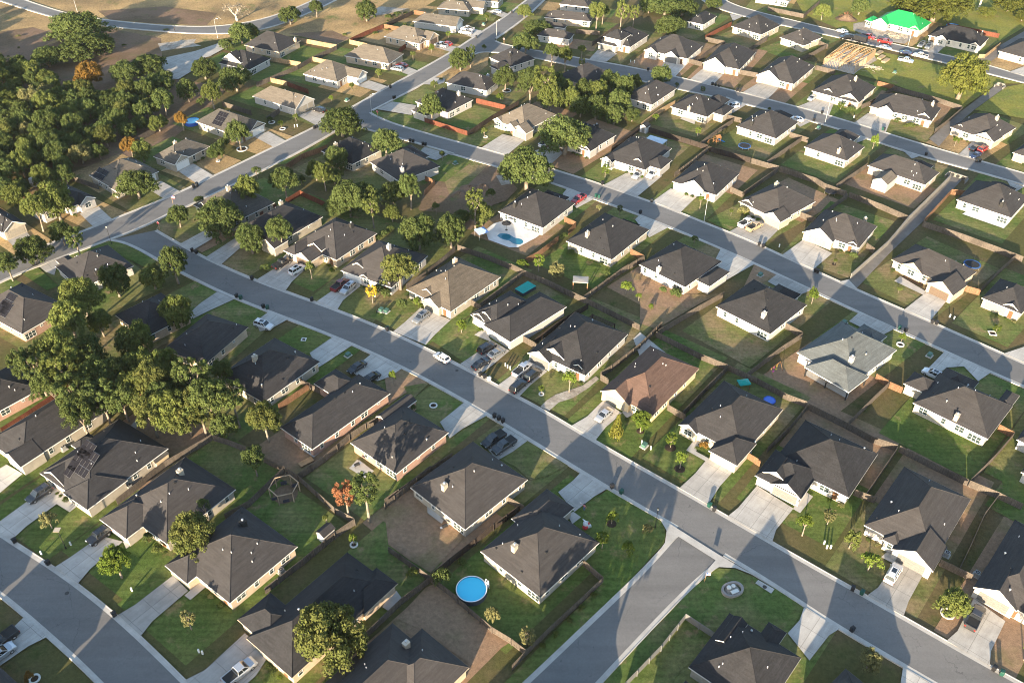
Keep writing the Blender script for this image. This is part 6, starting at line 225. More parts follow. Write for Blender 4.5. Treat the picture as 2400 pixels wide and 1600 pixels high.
# ---------- helpers ----------
def tag(o,label=None,cat=None,group=None,kind=None):
    if label:o['label']=label
    if cat:o['category']=cat
    if group:o['group']=group
    if kind:o['kind']=kind
    return o
def empty(name,loc=(0,0,0),rz=0):
    o=bpy.data.objects.new(name,None);COL.objects.link(o);o.location=loc;o.rotation_euler=(0,0,rz);o.empty_display_size=.3
    return o
def put(name,me,parent=None,loc=(0,0,0),rot=(0,0,0),sc=(1,1,1),mat=None):
    o=bpy.data.objects.new(name,me);COL.objects.link(o);o.parent=parent;o.location=loc;o.rotation_euler=rot;o.scale=sc
    if mat is not None:
        o.material_slots[0].link='OBJECT';o.material_slots[0].material=mat
    return o
class MB:
    def __init__(s):s.v=[];s.f=[];s.m=[]
    def face(s,pts,m=0):
        i=len(s.v);s.v+=[tuple(p) for p in pts];s.f.append(tuple(range(i,i+len(pts))));s.m.append(m)
    def box(s,x0,y0,z0,x1,y1,z1,m=0,M=None,taper=0,bottom=True):
        t=taper
        p=[(x0,y0,z0),(x1,y0,z0),(x1,y1,z0),(x0,y1,z0),(x0+t,y0+t,z1),(x1-t,y0+t,z1),(x1-t,y1-t,z1),(x0+t,y1-t,z1)]
        if M is not None:p=[tuple(M@Vector(q)) for q in p]
        i=len(s.v);s.v+=p
        fs=[(4,5,6,7),(0,1,5,4),(1,2,6,5),(2,3,7,6),(3,0,4,7)]
        if bottom:fs.append((3,2,1,0))
        for q in fs:s.f.append(tuple(i+k for k in q));s.m.append(m)
    def tube(s,a,b,r0,r1,n=8,m=0,cap=True):
        a=Vector(a);b=Vector(b);d=(b-a)
        if d.length<1e-6:return
        q=d.to_track_quat('Z','Y');i=len(s.v)
        for k in range(n):
            t=2*math.pi*k/n;s.v.append(tuple(a+q@Vector((math.cos(t)*r0,math.sin(t)*r0,0))))
        for k in range(n):
            t=2*math.pi*k/n;s.v.append(tuple(b+q@Vector((math.cos(t)*r1,math.sin(t)*r1,0))))
        for k in range(n):
            s.f.append((i+k,i+(k+1)%n,i+n+(k+1)%n,i+n+k));s.m.append(m)
        if cap:
            s.f.append(tuple(i+n+k for k in range(n)));s.m.append(m)
            s.f.append(tuple(i+n-1-k for k in range(n)));s.m.append(m)
    def disc(s,x,y,z,r,n=24,m=0,sx=1,sy=1):
        s.face([(x+r*sx*math.cos(2*math.pi*k/n),y+r*sy*math.sin(2*math.pi*k/n),z) for k in range(n)],m)
    def ball(s,c,r,m=0,n=10,k=6,sz=1):
        c=Vector(c);rows=[]
        for j in range(k+1):
            a=-math.pi/2+math.pi*j/k;rows.append(len(s.v))
            for t in range(n):
                b=2*math.pi*t/n;s.v.append((c.x+r*math.cos(a)*math.cos(b),c.y+r*math.cos(a)*math.sin(b),c.z+r*math.sin(a)*sz))
        for j in range(k):
            for t in range(n):
                s.f.append((rows[j]+t,rows[j]+(t+1)%n,rows[j+1]+(t+1)%n,rows[j+1]+t));s.m.append(m)
    def mesh(s,name,mats):
        me=bpy.data.meshes.new(name);me.from_pydata(s.v,[],s.f)
        for m in (mats if isinstance(mats,(list,tuple)) else [mats]):me.materials.append(m)
        me.polygons.foreach_set('material_index',s.m);me.update()
        return me
    def obj(s,name,mats,parent=None,**k):return put(name,s.mesh(name,mats),parent,**k)
def smooth(me):
    me.polygons.foreach_set('use_smooth',[True]*len(me.polygons));return me
# ---------- materials ----------
def newmat(name):
    m=bpy.data.materials.new(name);m.use_nodes=True;nt=m.node_tree;b=nt.nodes['Principled BSDF'];return m,nt,b
def N(nt,t,**k):
    n=nt.nodes.new(t)
    for a,v in k.items():setattr(n,a,v)
    return n
def noise(nt,scale,detail=3,vec=None,rough=.55):
    n=N(nt,'ShaderNodeTexNoise');n.inputs['Scale'].default_value=scale;n.inputs['Detail'].default_value=detail;n.inputs['Roughness'].default_value=rough
    if vec:nt.links.new(vec,n.inputs['Vector'])
    return n.outputs['Fac']
def ramp(nt,fac,p0,p1):
    r=N(nt,'ShaderNodeMapRange');r.inputs[1].default_value=p0;r.inputs[2].default_value=p1;r.clamp=True
    nt.links.new(fac,r.inputs[0]);return r.outputs[0]
def mixc(nt,fac,a,b):
    x=N(nt,'ShaderNodeMix',data_type='RGBA')
    if isinstance(fac,(int,float)):x.inputs[0].default_value=fac
    else:nt.links.new(fac,x.inputs[0])
    for s,c in((6,a),(7,b)):
        if isinstance(c,tuple):x.inputs[s].default_value=(*c,1)
        else:nt.links.new(c,x.inputs[s])
    return x.outputs[2]
def scalec(nt,col,fac,lo,hi):
    r=N(nt,'ShaderNodeMapRange');r.inputs[3].default_value=lo;r.inputs[4].default_value=hi;r.inputs[1].default_value=.3;r.inputs[2].default_value=.7
    nt.links.new(fac,r.inputs[0])
    v=N(nt,'ShaderNodeVectorMath',operation='SCALE');nt.links.new(col,v.inputs[0]);nt.links.new(r.outputs[0],v.inputs['Scale']);return v.outputs[0]
def pos(nt,sc=None):
    g=N(nt,'ShaderNodeNewGeometry').outputs['Position']
    if sc:
        m=N(nt,'ShaderNodeMapping');m.inputs['Scale'].default_value=sc;nt.links.new(g,m.inputs['Vector']);return m.outputs[0]
    return g
def plain(name,c,rough=.7,metal=0,var=.12,sc=3.0,spec=.3,emit=None):
    m,nt,b=newmat(name);p=pos(nt)
    cc=N(nt,'ShaderNodeRGB');cc.outputs[0].default_value=(*c,1)
    nt.links.new(scalec(nt,cc.outputs[0],noise(nt,sc,4,p),1-var,1+var),b.inputs['Base Color'])
    b.inputs['Roughness'].default_value=rough;b.inputs['Metallic'].default_value=metal;b.inputs['Specular IOR Level'].default_value=spec
    return m
def ground_mat(name,c1,c2,c3,patch=.10,fine=.25,stripe=0,lo=.45,hi=.6):
    m,nt,b=newmat(name);p=pos(nt)
    a=mixc(nt,ramp(nt,noise(nt,patch,4,p,.6),lo,hi),c1,c2)
    a=mixc(nt,ramp(nt,noise(nt,patch*2.7,6,p,.7),.56,.68),a,c3)
    a=scalec(nt,a,noise(nt,1.3,6,p,.75),1-fine,1+fine)
    sp=ramp(nt,noise(nt,2.1,4,p,.7),.66,.74);a=mixc(nt,sp,a,(c1[0]*.55,c1[1]*.55,c1[2]*.55))
    a=scalec(nt,a,noise(nt,9,3,p,.6),.84,1.16)
    if stripe:
        w=N(nt,'ShaderNodeTexNoise');w.inputs['Scale'].default_value=1;w.inputs['Detail'].default_value=1
        mp=N(nt,'ShaderNodeMapping');mp.inputs['Rotation'].default_value=(0,0,rad(-50));mp.inputs['Scale'].default_value=(.05,1.4,1)
        nt.links.new(p,mp.inputs['Vector']);nt.links.new(mp.outputs[0],w.inputs['Vector'])
        a=scalec(nt,a,w.outputs['Fac'],.86,1.14)
    nt.links.new(a,b.inputs['Base Color']);b.inputs['Roughness'].default_value=.95;b.inputs['Specular IOR Level'].default_value=.05
    bp=N(nt,'ShaderNodeBump');bp.inputs['Strength'].default_value=.5;bp.inputs['Distance'].default_value=.12
    nt.links.new(noise(nt,5,3,p,.7),bp.inputs['Height']);nt.links.new(bp.outputs[0],b.inputs['Normal'])
    return m
LAWN={
'G':ground_mat('lush_grass',(.072,.108,.026),(.12,.132,.04),(.19,.15,.07),.08,.36,1,.4,.66),
'g':ground_mat('green_grass',(.085,.12,.032),(.15,.145,.055),(.215,.155,.085),.09,.36,1,.42,.58),
'o':ground_mat('mixed_grass',(.115,.122,.042),(.20,.15,.08),(.09,.118,.034),.09,.36,1),
'b':ground_mat('dry_brown_lawn',(.25,.16,.10),(.17,.135,.065),(.27,.18,.11),.10,.28,0,.5,.68),
'y':ground_mat('golden_dry_grass',(.38,.255,.12),(.20,.14,.075),(.13,.135,.05),.04,.42,0,.4,.62),
'v':ground_mat('rough_grass',(.20,.19,.045),(.135,.155,.04),(.23,.165,.08),.07,.35),
'r':ground_mat('brown_earth',(.18,.118,.08),(.13,.09,.055),(.12,.112,.05),.06,.3),
'k':ground_mat('limestone_gravel',(.34,.30,.25),(.24,.2,.16),(.42,.39,.34),.25,.3),
'm':ground_mat('dark_mulch',(.04,.03,.022),(.055,.04,.028),(.03,.022,.016),.5,.3)}
GROUND=ground_mat('field_ground',(.085,.08,.03),(.12,.09,.045),(.06,.07,.022),.05,.3)
def crack(nt,p,scale,w,dist=.8):
    d=N(nt,'ShaderNodeTexNoise');d.inputs['Scale'].default_value=1.1;d.inputs['Detail'].default_value=4;nt.links.new(p,d.inputs['Vector'])
    m=N(nt,'ShaderNodeVectorMath',operation='SCALE');nt.links.new(d.outputs['Color'],m.inputs[0]);m.inputs['Scale'].default_value=dist
    ad=N(nt,'ShaderNodeVectorMath',operation='ADD');nt.links.new(p,ad.inputs[0]);nt.links.new(m.outputs[0],ad.inputs[1])
    v=N(nt,'ShaderNodeTexVoronoi',feature='DISTANCE_TO_EDGE');v.inputs['Scale'].default_value=scale;nt.links.new(ad.outputs[0],v.inputs['Vector'])
    return ramp(nt,v.outputs['Distance'],w,0)
def mul(nt,a,b):
    m=N(nt,'ShaderNodeMath',operation='MULTIPLY');nt.links.new(a,m.inputs[0])
    if isinstance(b,float):m.inputs[1].default_value=b
    else:nt.links.new(b,m.inputs[1])
    return m.outputs[0]
def asphalt():
    m,nt,b=newmat('asphalt');p=pos(nt)
    a=mixc(nt,ramp(nt,noise(nt,.05,5,p,.65),.32,.68),(.135,.128,.122),(.168,.16,.152))
    a=mixc(nt,mul(nt,ramp(nt,noise(nt,.35,6,p,.75),.60,.74),.55),a,(.105,.10,.095))
    a=mixc(nt,mul(nt,ramp(nt,noise(nt,.8,3,p,.6),.70,.76),.8),a,(.085,.082,.08))
    mp=N(nt,'ShaderNodeMapping');mp.inputs['Rotation'].default_value=(0,0,rad(40));mp.inputs['Scale'].default_value=(.025,.42,1);nt.links.new(p,mp.inputs['Vector'])
    a=scalec(nt,a,noise(nt,1.0,3,mp.outputs[0],.6),.9,1.09)
    ck=mul(nt,crack(nt,p,.09,.006,1.2),ramp(nt,noise(nt,.12,2,p),.45,.6))
    a=mixc(nt,mul(nt,ck,.7),a,(.07,.068,.066))
    a=scalec(nt,a,noise(nt,3,4,p,.7),.92,1.08);a=scalec(nt,a,noise(nt,14,3,p,.6),.9,1.1)
    nt.links.new(a,b.inputs['Base Color']);b.inputs['Roughness'].default_value=.9;b.inputs['Specular IOR Level'].default_value=.15
    return m
def concrete(name,c,st=.85):
    m,nt,b=newmat(name);p=pos(nt)
    k=N(nt,'ShaderNodeRGB');k.outputs[0].default_value=(*c,1)
    a=scalec(nt,k.outputs[0],noise(nt,.35,5,p,.65),.80,1.12)
    a=mixc(nt,ramp(nt,noise(nt,.9,5,p,.7),.66,.85),a,(c[0]*.5,c[1]*.48,c[2]*.46))
    a=scalec(nt,a,noise(nt,7,3,p),.92,1.08)
    nt.links.new(a,b.inputs['Base Color']);b.inputs['Roughness'].default_value=.9;b.inputs['Specular IOR Level'].default_value=.15
    return m
def slabs():
    m,nt,b=newmat('driveway_slabs');p=pos(nt);tc=N(nt,'ShaderNodeTexCoord').outputs['Object'];oi=N(nt,'ShaderNodeObjectInfo').outputs['Random']
    c=(.40,.372,.335);k=N(nt,'ShaderNodeRGB');k.outputs[0].default_value=(*c,1)
    a=scalec(nt,k.outputs[0],noise(nt,.35,5,p,.65),.78,1.12)
    a=mixc(nt,mul(nt,ramp(nt,noise(nt,.7,5,p,.7),.58,.8),.8),a,(.21,.19,.165))
    mp=N(nt,'ShaderNodeMapping');mp.inputs['Scale'].default_value=(.12,1.1,1);nt.links.new(tc,mp.inputs['Vector'])
    a=scalec(nt,a,noise(nt,1,3,mp.outputs[0],.6),.88,1.1)
    br=N(nt,'ShaderNodeTexBrick');br.offset=0;br.inputs['Scale'].default_value=1;br.inputs['Brick Width'].default_value=3.9;br.inputs['Row Height'].default_value=3.3;br.inputs['Mortar Size'].default_value=.035;br.inputs['Mortar Smooth'].default_value=0
    nt.links.new(tc,br.inputs['Vector'])
    a=mixc(nt,mul(nt,br.outputs['Fac'],.65),a,(.12,.11,.10))
    a=scalec(nt,a,noise(nt,7,3,p),.92,1.08)
    r=N(nt,'ShaderNodeMapRange');r.inputs[3].default_value=.82;r.inputs[4].default_value=1.12;nt.links.new(oi,r.inputs[0])
    v=N(nt,'ShaderNodeVectorMath',operation='SCALE');nt.links.new(a,v.inputs[0]);nt.links.new(r.outputs[0],v.inputs['Scale'])
    nt.links.new(v.outputs[0],b.inputs['Base Color']);b.inputs['Roughness'].default_value=.9;b.inputs['Specular IOR Level'].default_value=.15
    return m
SLABS=slabs();ASPH=asphalt();CONC=concrete('driveway_concrete',(.40,.375,.34));KERB=concrete('kerb_concrete',(.42,.39,.35));DECK=concrete('pale_deck_concrete',(.58,.57,.55));DIRTCONC=concrete('channel_concrete',(.16,.145,.13))
def shingle(name,c):
    m,nt,b=newmat(name);tc=N(nt,'ShaderNodeTexCoord').outputs['Object'];oi=N(nt,'ShaderNodeObjectInfo')
    k=N(nt,'ShaderNodeRGB');k.outputs[0].default_value=(*c,1)
    a=scalec(nt,k.outputs[0],noise(nt,3.2,4,tc,.7),.78,1.22)
    a=scalec(nt,a,noise(nt,9,2,tc,.6),.68,1.32)
    a=scalec(nt,a,noise(nt,.25,4,tc,.6),.84,1.16)
    st=N(nt,'ShaderNodeMapping');st.inputs['Scale'].default_value=(1.3,1.3,.12);nt.links.new(tc,st.inputs['Vector']);a=scalec(nt,a,noise(nt,1,3,st.outputs[0],.6),.9,1.1)
    a=mixc(nt,mul(nt,oi.outputs['Random'],.42),a,(c[0]*1.55,c[1]*1.3,c[2]*1.02))
    # shingle courses
    mp=N(nt,'ShaderNodeMapping');mp.inputs['Scale'].default_value=(.25,.25,5);nt.links.new(tc,mp.inputs['Vector'])
    a=scalec(nt,a,noise(nt,1,2,mp.outputs[0]),.84,1.16)
    r=N(nt,'ShaderNodeMapRange');r.inputs[3].default_value=.75;r.inputs[4].default_value=1.25;nt.links.new(oi.outputs['Random'],r.inputs[0])
    v=N(nt,'ShaderNodeVectorMath',operation='SCALE');nt.links.new(a,v.inputs[0]);nt.links.new(r.outputs[0],v.inputs['Scale'])
    nt.links.new(v.outputs[0],b.inputs['Base Color']);b.inputs['Roughness'].default_value=.92;b.inputs['Specular IOR Level'].default_value=.2
    bp=N(nt,'ShaderNodeBump');bp.inputs['Strength'].default_value=.12;bp.inputs['Distance'].default_value=.05
    nt.links.new(noise(nt,9,2,tc,.6),bp.inputs['Height']);nt.links.new(bp.outputs[0],b.inputs['Normal'])
    return m
ROOF={'d':shingle('charcoal_shingles',(.029,.029,.032)),'n':shingle('tan_shingles',(.105,.088,.07)),'b':shingle('brown_shingles',(.075,.05,.042)),'l':shingle('grey_green_shingles',(.072,.083,.09)),'t':shingle('taupe_shingles',(.088,.08,.07)),'g':plain('green_underlay',(.012,.25,.065),.6,0,.1,1.5)}
def brick(name,c1,c2,mort,scale=1):
    m,nt,b=newmat(name);tc=N(nt,'ShaderNodeTexCoord').outputs['Object']
    sp=N(nt,'ShaderNodeSeparateXYZ');nt.links.new(tc,sp.inputs[0])
    ad=N(nt,'ShaderNodeMath',operation='ADD');nt.links.new(sp.outputs[0],ad.inputs[0]);nt.links.new(sp.outputs[1],ad.inputs[1])
    cb=N(nt,'ShaderNodeCombineXYZ');nt.links.new(ad.outputs[0],cb.inputs[0]);nt.links.new(sp.outputs[2],cb.inputs[1])
    br=N(nt,'ShaderNodeTexBrick');br.inputs['Scale'].default_value=4.2*scale;br.inputs['Color1'].default_value=(*c1,1);br.inputs['Color2'].default_value=(*c2,1);br.inputs['Mortar'].default_value=(*mort,1)
    br.inputs['Mortar Size'].default_value=.02;nt.links.new(cb.outputs[0],br.inputs['Vector'])
    a=scalec(nt,br.outputs['Color'],noise(nt,.8,4,tc),.85,1.12)
    nt.links.new(a,b.inputs['Base Color']);b.inputs['Roughness'].default_value=.9
    return m
WALL={'r':brick('red_brick',(.27,.13,.09),(.36,.20,.14),(.42,.36,.3)),'t':brick('tan_brick',(.40,.29,.19),(.48,.36,.25),(.5,.43,.34)),'c':brick('cream_limestone',(.32,.28,.22),(.375,.33,.26),(.33,.29,.24),.6),
'w':plain('white_siding',(.40,.375,.345),.8,0,.06,2),'y':plain('sandy_siding',(.58,.45,.28),.8,0,.08,2),'s':brick('pale_stone',(.50,.46,.40),(.62,.58,.52),(.55,.5,.45),.5),'k':plain('black_siding',(.025,.024,.023),.8)}
TRIM=plain('white_trim',(.74,.72,.68),.6,0,.05);TANTRIM=plain('beige_trim',(.5,.42,.32),.7);BLACK=plain('black_trim',(.02,.02,.02),.6)
def glassy(name,c,r=.08,sp=.8):
    m,nt,b=newmat(name);b.inputs['Base Color'].default_value=(*c,1);b.inputs['Roughness'].default_value=r;b.inputs['Specular IOR Level'].default_value=sp;return m
GLASS=glassy('window_glass',(.035,.05,.05));CARGLASS=glassy('car_glass',(.015,.018,.022),.05)
GDOOR={'w':plain('white_garage_door',(.7,.68,.64),.6,0,.05),'t':plain('tan_garage_door',(.27,.24,.195),.7),'b':plain('brown_garage_door',(.12,.085,.06),.7),'d':plain('grey_garage_door',(.16,.15,.14),.7)}
DOOR=plain('wood_door',(.14,.07,.035),.6)
VENTW=plain('pale_vent_pipe',(.6,.6,.6),.5);METAL=plain('galvanised_metal',(.5,.5,.5),.4,.6)
SOLAR=glassy('solar_panel_glass',(.012,.011,.014),.5,.15)
def wood(name,c,var=.45):
    m,nt,b=newmat(name);p=pos(nt,(5,5,.5))
    k=N(nt,'ShaderNodeRGB');k.outputs[0].default_value=(*c,1)
    a=scalec(nt,k.outputs[0],noise(nt,1.4,3,p,.7),1-var,1+var)
    a=scalec(nt,a,noise(nt,.25,3,pos(nt)),.75,1.2)
    nt.links.new(a,b.inputs['Base Color']);b.inputs['Roughness'].default_value=.9;b.inputs['Specular IOR Level'].default_value=.1
    return m
FW={'w':wood('weathered_fence_wood',(.105,.086,.07)),'r':wood('red_brown_fence_wood',(.13,.048,.03)),'o':wood('cedar_fence_wood',(.17,.095,.055)),'k':wood('dark_fence_wood',(.045,.035,.03)),'m':plain('grey_fence_metal',(.14,.14,.135),.6),'c':concrete('pale_wall_concrete',(.20,.185,.165)),'y':wood('new_pine_fence_wood',(.28,.20,.12))}
def leaf(name,c1,c2,tr=.3):
    m=bpy.data.materials.new(name);m.use_nodes=True;nt=m.node_tree;nt.nodes.clear()
    tc=N(nt,'ShaderNodeTexCoord').outputs['Object'];oi=N(nt,'ShaderNodeObjectInfo').outputs['Random']
    ad=N(nt,'ShaderNodeVectorMath',operation='ADD');nt.links.new(tc,ad.inputs[0]);nt.links.new(oi,ad.inputs[1])
    a=mixc(nt,ramp(nt,noise(nt,2.2,3,ad.outputs[0]),.3,.75),c1,c2)
    a=scalec(nt,a,noise(nt,16,2,tc),.7,1.3)
    r=N(nt,'ShaderNodeMapRange');r.inputs[3].default_value=.8;r.inputs[4].default_value=1.2;nt.links.new(oi,r.inputs[0])
    v=N(nt,'ShaderNodeVectorMath',operation='SCALE');nt.links.new(a,v.inputs[0]);nt.links.new(r.outputs[0],v.inputs['Scale'])
    d=N(nt,'ShaderNodeBsdfDiffuse');t=N(nt,'ShaderNodeBsdfTranslucent');x=N(nt,'ShaderNodeMixShader');x.inputs[0].default_value=tr
    nt.links.new(v.outputs[0],d.inputs[0]);nt.links.new(v.outputs[0],t.inputs[0]);nt.links.new(d.outputs[0],x.inputs[1]);nt.links.new(t.outputs[0],x.inputs[2])
    o=N(nt,'ShaderNodeOutputMaterial');nt.links.new(x.outputs[0],o.inputs[0]);return m
LEAF={'o':leaf('olive_leaves',(.066,.092,.03),(.10,.122,.04)),'g':leaf('green_leaves',(.068,.098,.03),(.095,.115,.04)),'l':leaf('lime_leaves',(.09,.14,.024),(.135,.165,.032)),'y':leaf('yellow_green_leaves',(.095,.122,.034),(.13,.145,.042)),'Y':leaf('golden_leaves',(.40,.28,.03),(.5,.36,.05)),'a':leaf('autumn_leaves',(.22,.12,.03),(.15,.10,.03)),'A':leaf('salmon_leaves',(.30,.14,.075),(.26,.11,.055)),'v':leaf('golden_olive_leaves',(.082,.10,.030),(.115,.118,.038)),'V':leaf('yellowish_olive_leaves',(.082,.10,.022),(.115,.118,.03)),'p':leaf('pale_leaves',(.16,.165,.07),(.2,.18,.08)),'d':leaf('bare_twigs',(.22,.19,.15),(.18,.15,.11)),'c':leaf('cedar_leaves',(.13,.12,.025),(.09,.10,.02))}  # the big far-right oaks have their own yellowish olive leaf tone
BARK=wood('bark',(.22,.18,.14),.25);DEADWOOD=wood('pale_dead_wood',(.5,.44,.36),.2)
# ---------- ground, roads ----------
def flat(name,pts,z,mat,label=None):
    poly=[Vector((x,y,z)) for x,y in pts]
    me=bpy.data.meshes.new(name)
    tris=tessellate_polygon([[Vector((p.x,p.y,0)) for p in poly]])
    fs=[]
    for t in tris:
        a,b,c=[poly[i] for i in t]
        fs.append(t if (b-a).cross(c-a).z>0 else t[::-1])
    me.from_pydata([tuple(p) for p in poly],[],fs);me.materials.append(mat)
    o=put(name,me);o['kind']='structure'
    if label:o['label']=label
    return o
def cr(pts,n=4):
    # smooth polyline
    if len(pts)<3:return pts
    out=[];P=[Vector(p) for p in pts]
    for i in range(len(P)-1):
        p0=P[max(i-1,0)];p1=P[i];p2=P[i+1];p3=P[min(i+2,len(P)-1)]
        for k in range(n):
            t=k/n
            out.append(tuple(.5*((2*p1)+(-p0+p2)*t+(2*p0-5*p1+4*p2-p3)*t*t+(-p0+3*p1-3*p2+p3)*t**3)))
    out.append(tuple(P[-1]));return out
def relax(pts,n=2):
    P=[Vector(p) for p in pts]
    for _ in range(n):
        P=[P[0]]+[(P[i-1]+P[i]*2+P[i+1])/4 for i in range(1,len(P)-1)]+[P[-1]]
    return [tuple(p) for p in P]
flat('ground',[(-800,-150),(800,-150),(800,1000),(-800,1000)],0,GROUND)
def ribbon(mb,pts,off0,off1,z0,z1,m=0,wall=None):
    P=[Vector(p) for p in pts];Ns=[]
    for i in range(len(P)):
        d=(P[min(i+1,len(P)-1)]-P[max(i-1,0)]);d.normalize();Ns.append(Vector((-d.y,d.x)))
    for i in range(len(P)-1):
        a=P[i]+Ns[i]*off0;b=P[i+1]+Ns[i+1]*off0;c=P[i+1]+Ns[i+1]*off1;d=P[i]+Ns[i]*off1
        q=[(a.x,a.y,z0),(b.x,b.y,z0),(c.x,c.y,z1),(d.x,d.y,z1)]
        if (Vector(q[1])-Vector(q[0])).cross(Vector(q[3])-Vector(q[0])).z<0:q=q[::-1]
        mb.face(q,m)
for name,z,L,Rr in ROADS:
    L=cr(relax(L),4);Rr=cr(relax(Rr),4)
    flat(name,L+Rr[::-1],z,ASPH)
    if name=='field_road':kz=.04
    kb=MB()
    for pl,s in((L,1),(Rr,-1)):
        # drop kerb pieces lying inside another road
        keep=[];run=[]
        for p in pl:
            ins=False
            for n2,z2,L2,R2 in ROADS:
                if n2==name:continue
                poly=L2+R2[::-1];c=False
                for i in range(len(poly)):
                    a,b=poly[i],poly[(i+1)%len(poly)]
                    if (a[1]>p[1])!=(b[1]>p[1]) and p[0]<(b[0]-a[0])*(p[1]-a[1])/(b[1]-a[1])+a[0]:c=not c
                if c:ins=True
            if ins:
                if len(run)>1:keep.append(run)
                run=[]
            else:run.append(p)
        if len(run)>1:keep.append(run)
        for r in keep:
            ribbon(kb,r,-s*.75,0,z+.012,z+.012)
            ribbon(kb,r,0,s*.02,z+.012,z+.09);ribbon(kb,r,s*.02,s*.17,z+.09,z+.09);ribbon(kb,r,s*.17,s*.2,z+.09,0)
    o=kb.obj('kerb',KERB);o['kind']='structure'
i=0
for k,z,pts in POLYS:
    i+=1
    if k=='drive':
        cx=sum(p[0] for p in pts)/len(pts);cy=sum(p[1] for p in pts)/len(pts)
        hb=min(HOUSES,key=lambda h:(h[1]+7*math.cos(h[3])-7*math.sin(h[3])-cx)**2+(h[2]+7*math.sin(h[3])+7*math.cos(h[3])-cy)**2)[3]
        ca,sa=math.cos(-hb),math.sin(-hb)
        o=flat('driveway',[((x-cx)*ca-(y-cy)*sa,(x-cx)*sa+(y-cy)*ca) for x,y in pts],0,SLABS);o.location=(cx,cy,.300+.0012*(i%7));o.rotation_euler=(0,0,hb)
    elif k=='deck':flat('pavement',pts,.318,DECK)
    elif k=='path':flat('path',pts,.312+.0012*(i%5),CONC)
    elif k=='channel':flat('drainage_channel',pts,.222,DIRTCONC)
    else:flat('lawn' if k in 'Ggo' else 'ground_patch',pts,z+.0005*(i%9)+(.03 if z>.05 else 0),LAWN[k])
# ---------- houses ----------
SLP=.65
def rh(w,u,v):
    t,u0,v0,u1,v1,z,s=w
    if u<u0 or u>u1 or v<v0 or v>v1:return -1
    du=min(u-u0,u1-u);dv=min(v-v0,v1-v)
    if t in 'gd':return z+SLP*(dv if s in 'fb' else du)
    return z+SLP*min(du,dv)
def win_mesh(w,h,mull):
    mb=MB();f=.07;d=.05
    mb.box(-w/2,-d,0,w/2,0.02,f);mb.box(-w/2,-d,h-f,w/2,.02,h);mb.box(-w/2,-d,f,-w/2+f,.02,h-f);mb.box(w/2-f,-d,f,w/2,.02,h-f)
    mb.box(-w/2+f,-d+.01,h/2-.025,w/2-f,.01,h/2+.025)
    for k in range(mull):
        x=-w/2+w*(k+1)/(mull+1);mb.box(x-.04,-d+.005,f,x+.04,.015,h-f)
    g=MB();g.face([(-w/2+.05,-.015,.05),(w/2-.05,-.015,.05),(w/2-.05,-.015,h-.05),(-w/2+.05,-.015,h-.05)])
    return mb.mesh('window_frame',TRIM),g.mesh('window_pane',GLASS)
WINS=[win_mesh(.95,1.5,0),win_mesh(1.9,1.5,1),win_mesh(.7,.6,0),win_mesh(2.7,1.7,2)]
def gdoor_mesh(w):
    mb=MB();h=2.15;mb.box(-w/2,-.02,0,w/2,.05,h)
    n=4
    for r in range(n):
        for c in range(int(w/.6)):
            cw=w/int(w/.6);x=-w/2+c*cw;mb.box(x+.08,-.045,r*h/n+.09,x+cw-.08,-.02,(r+1)*h/n-.09)
    for r in range(1,n):mb.box(-w/2,-.03,r*h/n-.015,w/2,-.02,r*h/n+.015)
    return mb.mesh('garage_door',GDOOR['w'])
GD={4.9:gdoor_mesh(4.9),2.6:gdoor_mesh(2.6)}
def _pipe():
    mb=MB();mb.tube((0,0,-.3),(0,0,.4),.07,.07,8);return mb.mesh('roof_vent',VENTW)
def _hood():
    mb=MB();mb.box(-.2,-.22,-.2,.2,.22,.16,0,None,.05);return mb.mesh('roof_vent',BLACK)
PIPE=_pipe();HOOD=_hood()
def _turb():
    mb=MB();mb.tube((0,0,-.3),(0,0,.22),.1,.1,10);mb.ball((0,0,.34),.2,0,10,5,.8);return mb.mesh('roof_vent',METAL)
TURB=_turb()
DM=MB();DM.box(-.48,-.04,0,.48,.03,2.05);DM.box(-.3,-.06,1.1,.3,-.04,1.85);DOORM=DM.mesh('door',DOOR)
def _solar():
    mb=MB();mb.box(-.5,-.82,0,.5,.82,.04,0);mb.box(-.52,-.84,-.03,.52,.84,.0,1);return mb.mesh('solar_panel',[SOLAR,METAL])
SOLM=_solar()
ACM=MB()
def wallside(s):  # outward angle about z so that local -y faces outwards
    return {'f':-math.pi/2,'b':math.pi/2,'s':0,'n':math.pi}[s]
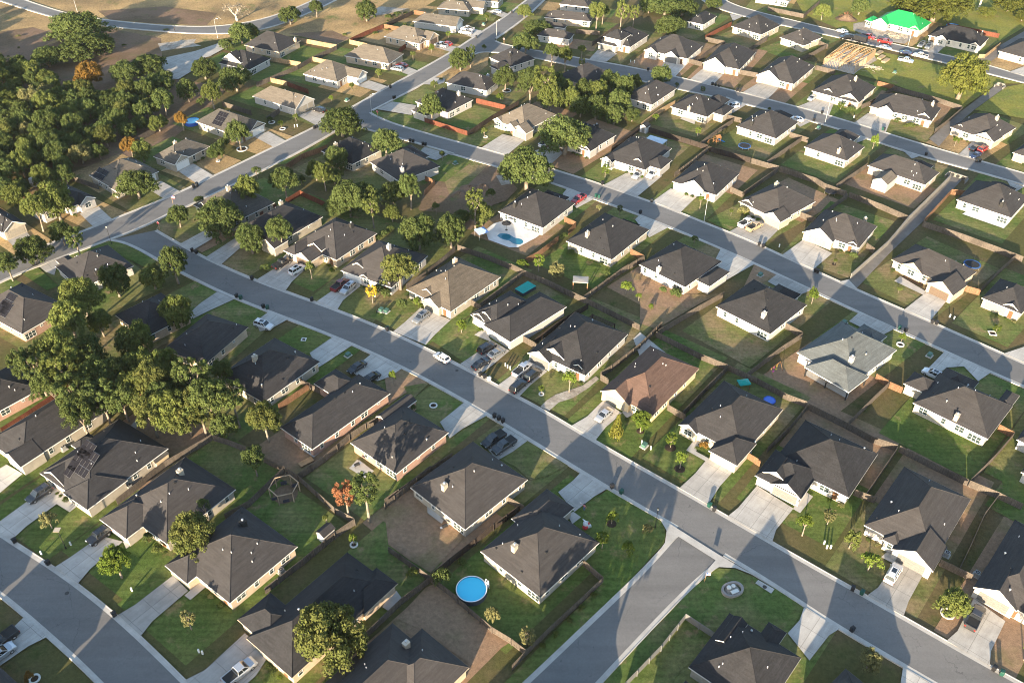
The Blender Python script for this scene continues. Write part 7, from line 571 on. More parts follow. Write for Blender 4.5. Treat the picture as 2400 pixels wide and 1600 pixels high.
def build_house(label,ox,oy,ang,roof,wall,fr,wings,chs,sols,rnd,group='single-storey houses of the estate'):
    root=empty('house',(ox,oy,0),ang);tag(root,label,'house',group)
    rf=MB();wl=MB();fa=MB()
    black=wall=='w' and 0
    for i,w in enumerate(wings):
        t,u0,v0,u1,v1,z,s=w;e=.012*i;z=z+.006*i
        u0-=e*.3;v0-=e*.3;u1+=e*.3;v1+=e*.3
        if t in 'hp':
            a,b=u1-u0,v1-v0;h=min(a,b)/2;zt=z+SLP*h
            if a>=b:p,q=(u0+h,v0+h,zt),(u1-h,v0+h,zt)
            else:p,q=(u0+h,v0+h,zt),(u0+h,v1-h,zt)
            A,B,C,D=(u0,v0,z),(u1,v0,z),(u1,v1,z),(u0,v1,z)
            if a>=b:
                fs=[(A,B,q,p),(B,C,q),(C,D,p,q),(D,A,p)]
            else:
                fs=[(A,B,p),(B,C,q,p),(C,D,q),(D,A,p,q)]
            for f in fs:rf.face(f)
            for P1,P2 in((A,B),(B,C),(C,D),(D,A)):fa.face([(P1[0],P1[1],z-.2),(P2[0],P2[1],z-.2),(P2[0],P2[1],z+.012),(P1[0],P1[1],z+.012)])
            fa.face([(u0,v1,z-.19),(u1,v1,z-.19),(u1,v0,z-.19),(u0,v0,z-.19)])
            # ridge caps
            for P1,P2 in((A,p),(D,p if a>=b else q),(B,q if a>=b else p),(C,q),(p,q)):
                if (Vector(P1)-Vector(P2)).length>.3:rf.tube(Vector(P1)+Vector((0,0,.005)),Vector(P2)+Vector((0,0,.005)),.07,.07,5,0,False)
            if t=='p':
                for cu in(u0+.4,u1-.4):
                    for cv in(v0+.4,(v0+v1)/2,v1-.4):
                        pm=MB();pm.box(cu-.12,cv-.12,0,cu+.12,cv+.12,z-.15);pm.obj('porch_post',BLACK if roof=='l' else TRIM,root)
            elif not(z>4):
                wl.box(u0+.42,v0+.42,-.05,u1-.42,v1-.42,z-.12)
            else:wl.box(u0+.42,v0+.42,2.3,u1-.42,v1-.42,z-.12)
        else:
            # gable: local axes along ridge
            if s in 'fb':
                h=(v1-v0)/2;zt=z+SLP*h;vm=(v0+v1)/2;uf,ub=(u0,u1) if s=='f' else (u1,u0);sg=1 if s=='f' else -1
                def Q(r,c,zz):return (r,c,zz)
                lo,hi,md=v0,v1,vm
            else:
                h=(u1-u0)/2;zt=z+SLP*h;vm=(u0+u1)/2;uf,ub=(v0,v1) if s=='s' else (v1,v0);sg=1 if s=='s' else -1
                def Q(r,c,zz):return (c,r,zz)
                lo,hi,md=u0,u1,vm
            def add(mb,pts,up):
                a,b,c=[Vector(x) for x in pts[:3]];n=(b-a).cross(c-b)
                if n.dot(Vector(up))<0:pts=pts[::-1]
                mb.face(pts)
            add(rf,[Q(uf,lo,z),Q(ub,lo,z),Q(ub,md,zt),Q(uf,md,zt)],(0,0,1))
            add(rf,[Q(uf,hi,z),Q(ub,hi,z),Q(ub,md,zt),Q(uf,md,zt)],(0,0,1))
            rf.tube(Vector(Q(uf,md,zt)),Vector(Q(ub,md,zt)),.07,.07,5,0,False)
            out=Q(-sg,0,0)
            for c0 in(lo,hi):
                # rake board
                add(fa,[Q(uf-.01*sg,c0,z-.22),Q(uf-.01*sg,c0,z+.03),Q(uf-.01*sg,md,zt+.03),Q(uf-.01*sg,md,zt-.22)],out)
                add(fa,[Q(uf,c0,z-.2),Q(ub,c0,z-.2),Q(ub,c0,z+.012),Q(uf,c0,z+.012)],Q(0,-1 if c0==lo else 1,0))
            # soffit under the front overhang
            for c0 in(lo,hi):
                add(fa,[Q(uf,c0,z-.21),Q(uf+.5*sg,c0,z-.21),Q(uf+.5*sg,md,zt-.21),Q(uf,md,zt-.21)],(0,0,-1))
            g=uf+.36*sg
            zb=-.05 if t=='g' else z-1.2
            add(wl,[Q(g,lo+.3,zb),Q(g,hi-.3,zb),Q(g,hi-.3,z+SLP*.3-.06),Q(g,md,zt-.06),Q(g,lo+.3,z+SLP*.3-.06)],out)
            for c0 in(lo+.3,hi-.3):
                add(wl,[Q(g,c0,zb),Q(ub,c0,zb),Q(ub,c0,z+.05),Q(g,c0,z+.05)],Q(0,-1 if c0<md else 1,0))
    ro=rf.obj('roof',ROOF[roof],root);wo=wl.obj('wall',WALL[wall],root)
    fm=TRIM if wall in 'wcsrtk' else TANTRIM
    if wall in 't' and rnd.random()<.5:fm=TANTRIM
    fa.obj('fascia',fm,root)
    def inside(u,v,skip):
        for j,w in enumerate(wings):
            if j!=skip and w[0] not in 'dp' and w[1]+.3<u<w[3]-.3 and w[2]+.3<v<w[4]-.3 and w[5]<4:return True
        return False
    def place(me,name,s,c,off,z,mats=None,pane=None):
        t,u0,v0,u1,v1,zz,_=wings[off]
        ins=.42 if t=='h' else .36
        if s=='f':p=(u0+ins,c)
        elif s=='b':p=(u1-ins,c)
        elif s=='s':p=(c,v0+ins)
        else:p=(c,v1-ins)
        o=put(name,me,root,(p[0],p[1],z),(0,0,wallside(s)),mat=mats)
        if pane:put('pane',pane,o)
        return o
    def outp(s,c,off,d=.9):
        t,u0,v0,u1,v1,zz,_=wings[off]
        return {'f':(u0-d+.4,c),'b':(u1+d-.4,c),'s':(c,v0-d+.4),'n':(c,v1+d-.4)}[s]
    # garage doors on the street front
    taken=[]
    gcol={'w':rnd.choice('wwtd'),'c':rnd.choice('ttww'),'t':rnd.choice('tb'),'r':'t','y':'t','s':rnd.choice('bd')}[wall]
    cand=[]
    for j,w in enumerate(wings):
        if w[0]!='d' and w[5]<4 and (j==0 or w[6]==fr):
            wd=(w[4]-w[2]) if fr in 'fb' else (w[3]-w[1]);cand.append((j!=0,w[0]=='g' and wd>5.6,min(wd,7.5),j,wd))
    cand.sort(reverse=True)
    done=0
    for isw,_,_2,j,wd in cand:
        w=wings[j];lo,hi=(w[2],w[4]) if fr in 'fb' else (w[1],w[3])
        if done==0 and wd>5.6:
            if isw:
                if wd>9:
                    cs=[(lo+3.4,4.9),(lo+7.6,2.6)]
                else:cs=[((lo+hi)/2,4.9)]
            else:cs=[(hi-3.6,4.9)]
            for c,gw in cs:
                place(GD[gw],'garage_door',fr,c,j,.3,GDOOR[gcol]);taken.append((j,c,gw/2+.6))
            done=1
        elif isw and wd>2.2:
            k=1 if wd>3 else 0
            place(WINS[k][0],'window',fr,(lo+hi)/2,j,.95,None,WINS[k][1]);taken.append((j,(lo+hi)/2,1.5))
    # front door, windows round the main block
    w=wings[0]
    for s in 'fsbn':
        lo,hi=(w[2],w[4]) if s in 'fb' else (w[1],w[3])
        c=lo+1.9+rnd.random()*.8;dr=(s==fr);pat=(s=={'f':'b','b':'f','s':'n','n':'s'}[fr])
        while c<hi-1.6:
            q=outp(s,c,0)
            bad=inside(q[0],q[1],0) or any(j==0 and s==fr and abs(c-x)<d for j,x,d in taken)
            if not bad:
                if dr:place(DOORM,'door',s,c,0,.15);dr=False;c+=2.2;continue
                if pat and rnd.random()<.9:
                    o=place(WINS[3][0],'window',s,c,0,.3,None,WINS[3][1]);pat=False;c+=3.2;continue
                if s in ('f','s','b','n'):
                    k=rnd.choice([0,1,1,2] if s==fr or pat else [0,0,1,2])
                    place(WINS[k][0],'window',s,c,0,1.6 if k==2 else .9,None,WINS[k][1])
            c+=rnd.uniform(3.0,4.6)
    def rz(u,v):return max(rh(x,u,v) for x in wings)
    for u,v,z in chs:
        cm=WALL[wall] if wall!='k' else WALL['k']
        if rnd.random()<.3:cm=WALL['t'] if label.startswith('cream') else WALL['k']
        mb=MB();z=rz(u,v) if rz(u,v)>2 else z
        mb.box(-.5,-.42,-1.2,.5,.42,1.15);mb.box(-.55,-.47,1.15,.55,.47,1.25)
        o=mb.obj('chimney',cm,root,loc=(u,v,z))
        cp=MB();cp.tube((0,0,1.25),(0,0,1.6),.15,.15,10);cp.tube((0,0,1.6),(0,0,1.72),.23,.18,10);cp.obj('chimney_cap',METAL,o)
    for n in range(rnd.randint(5,8)):
        u=rnd.uniform(w[1]+1.2,w[3]-1.2);v=rnd.uniform(w[2]+1.2,w[4]-1.2);k=rnd.random()
        z=rz(u,v);put('roof_vent',PIPE if k<.5 else (HOOD if k<.85 else TURB),root,(u,v,z),(0,0,0))
    for u,v,nx,ny in sols:
        e=.3;z=rz(u,v);n=Vector((-(rz(u+e,v)-z)/e,-(rz(u,v+e)-z)/e,1)).normalized()
        up=Vector((-n.x,-n.y,0));up=(up-n*up.dot(n)).normalized();rt=up.cross(n)
        M=Matrix((rt,up,n)).transposed().to_euler()
        for i in range(nx):
            for j in range(ny):
                p=Vector((u,v,z))+rt*((i-(nx-1)/2)*1.06)+up*((j-(ny-1)/2)*1.72)+n*.12
                if min(p.x-w[1],w[3]-p.x,p.y-w[2],w[4]-p.y)<.4:continue
                put('solar_panel',SOLM,root,p,M)
    return root
li=0
for lab,ox,oy,ang,roof,wall,fr,fc,bc,wings,chs,sols in HOUSES:
    rnd=random.Random(lab)
    build_house(lab,ox,oy,ang,roof,wall,fr,wings,chs,sols,rnd)
    # the lot: front lawn and back yard
    U=Vector((math.cos(ang),math.sin(ang)));V=Vector((-U.y,U.x));O=Vector((ox,oy))
    u0,v0,u1,v1=wings[0][1:5]
    fd,bd,sd=11,10.5,1.9
    fx=sum([0]);z=.02+.007*(li%13);li+=1
    def Q(a,b,c,d):return [tuple(O+U*x+V*y) for x,y in((a,b),(c,b),(c,d),(a,d))]
    if fr in 'fb':
        m=(u0+u1)/2;F=Q(u0-fd,v0-sd,m,v1+sd);B=Q(m,v0-sd,u1+bd,v1+sd)
        if fr=='b':F=Q(m,v0-sd,u1+fd,v1+sd);B=Q(u0-bd,v0-sd,m,v1+sd)
    else:
        m=(v0+v1)/2;F=Q(u0-sd,v0-fd,u1+sd,m);B=Q(u0-sd,m,u1+sd,v1+bd)
        if fr=='n':F=Q(u0-sd,m,u1+sd,v1+fd);B=Q(u0-sd,v0-bd,u1+sd,m)
    flat('lawn',F,z,LAWN[fc]);flat('lawn',B,z+.003,LAWN[bc])
# neighbours just outside the lower edge of the frame, whose shadows reach into it
def extra(lab,x,y,a,lu,lv):
    build_house(lab,x,y,a,'d','c','b',[('h',0,0,lu,lv,2.8,''),('g',lu*.15,1.2,lu*.95,lv-1.2,2.9,'s')],[],[],random.Random(lab))
extra('cream house below the bottom-left street, first from left',-99.56,73.23,0.9672,15.0,17.59)
extra('cream house below the bottom-left street, second from left',-82.60,61.54,0.9672,15.0,18.49)
extra('cream house below the bottom-left street, third from left',-53.63,41.57,0.9672,15.0,33.39)
extra('cream house below the lower edge beside the middle street',50.99,61.76,0.7025,12.73,11.71)
extra('cream house below the lower edge beside the bottom side street',-0.44,54.50,0.7061,17.79,12.55)
extra('cream house below the lower edge behind the bottom corner lot',26.70,60.56,0.7107,11.13,11.73)

# ---------- low shrubs planted along the front walls ----------
BEDS=[]
for lab,ox,oy,ang,roof,wall,fr,fc,bc,wings,chs,sols in HOUSES:
    if fr not in 'fs' or oy>300:continue
    rnd=random.Random(lab+'b');U=Vector((math.cos(ang),math.sin(ang)));V=Vector((-U.y,U.x));O=Vector((ox,oy));w=wings[0]
    lo,hi=(w[2],w[4]) if fr=='f' else (w[1],w[3]);c=lo+.8;n=0
    while c<hi-1 and n<4:
        p=(w[1]-.35,c) if fr=='f' else (c,w[2]-.35)
        ok=all(not(x[0]!='d' and x[1]-.4<p[0]<x[3]+.4 and x[2]-.4<p[1]<x[4]+.4) for x in wings[1:])
        if ok and rnd.random()<.8:
            q=O+U*p[0]+V*p[1];BEDS.append((q.x,q.y,rnd.uniform(.4,.75),rnd.choice('googlp'),'%s low shrub at front wall of %s'%(['first','second','third','fourth'][n],lab.split(', ',1)[1].split(', ',1)[-1] if False else ', '.join(lab.split(', ')[1:])[-70:])));n+=1
        c+=rnd.uniform(1.1,2.4)
# ---------- fences ----------
PM=MB();PM.box(-.06,-.06,0,.06,.06,1.85);
POST={k:PM.mesh('post',FW[k]) for k in FW}
for lab,kind,h,pts in FENCES:
    k=kind[0];P=[Vector((x,y,0)) for x,y in pts]
    nm='garden_wall' if k=='c' else 'fence'
    mb=MB()
    th=.11 if k=='c' else .02
    for a,b in zip(P,P[1:]):
        d=b-a;L=d.length
        if L<.1:continue
        q=d.to_track_quat('X','Z').to_matrix().to_4x4();M=Matrix.Translation(a)@q
        # boards follow the ground in short runs with slight height steps
        n=max(1,int(L/2.4))
        for i in range(n):
            dz=R.uniform(-.03,.03);mb.box(i*L/n,-th,-.05,(i+1)*L/n-.015,th,h+dz,0,M)
        if k!='c':
            for z in(.45,h-.35):mb.box(0,th,z,L,th+.03,z+.09,0,M);mb.box(0,-th-.03,z,L,-th,z+.09,0,M)
    if 'p' in kind:
        root=empty(nm,P[0]);tag(root,lab,'wall' if k=='c' else 'fence','fences between the yards')
        o=mb.obj('panel',FW[k],root,loc=-P[0])
        for a,b in zip(P,P[1:]):
            L=(b-a).length;n=max(1,int(L/2.5));q=(b-a).to_track_quat('X','Z').to_euler()
            nn=Vector((-(b-a).y,(b-a).x,0)).normalized()*(.16 if k!='c' else 0)
            if nn.y>0:nn=-nn
            for i in range(n):put('post',POST[k],root,a+(b-a)*i/n-P[0]+nn,q)
    else:
        o=mb.obj(nm,FW[k]);tag(o,lab,'wall' if k=='c' else 'fence','fences between the yards')
# ---------- trees ----------
def crown(seed,kind):
    r=random.Random(seed);v=[];f=[]
    if kind=='oak':n,per,s=130,75,.045
    elif kind=='tall':n,per,s=75,70,.066
    elif kind=='small':n,per,s=38,48,.085
    elif kind=='shrub':n,per,s=30,50,.085
    elif kind=='cone':n,per,s=26,60,.11
    else:n,per,s=16,30,.05
    cl=[];zf=.42 if kind=='tall' else .8;lz=.5 if kind=='tall' else 1
    for i in range(n):
        if kind=='cone':
            z=(i+.5)/n;rr=(1-z)*.8+.06;a=i*2.4;cl.append((math.cos(a)*rr*.75,math.sin(a)*rr*.75,.06+z*.9,.34*(1-z*.65)))
            continue
        a=i*2.39996+r.random()*.8;q=math.sqrt((i+.5)/n)
        th=math.atan2(math.sin(a),math.cos(a));rr=q*(.84+.12*math.sin(th*2+seed)+.10*math.sin(th*5+seed*2))*r.uniform(.8,1.1)
        if kind=='tall':z=r.uniform(.15,.85);rr=math.sqrt(max(0,1-((z-.5)/.55)**2))*.72*r.uniform(.7,1.2)
        else:z=.74*math.sqrt(max(.02,1-(rr/1.02)**2))*r.uniform(.5,1.08)+.05+.05*math.sin(th*3+seed)
        if kind=='shrub':z=.5*math.sqrt(max(.02,1-rr*rr))+.16
        c=r.uniform(.09,.21) if kind in('oak','tall') else r.uniform(.16,.30)
        cl.append((math.cos(a)*rr,math.sin(a)*rr,z,c))
        if kind in('oak',) and r.random()<.35:cl.append((math.cos(a)*rr*.9,math.sin(a)*rr*.9,max(.12,z-.3),c*.9))
    for cx,cy,cz,c in cl:
        for k in range(per):
            d=Vector((r.gauss(0,1),r.gauss(0,1),r.gauss(0,1)))
            if d.length<1e-3:continue
            d.normalize()
            if d.z<-.55:d.z*=-1
            rad_=c*(1-.45*r.random()**2.2)
            p=Vector((cx,cy,cz))+Vector((d.x*rad_,d.y*rad_,d.z*rad_*zf))
            if p.z<.02:p.z=.02+r.random()*.06
            nn=(d+Vector((r.gauss(0,.42),r.gauss(0,.42),r.gauss(0,.42)))).normalized()
            t=nn.orthogonal().normalized();t=Matrix.Rotation(r.random()*6.28,3,nn)@t;b=nn.cross(t)
            ss=s*r.uniform(.5,1.15);i0=len(v);t=Vector((t.x,t.y,t.z*lz));b=Vector((b.x,b.y,b.z*lz))
            v+=[tuple(p+t*ss),tuple(p+b*ss*.62),tuple(p-t*ss*.9),tuple(p-b*ss*.62)]
            f.append((i0,i0+1,i0+2,i0+3))
    me=bpy.data.meshes.new(kind+'_crown');me.from_pydata(v,[],f);me.materials.append(LEAF['o']);return me
def trunk(seed,nl,base):
    r=random.Random(seed);mb=MB()
    bend=Vector((r.uniform(-.05,.05),r.uniform(-.05,.05),0))
    mb.tube((0,0,-.02),bend*.5+Vector((0,0,base*.5)),.055,.042,9);mb.tube(bend*.5+Vector((0,0,base*.5)),bend+Vector((0,0,base)),.042,.034,9)
    for i in range(nl):
        a=i*6.283/nl+r.uniform(-.4,.4);o=r.uniform(.14,.3)
        m=bend+Vector((math.cos(a)*o*.55,math.sin(a)*o*.55,base+(1-base)*.25));e=bend+Vector((math.cos(a)*o,math.sin(a)*o,base+(1-base)*r.uniform(.5,.72)))
        mb.tube(bend+Vector((0,0,base*.93)),m,.028,.02,7);mb.tube(m,e,.02,.008,6)
        mb.tube(m,m+Vector((math.cos(a+.9)*.12,math.sin(a+.9)*.12,.16)),.012,.005,5)
    return smooth(mb.mesh('trunk',BARK))
OAK=[crown(i,'oak') for i in range(6)];TALL=[crown(20+i,'tall') for i in range(4)];SMALL=[crown(40+i,'small') for i in range(4)];SHRUB=[crown(60+i,'shrub') for i in range(4)];CONE=[crown(80,'cone')];TWIG=[crown(90,'twig'),crown(91,'twig')]
TRK=[trunk(i,5,.38) for i in range(4)];TRKT=[trunk(10+i,4,.5) for i in range(3)]
tr=random.Random(3)
def tree(x,y,r,h,col,typ,label,group):
    if typ=='s':
        o=put('shrub',tr.choice(SHRUB),None,(x,y,0),(0,0,tr.random()*6.28),(r*1.1,r*1.1,max(h,.5)*1.0),LEAF[col]);tag(o,label,'shrub',group);return
    root=empty('tree',(x,y,0),tr.random()*6.28);tag(root,label,'tree',group)
    slim=h>3.4*r
    if col=='c':cm=CONE;zb=.05
    elif col=='d':cm=TWIG;zb=.25
    elif r<1.9:cm=tr.choice([SMALL,SMALL,SHRUB,TALL]);zb=tr.uniform(.12,.36)
    elif slim:cm=TALL;zb=.28
    else:cm=OAK;zb=.20
    if cm is TALL:ch=h*.78
    else:ch=h*(1-zb)
    if r<1.9 and cm is not CONE and cm is not TWIG:ch=min(h*(1-zb),r*tr.uniform(1.7,2.6))
    elif cm is OAK:ch=min(ch,r*1.65)
    elif cm is TALL:ch=min(ch,r*2.4)
    elif cm is SMALL:ch=min(ch,r*2.0)
    put('trunk',tr.choice(TRKT if slim else TRK),root,(0,0,0),(0,0,tr.random()*6.28),(max(r*1.5,h*.45),max(r*1.5,h*.45),h*.92),DEADWOOD if col=='d' else BARK)
    k=1.0/(.98 if cm is OAK else 1.0)
    put('crown',tr.choice(cm),root,(0,0,h-ch),(tr.uniform(-.06,.06),tr.uniform(-.06,.06),0),(r*k*tr.uniform(.9,1.08),r*k*tr.uniform(.82,1.1),ch),LEAF[col])
TLAB={'o':'dark olive tree in the dense wood at left edge','g':'bright green tree in the dense wood at left edge','y':'yellow-green tree in the dense wood at left edge','v':'golden-olive tree in the dense wood at left edge','a':'orange-brown tree in the dense wood at left edge','p':'pale tree in the dense wood at left edge'}
for lab,typ,col,x,y,r,h in TREES:tree(x,y,r,h,col,typ,lab,'shrubs in the gardens' if typ=='s' else 'trees among the houses')
fr_=random.Random(9)
for i in range(34):
    x,y=fr_.uniform(-205,-20),fr_.uniform(318,372)
    if fr_.random()<.3:x,y=fr_.uniform(-60,10),fr_.uniform(360,400)
    if any(abs(x-h[1]-7)<16 and abs(y-h[2]-8)<16 for h in HOUSES):continue
    tree(x,y,fr_.uniform(.5,1.5),fr_.uniform(.5,1.3),fr_.choice('opyp'),'s','low scrub bush in the golden field at top left','scrub bushes in the golden field')
for x,y,r,col,lab in BEDS:tree(x,y,r,r*1.3,col,'s',' '.join(lab.replace(' roof','').replace('house ','').split()[:16]),'low shrubs along the front walls')
for col,x,y,r,h in FOREST:tree(x,y,r,h,col,'t',TLAB[col],TLAB[col].replace('tree','trees',1))
# ---------- vehicles ----------
PAINT={k:None for k in()}
def paint(c):
    if c not in PAINT:
        col={'white':(.58,.58,.58),'silver':(.42,.43,.45),'grey':(.20,.21,.22),'charcoal':(.055,.055,.058),'black':(.012,.012,.014),'red':(.28,.018,.015),'maroon':(.12,.012,.014),'tan':(.36,.26,.15),'navy':(.02,.03,.07)}[c]
        m,nt,b=newmat(c+'_car_paint');b.inputs['Base Color'].default_value=(*col,1);b.inputs['Roughness'].default_value=.32;b.inputs['Coat Weight'].default_value=.6;b.inputs['Coat Roughness'].default_value=.08
        if c in('silver','grey','charcoal'):b.inputs['Metallic'].default_value=.45
        PAINT[c]=m
    return PAINT[c]
TYRE=plain('tyre_rubber',(.018,.018,.018),.85);LAMPW=glassy('headlight_glass',(.6,.62,.62),.1);LAMPR=glassy('taillight_glass',(.35,.015,.01),.2);BEDL=plain('bed_liner',(.02,.02,.02),.8)
def wheel_mesh():
    mb=MB();mb.tube((0,-.11,0),(0,.11,0),.35,.35,16,0);mb.tube((0,.085,0),(0,.115,0),.22,.2,12,1);mb.tube((0,-.085,0),(0,-.115,0),.22,.2,12,1)
    return mb.mesh('wheel',[TYRE,METAL])
WHEEL=wheel_mesh()
SPEC={ # length, half width, belt profile (x,z), cabin base x0,x1, roof x0,x1, roof z, bed
'sedan':(4.8,.9,[(-2.4,.72),(-2.3,.98),(-1.5,1.02),(0.9,.98),(1.9,.86),(2.35,.66)],(-1.75,1.1),(-.95,.3),1.44,None),
'hatchback':(4.3,.88,[(-2.15,.75),(-2.05,1.0),(-1.2,1.02),(.85,.98),(1.65,.88),(2.1,.66)],(-2.0,1.05),(-1.55,.3),1.5,None),
'suv':(4.95,.97,[(-2.47,.85),(-2.38,1.12),(-1.2,1.14),(.9,1.12),(1.9,1.04),(2.4,.8)],(-2.32,1.15),(-2.0,.45),1.78,None),
'jeep':(4.5,.93,[(-2.2,.9),(-2.15,1.15),(-1.0,1.16),(.6,1.15),(1.8,1.1),(2.1,1.0)],(-2.12,.75),(-2.05,.5),1.85,None),
'pickup':(5.8,1.0,[(-2.88,.95),(-2.82,1.2),(-.7,1.2),(1.2,1.17),(2.4,1.08),(2.85,.85)],(-.72,1.45),(-.5,.75),1.9,(-2.72,-.85))}
def car_parts(kind):
    L,W,prof,cb,rf,rz_,bed=SPEC[kind]
    b=MB();rings=[]
    for x,z in prof:
        k=1-.10*max(0,(abs(x)-L/2+.5)/.5);w=W*k;i=len(b.v)
        b.v+=[(x,-w*.97,.30),(x,-w,.62),(x,-w*.985,z-.14),(x,-w*.88,z),(x,w*.88,z),(x,w*.985,z-.14),(x,w,.62),(x,w*.97,.30)];rings.append(i)
    for a,c in zip(rings,rings[1:]):
        for k in range(7):
            b.f.append((a+k,c+k,c+k+1,a+k+1));b.m.append(0)
        b.f.append((a+7,c+7,c,a));b.m.append(0)
    b.f.append(tuple(rings[0]+k for k in range(8)));b.m.append(0)
    b.f.append(tuple(rings[-1]+7-k for k in range(8)));b.m.append(0)
    zb=prof[2][1]-.03;wb=W*.9;wr=W*.74
    base=[(cb[0],-wb,zb),(cb[1],-wb,zb),(cb[1],wb,zb),(cb[0],wb,zb)];top=[(rf[0],-wr,rz_-.05),(rf[1],-wr,rz_-.05),(rf[1],wr,rz_-.05),(rf[0],wr,rz_-.05)]
    g=MB()
    for k in range(4):g.face([base[k],base[(k+1)%4],top[(k+1)%4],top[k]])
    # roof skin and pillars in body colour
    e=.03
    b.box(rf[0]-e,-wr-e,rz_-.06,rf[1]+e,wr+e,rz_,0,None,.07)
    for k in range(4):b.tube(base[k],top[k],.055,.05,6)
    for s in(-1,1):
        for fx in(.42,.72) if kind!='pickup' else (.5,):
            x0=cb[0]+(cb[1]-cb[0])*fx;x1=rf[0]+(rf[1]-rf[0])*fx
            b.tube((x0,s*wb,zb),(x1,s*wr,rz_-.05),.045,.04,6)
        b.box(cb[1]-.25,s*W-.04+s*.08,zb-.02,cb[1]-.05,s*W+.04+s*.08,zb+.14)
    if bed:
        b.box(bed[0]-.06,-W*.99,1.1,bed[0]+.04,W*.99,1.27);b.box(bed[0],-W*.99,1.1,bed[1]+.1,-W*.87,1.27);b.box(bed[0],W*.87,1.1,bed[1]+.1,W*.99,1.27)
        l=MB();l.face([(bed[0]+.04,-W*.87,1.212),(bed[1]+.1,-W*.87,1.212),(bed[1]+.1,W*.87,1.212),(bed[0]+.04,W*.87,1.212)])
        bedm=l.mesh('cargo_bed',BEDL)
    else:bedm=None
    rails=None
    if kind in('suv','jeep'):
        for s in(-1,1):b.tube((rf[0]+.15,s*wr*.9,rz_+.05),(rf[1]-.1,s*wr*.9,rz_+.05),.025,.025,6,1)
        s=MB();s.box(rf[0]+(rf[1]-rf[0])*.45,-.4,rz_,rf[1]-.25,.4,rz_+.012);rails=s.mesh('sunroof',CARGLASS)
    bm=b.mesh('car_body',[paint('white'),BLACK])
    hl=MB();hl.box(L/2-.22,-.17,0,L/2-.02,.17,.15);tl=MB();tl.box(-L/2-.01,-.13,0,-L/2+.1,.13,.22)
    return bm,g.mesh('car_windows',CARGLASS),bedm,rails,hl.mesh('headlight',LAMPW),tl.mesh('taillight',LAMPR)
CARP={k:car_parts(k) for k in SPEC}
def add_car(lab,kind,col,x,y,a,z):
    L,W,prof,cb,rf,rz_,bed=SPEC[kind];bm,gm,bedm,sr,hl,tl=CARP[kind]
    root=empty('parked_car' if kind!='pickup' else 'pickup_truck',(x,y,z),a);tag(root,lab,{'pickup':'pickup truck','suv':'SUV','jeep':'off-roader'}.get(kind,'car'),'vehicles parked along the streets')
    put('body',bm,root,mat=paint(col));put('windows',gm,root)
    if bedm:put('cargo_bed',bedm,root)
    if sr:put('sunroof',sr,root)
    for sx in(-1,1):
        for sy in(-1,1):put('wheel',WHEEL,root,(sx*L*.305,sy*(W-.1),.35),sc=(1.1 if kind in('pickup','jeep') else 1,)*3)
    zf=prof[-1][1]-.17;zr=prof[0][1]-.2
    for s in(-1,1):
        put('headlight',hl,root,(.0,s*W*.7,zf));put('taillight',tl,root,(0,s*W*.78,zr))
    return root
for c in CARS:add_car(*c)
# ---------- bins ----------
BINM={'k':plain('black_plastic',(.016,.016,.018),.5),'g':plain('green_plastic',(.012,.06,.045),.5),'w':plain('pale_plastic',(.45,.45,.42),.6)}
b=MB();b.box(-.26,-.3,.06,.26,.3,.95,0,None,-.05);b.tube((-.3,-.24,.1),(.3,-.24,.1),.1,.1,10);b.box(-.3,-.38,.88,.3,-.3,.96)
BODY=b.mesh('bin_body',BINM['k'])
b=MB();b.box(-.33,-.37,.95,.33,.38,1.0,0,None,.02);b.box(-.26,-.28,1.0,.26,.3,1.05,0,None,.08);b.tube((-.28,-.4,.97),(.28,-.4,.97),.03,.03,8);LID=b.mesh('lid',BINM['k'])
for lab,k,x,y,a in BINS:
    root=empty('wheeled_bin',(x,y,.28),a+math.pi/2*R.choice([1,3]));tag(root,lab,'bin','wheeled bins at the kerb')
    put('bin_body',BODY,root,mat=BINM[k],sc=(1.05,1.05,1.05));put('lid',LID,root,mat=BINM[k],sc=(1.05,1.05,1.05))
# ---------- street furniture and garden things ----------
LAMPG=plain('lamp_grey_metal',(.45,.45,.45),.5,.3);LAMPK=plain('lamp_black_metal',(.015,.015,.016),.5);LENS=plain('lamp_lens',(.7,.68,.6),.3)
RED=plain('sign_red',(.5,.03,.03),.5);WHITE=plain('white_paint',(.75,.75,.73),.5);POSTW=wood('post_wood',(.40,.25,.13));BLUE=plain('blue_paint',(.03,.10,.45),.5)
GREENBOX=plain('utility_green',(.06,.13,.10),.5);PED=plain('pale_plastic_post',(.62,.62,.58),.6);STONE=concrete('white_edging_stone',(.62,.6,.55))
GREY=plain('grey_unit',(.33,.33,.32),.5,.2);SAFETY=plain('black_mesh',(.02,.02,.022),.9);TRB=plain('blue_pad',(.03,.10,.28),.7)
def text(name,s,size,mat,parent,loc,rot):
    cu=bpy.data.curves.new(name,'FONT');cu.body=s;cu.size=size;cu.align_x='CENTER';cu.align_y='CENTER';cu.extrude=.002
    o=bpy.data.objects.new(name,cu);COL.objects.link(o);dg=bpy.context.evaluated_depsgraph_get();me=bpy.data.meshes.new_from_object(o.evaluated_get(dg))
    bpy.data.objects.remove(o);bpy.data.curves.remove(cu)
    me.materials.clear();me.materials.append(mat);return put(name,me,parent,loc,rot)
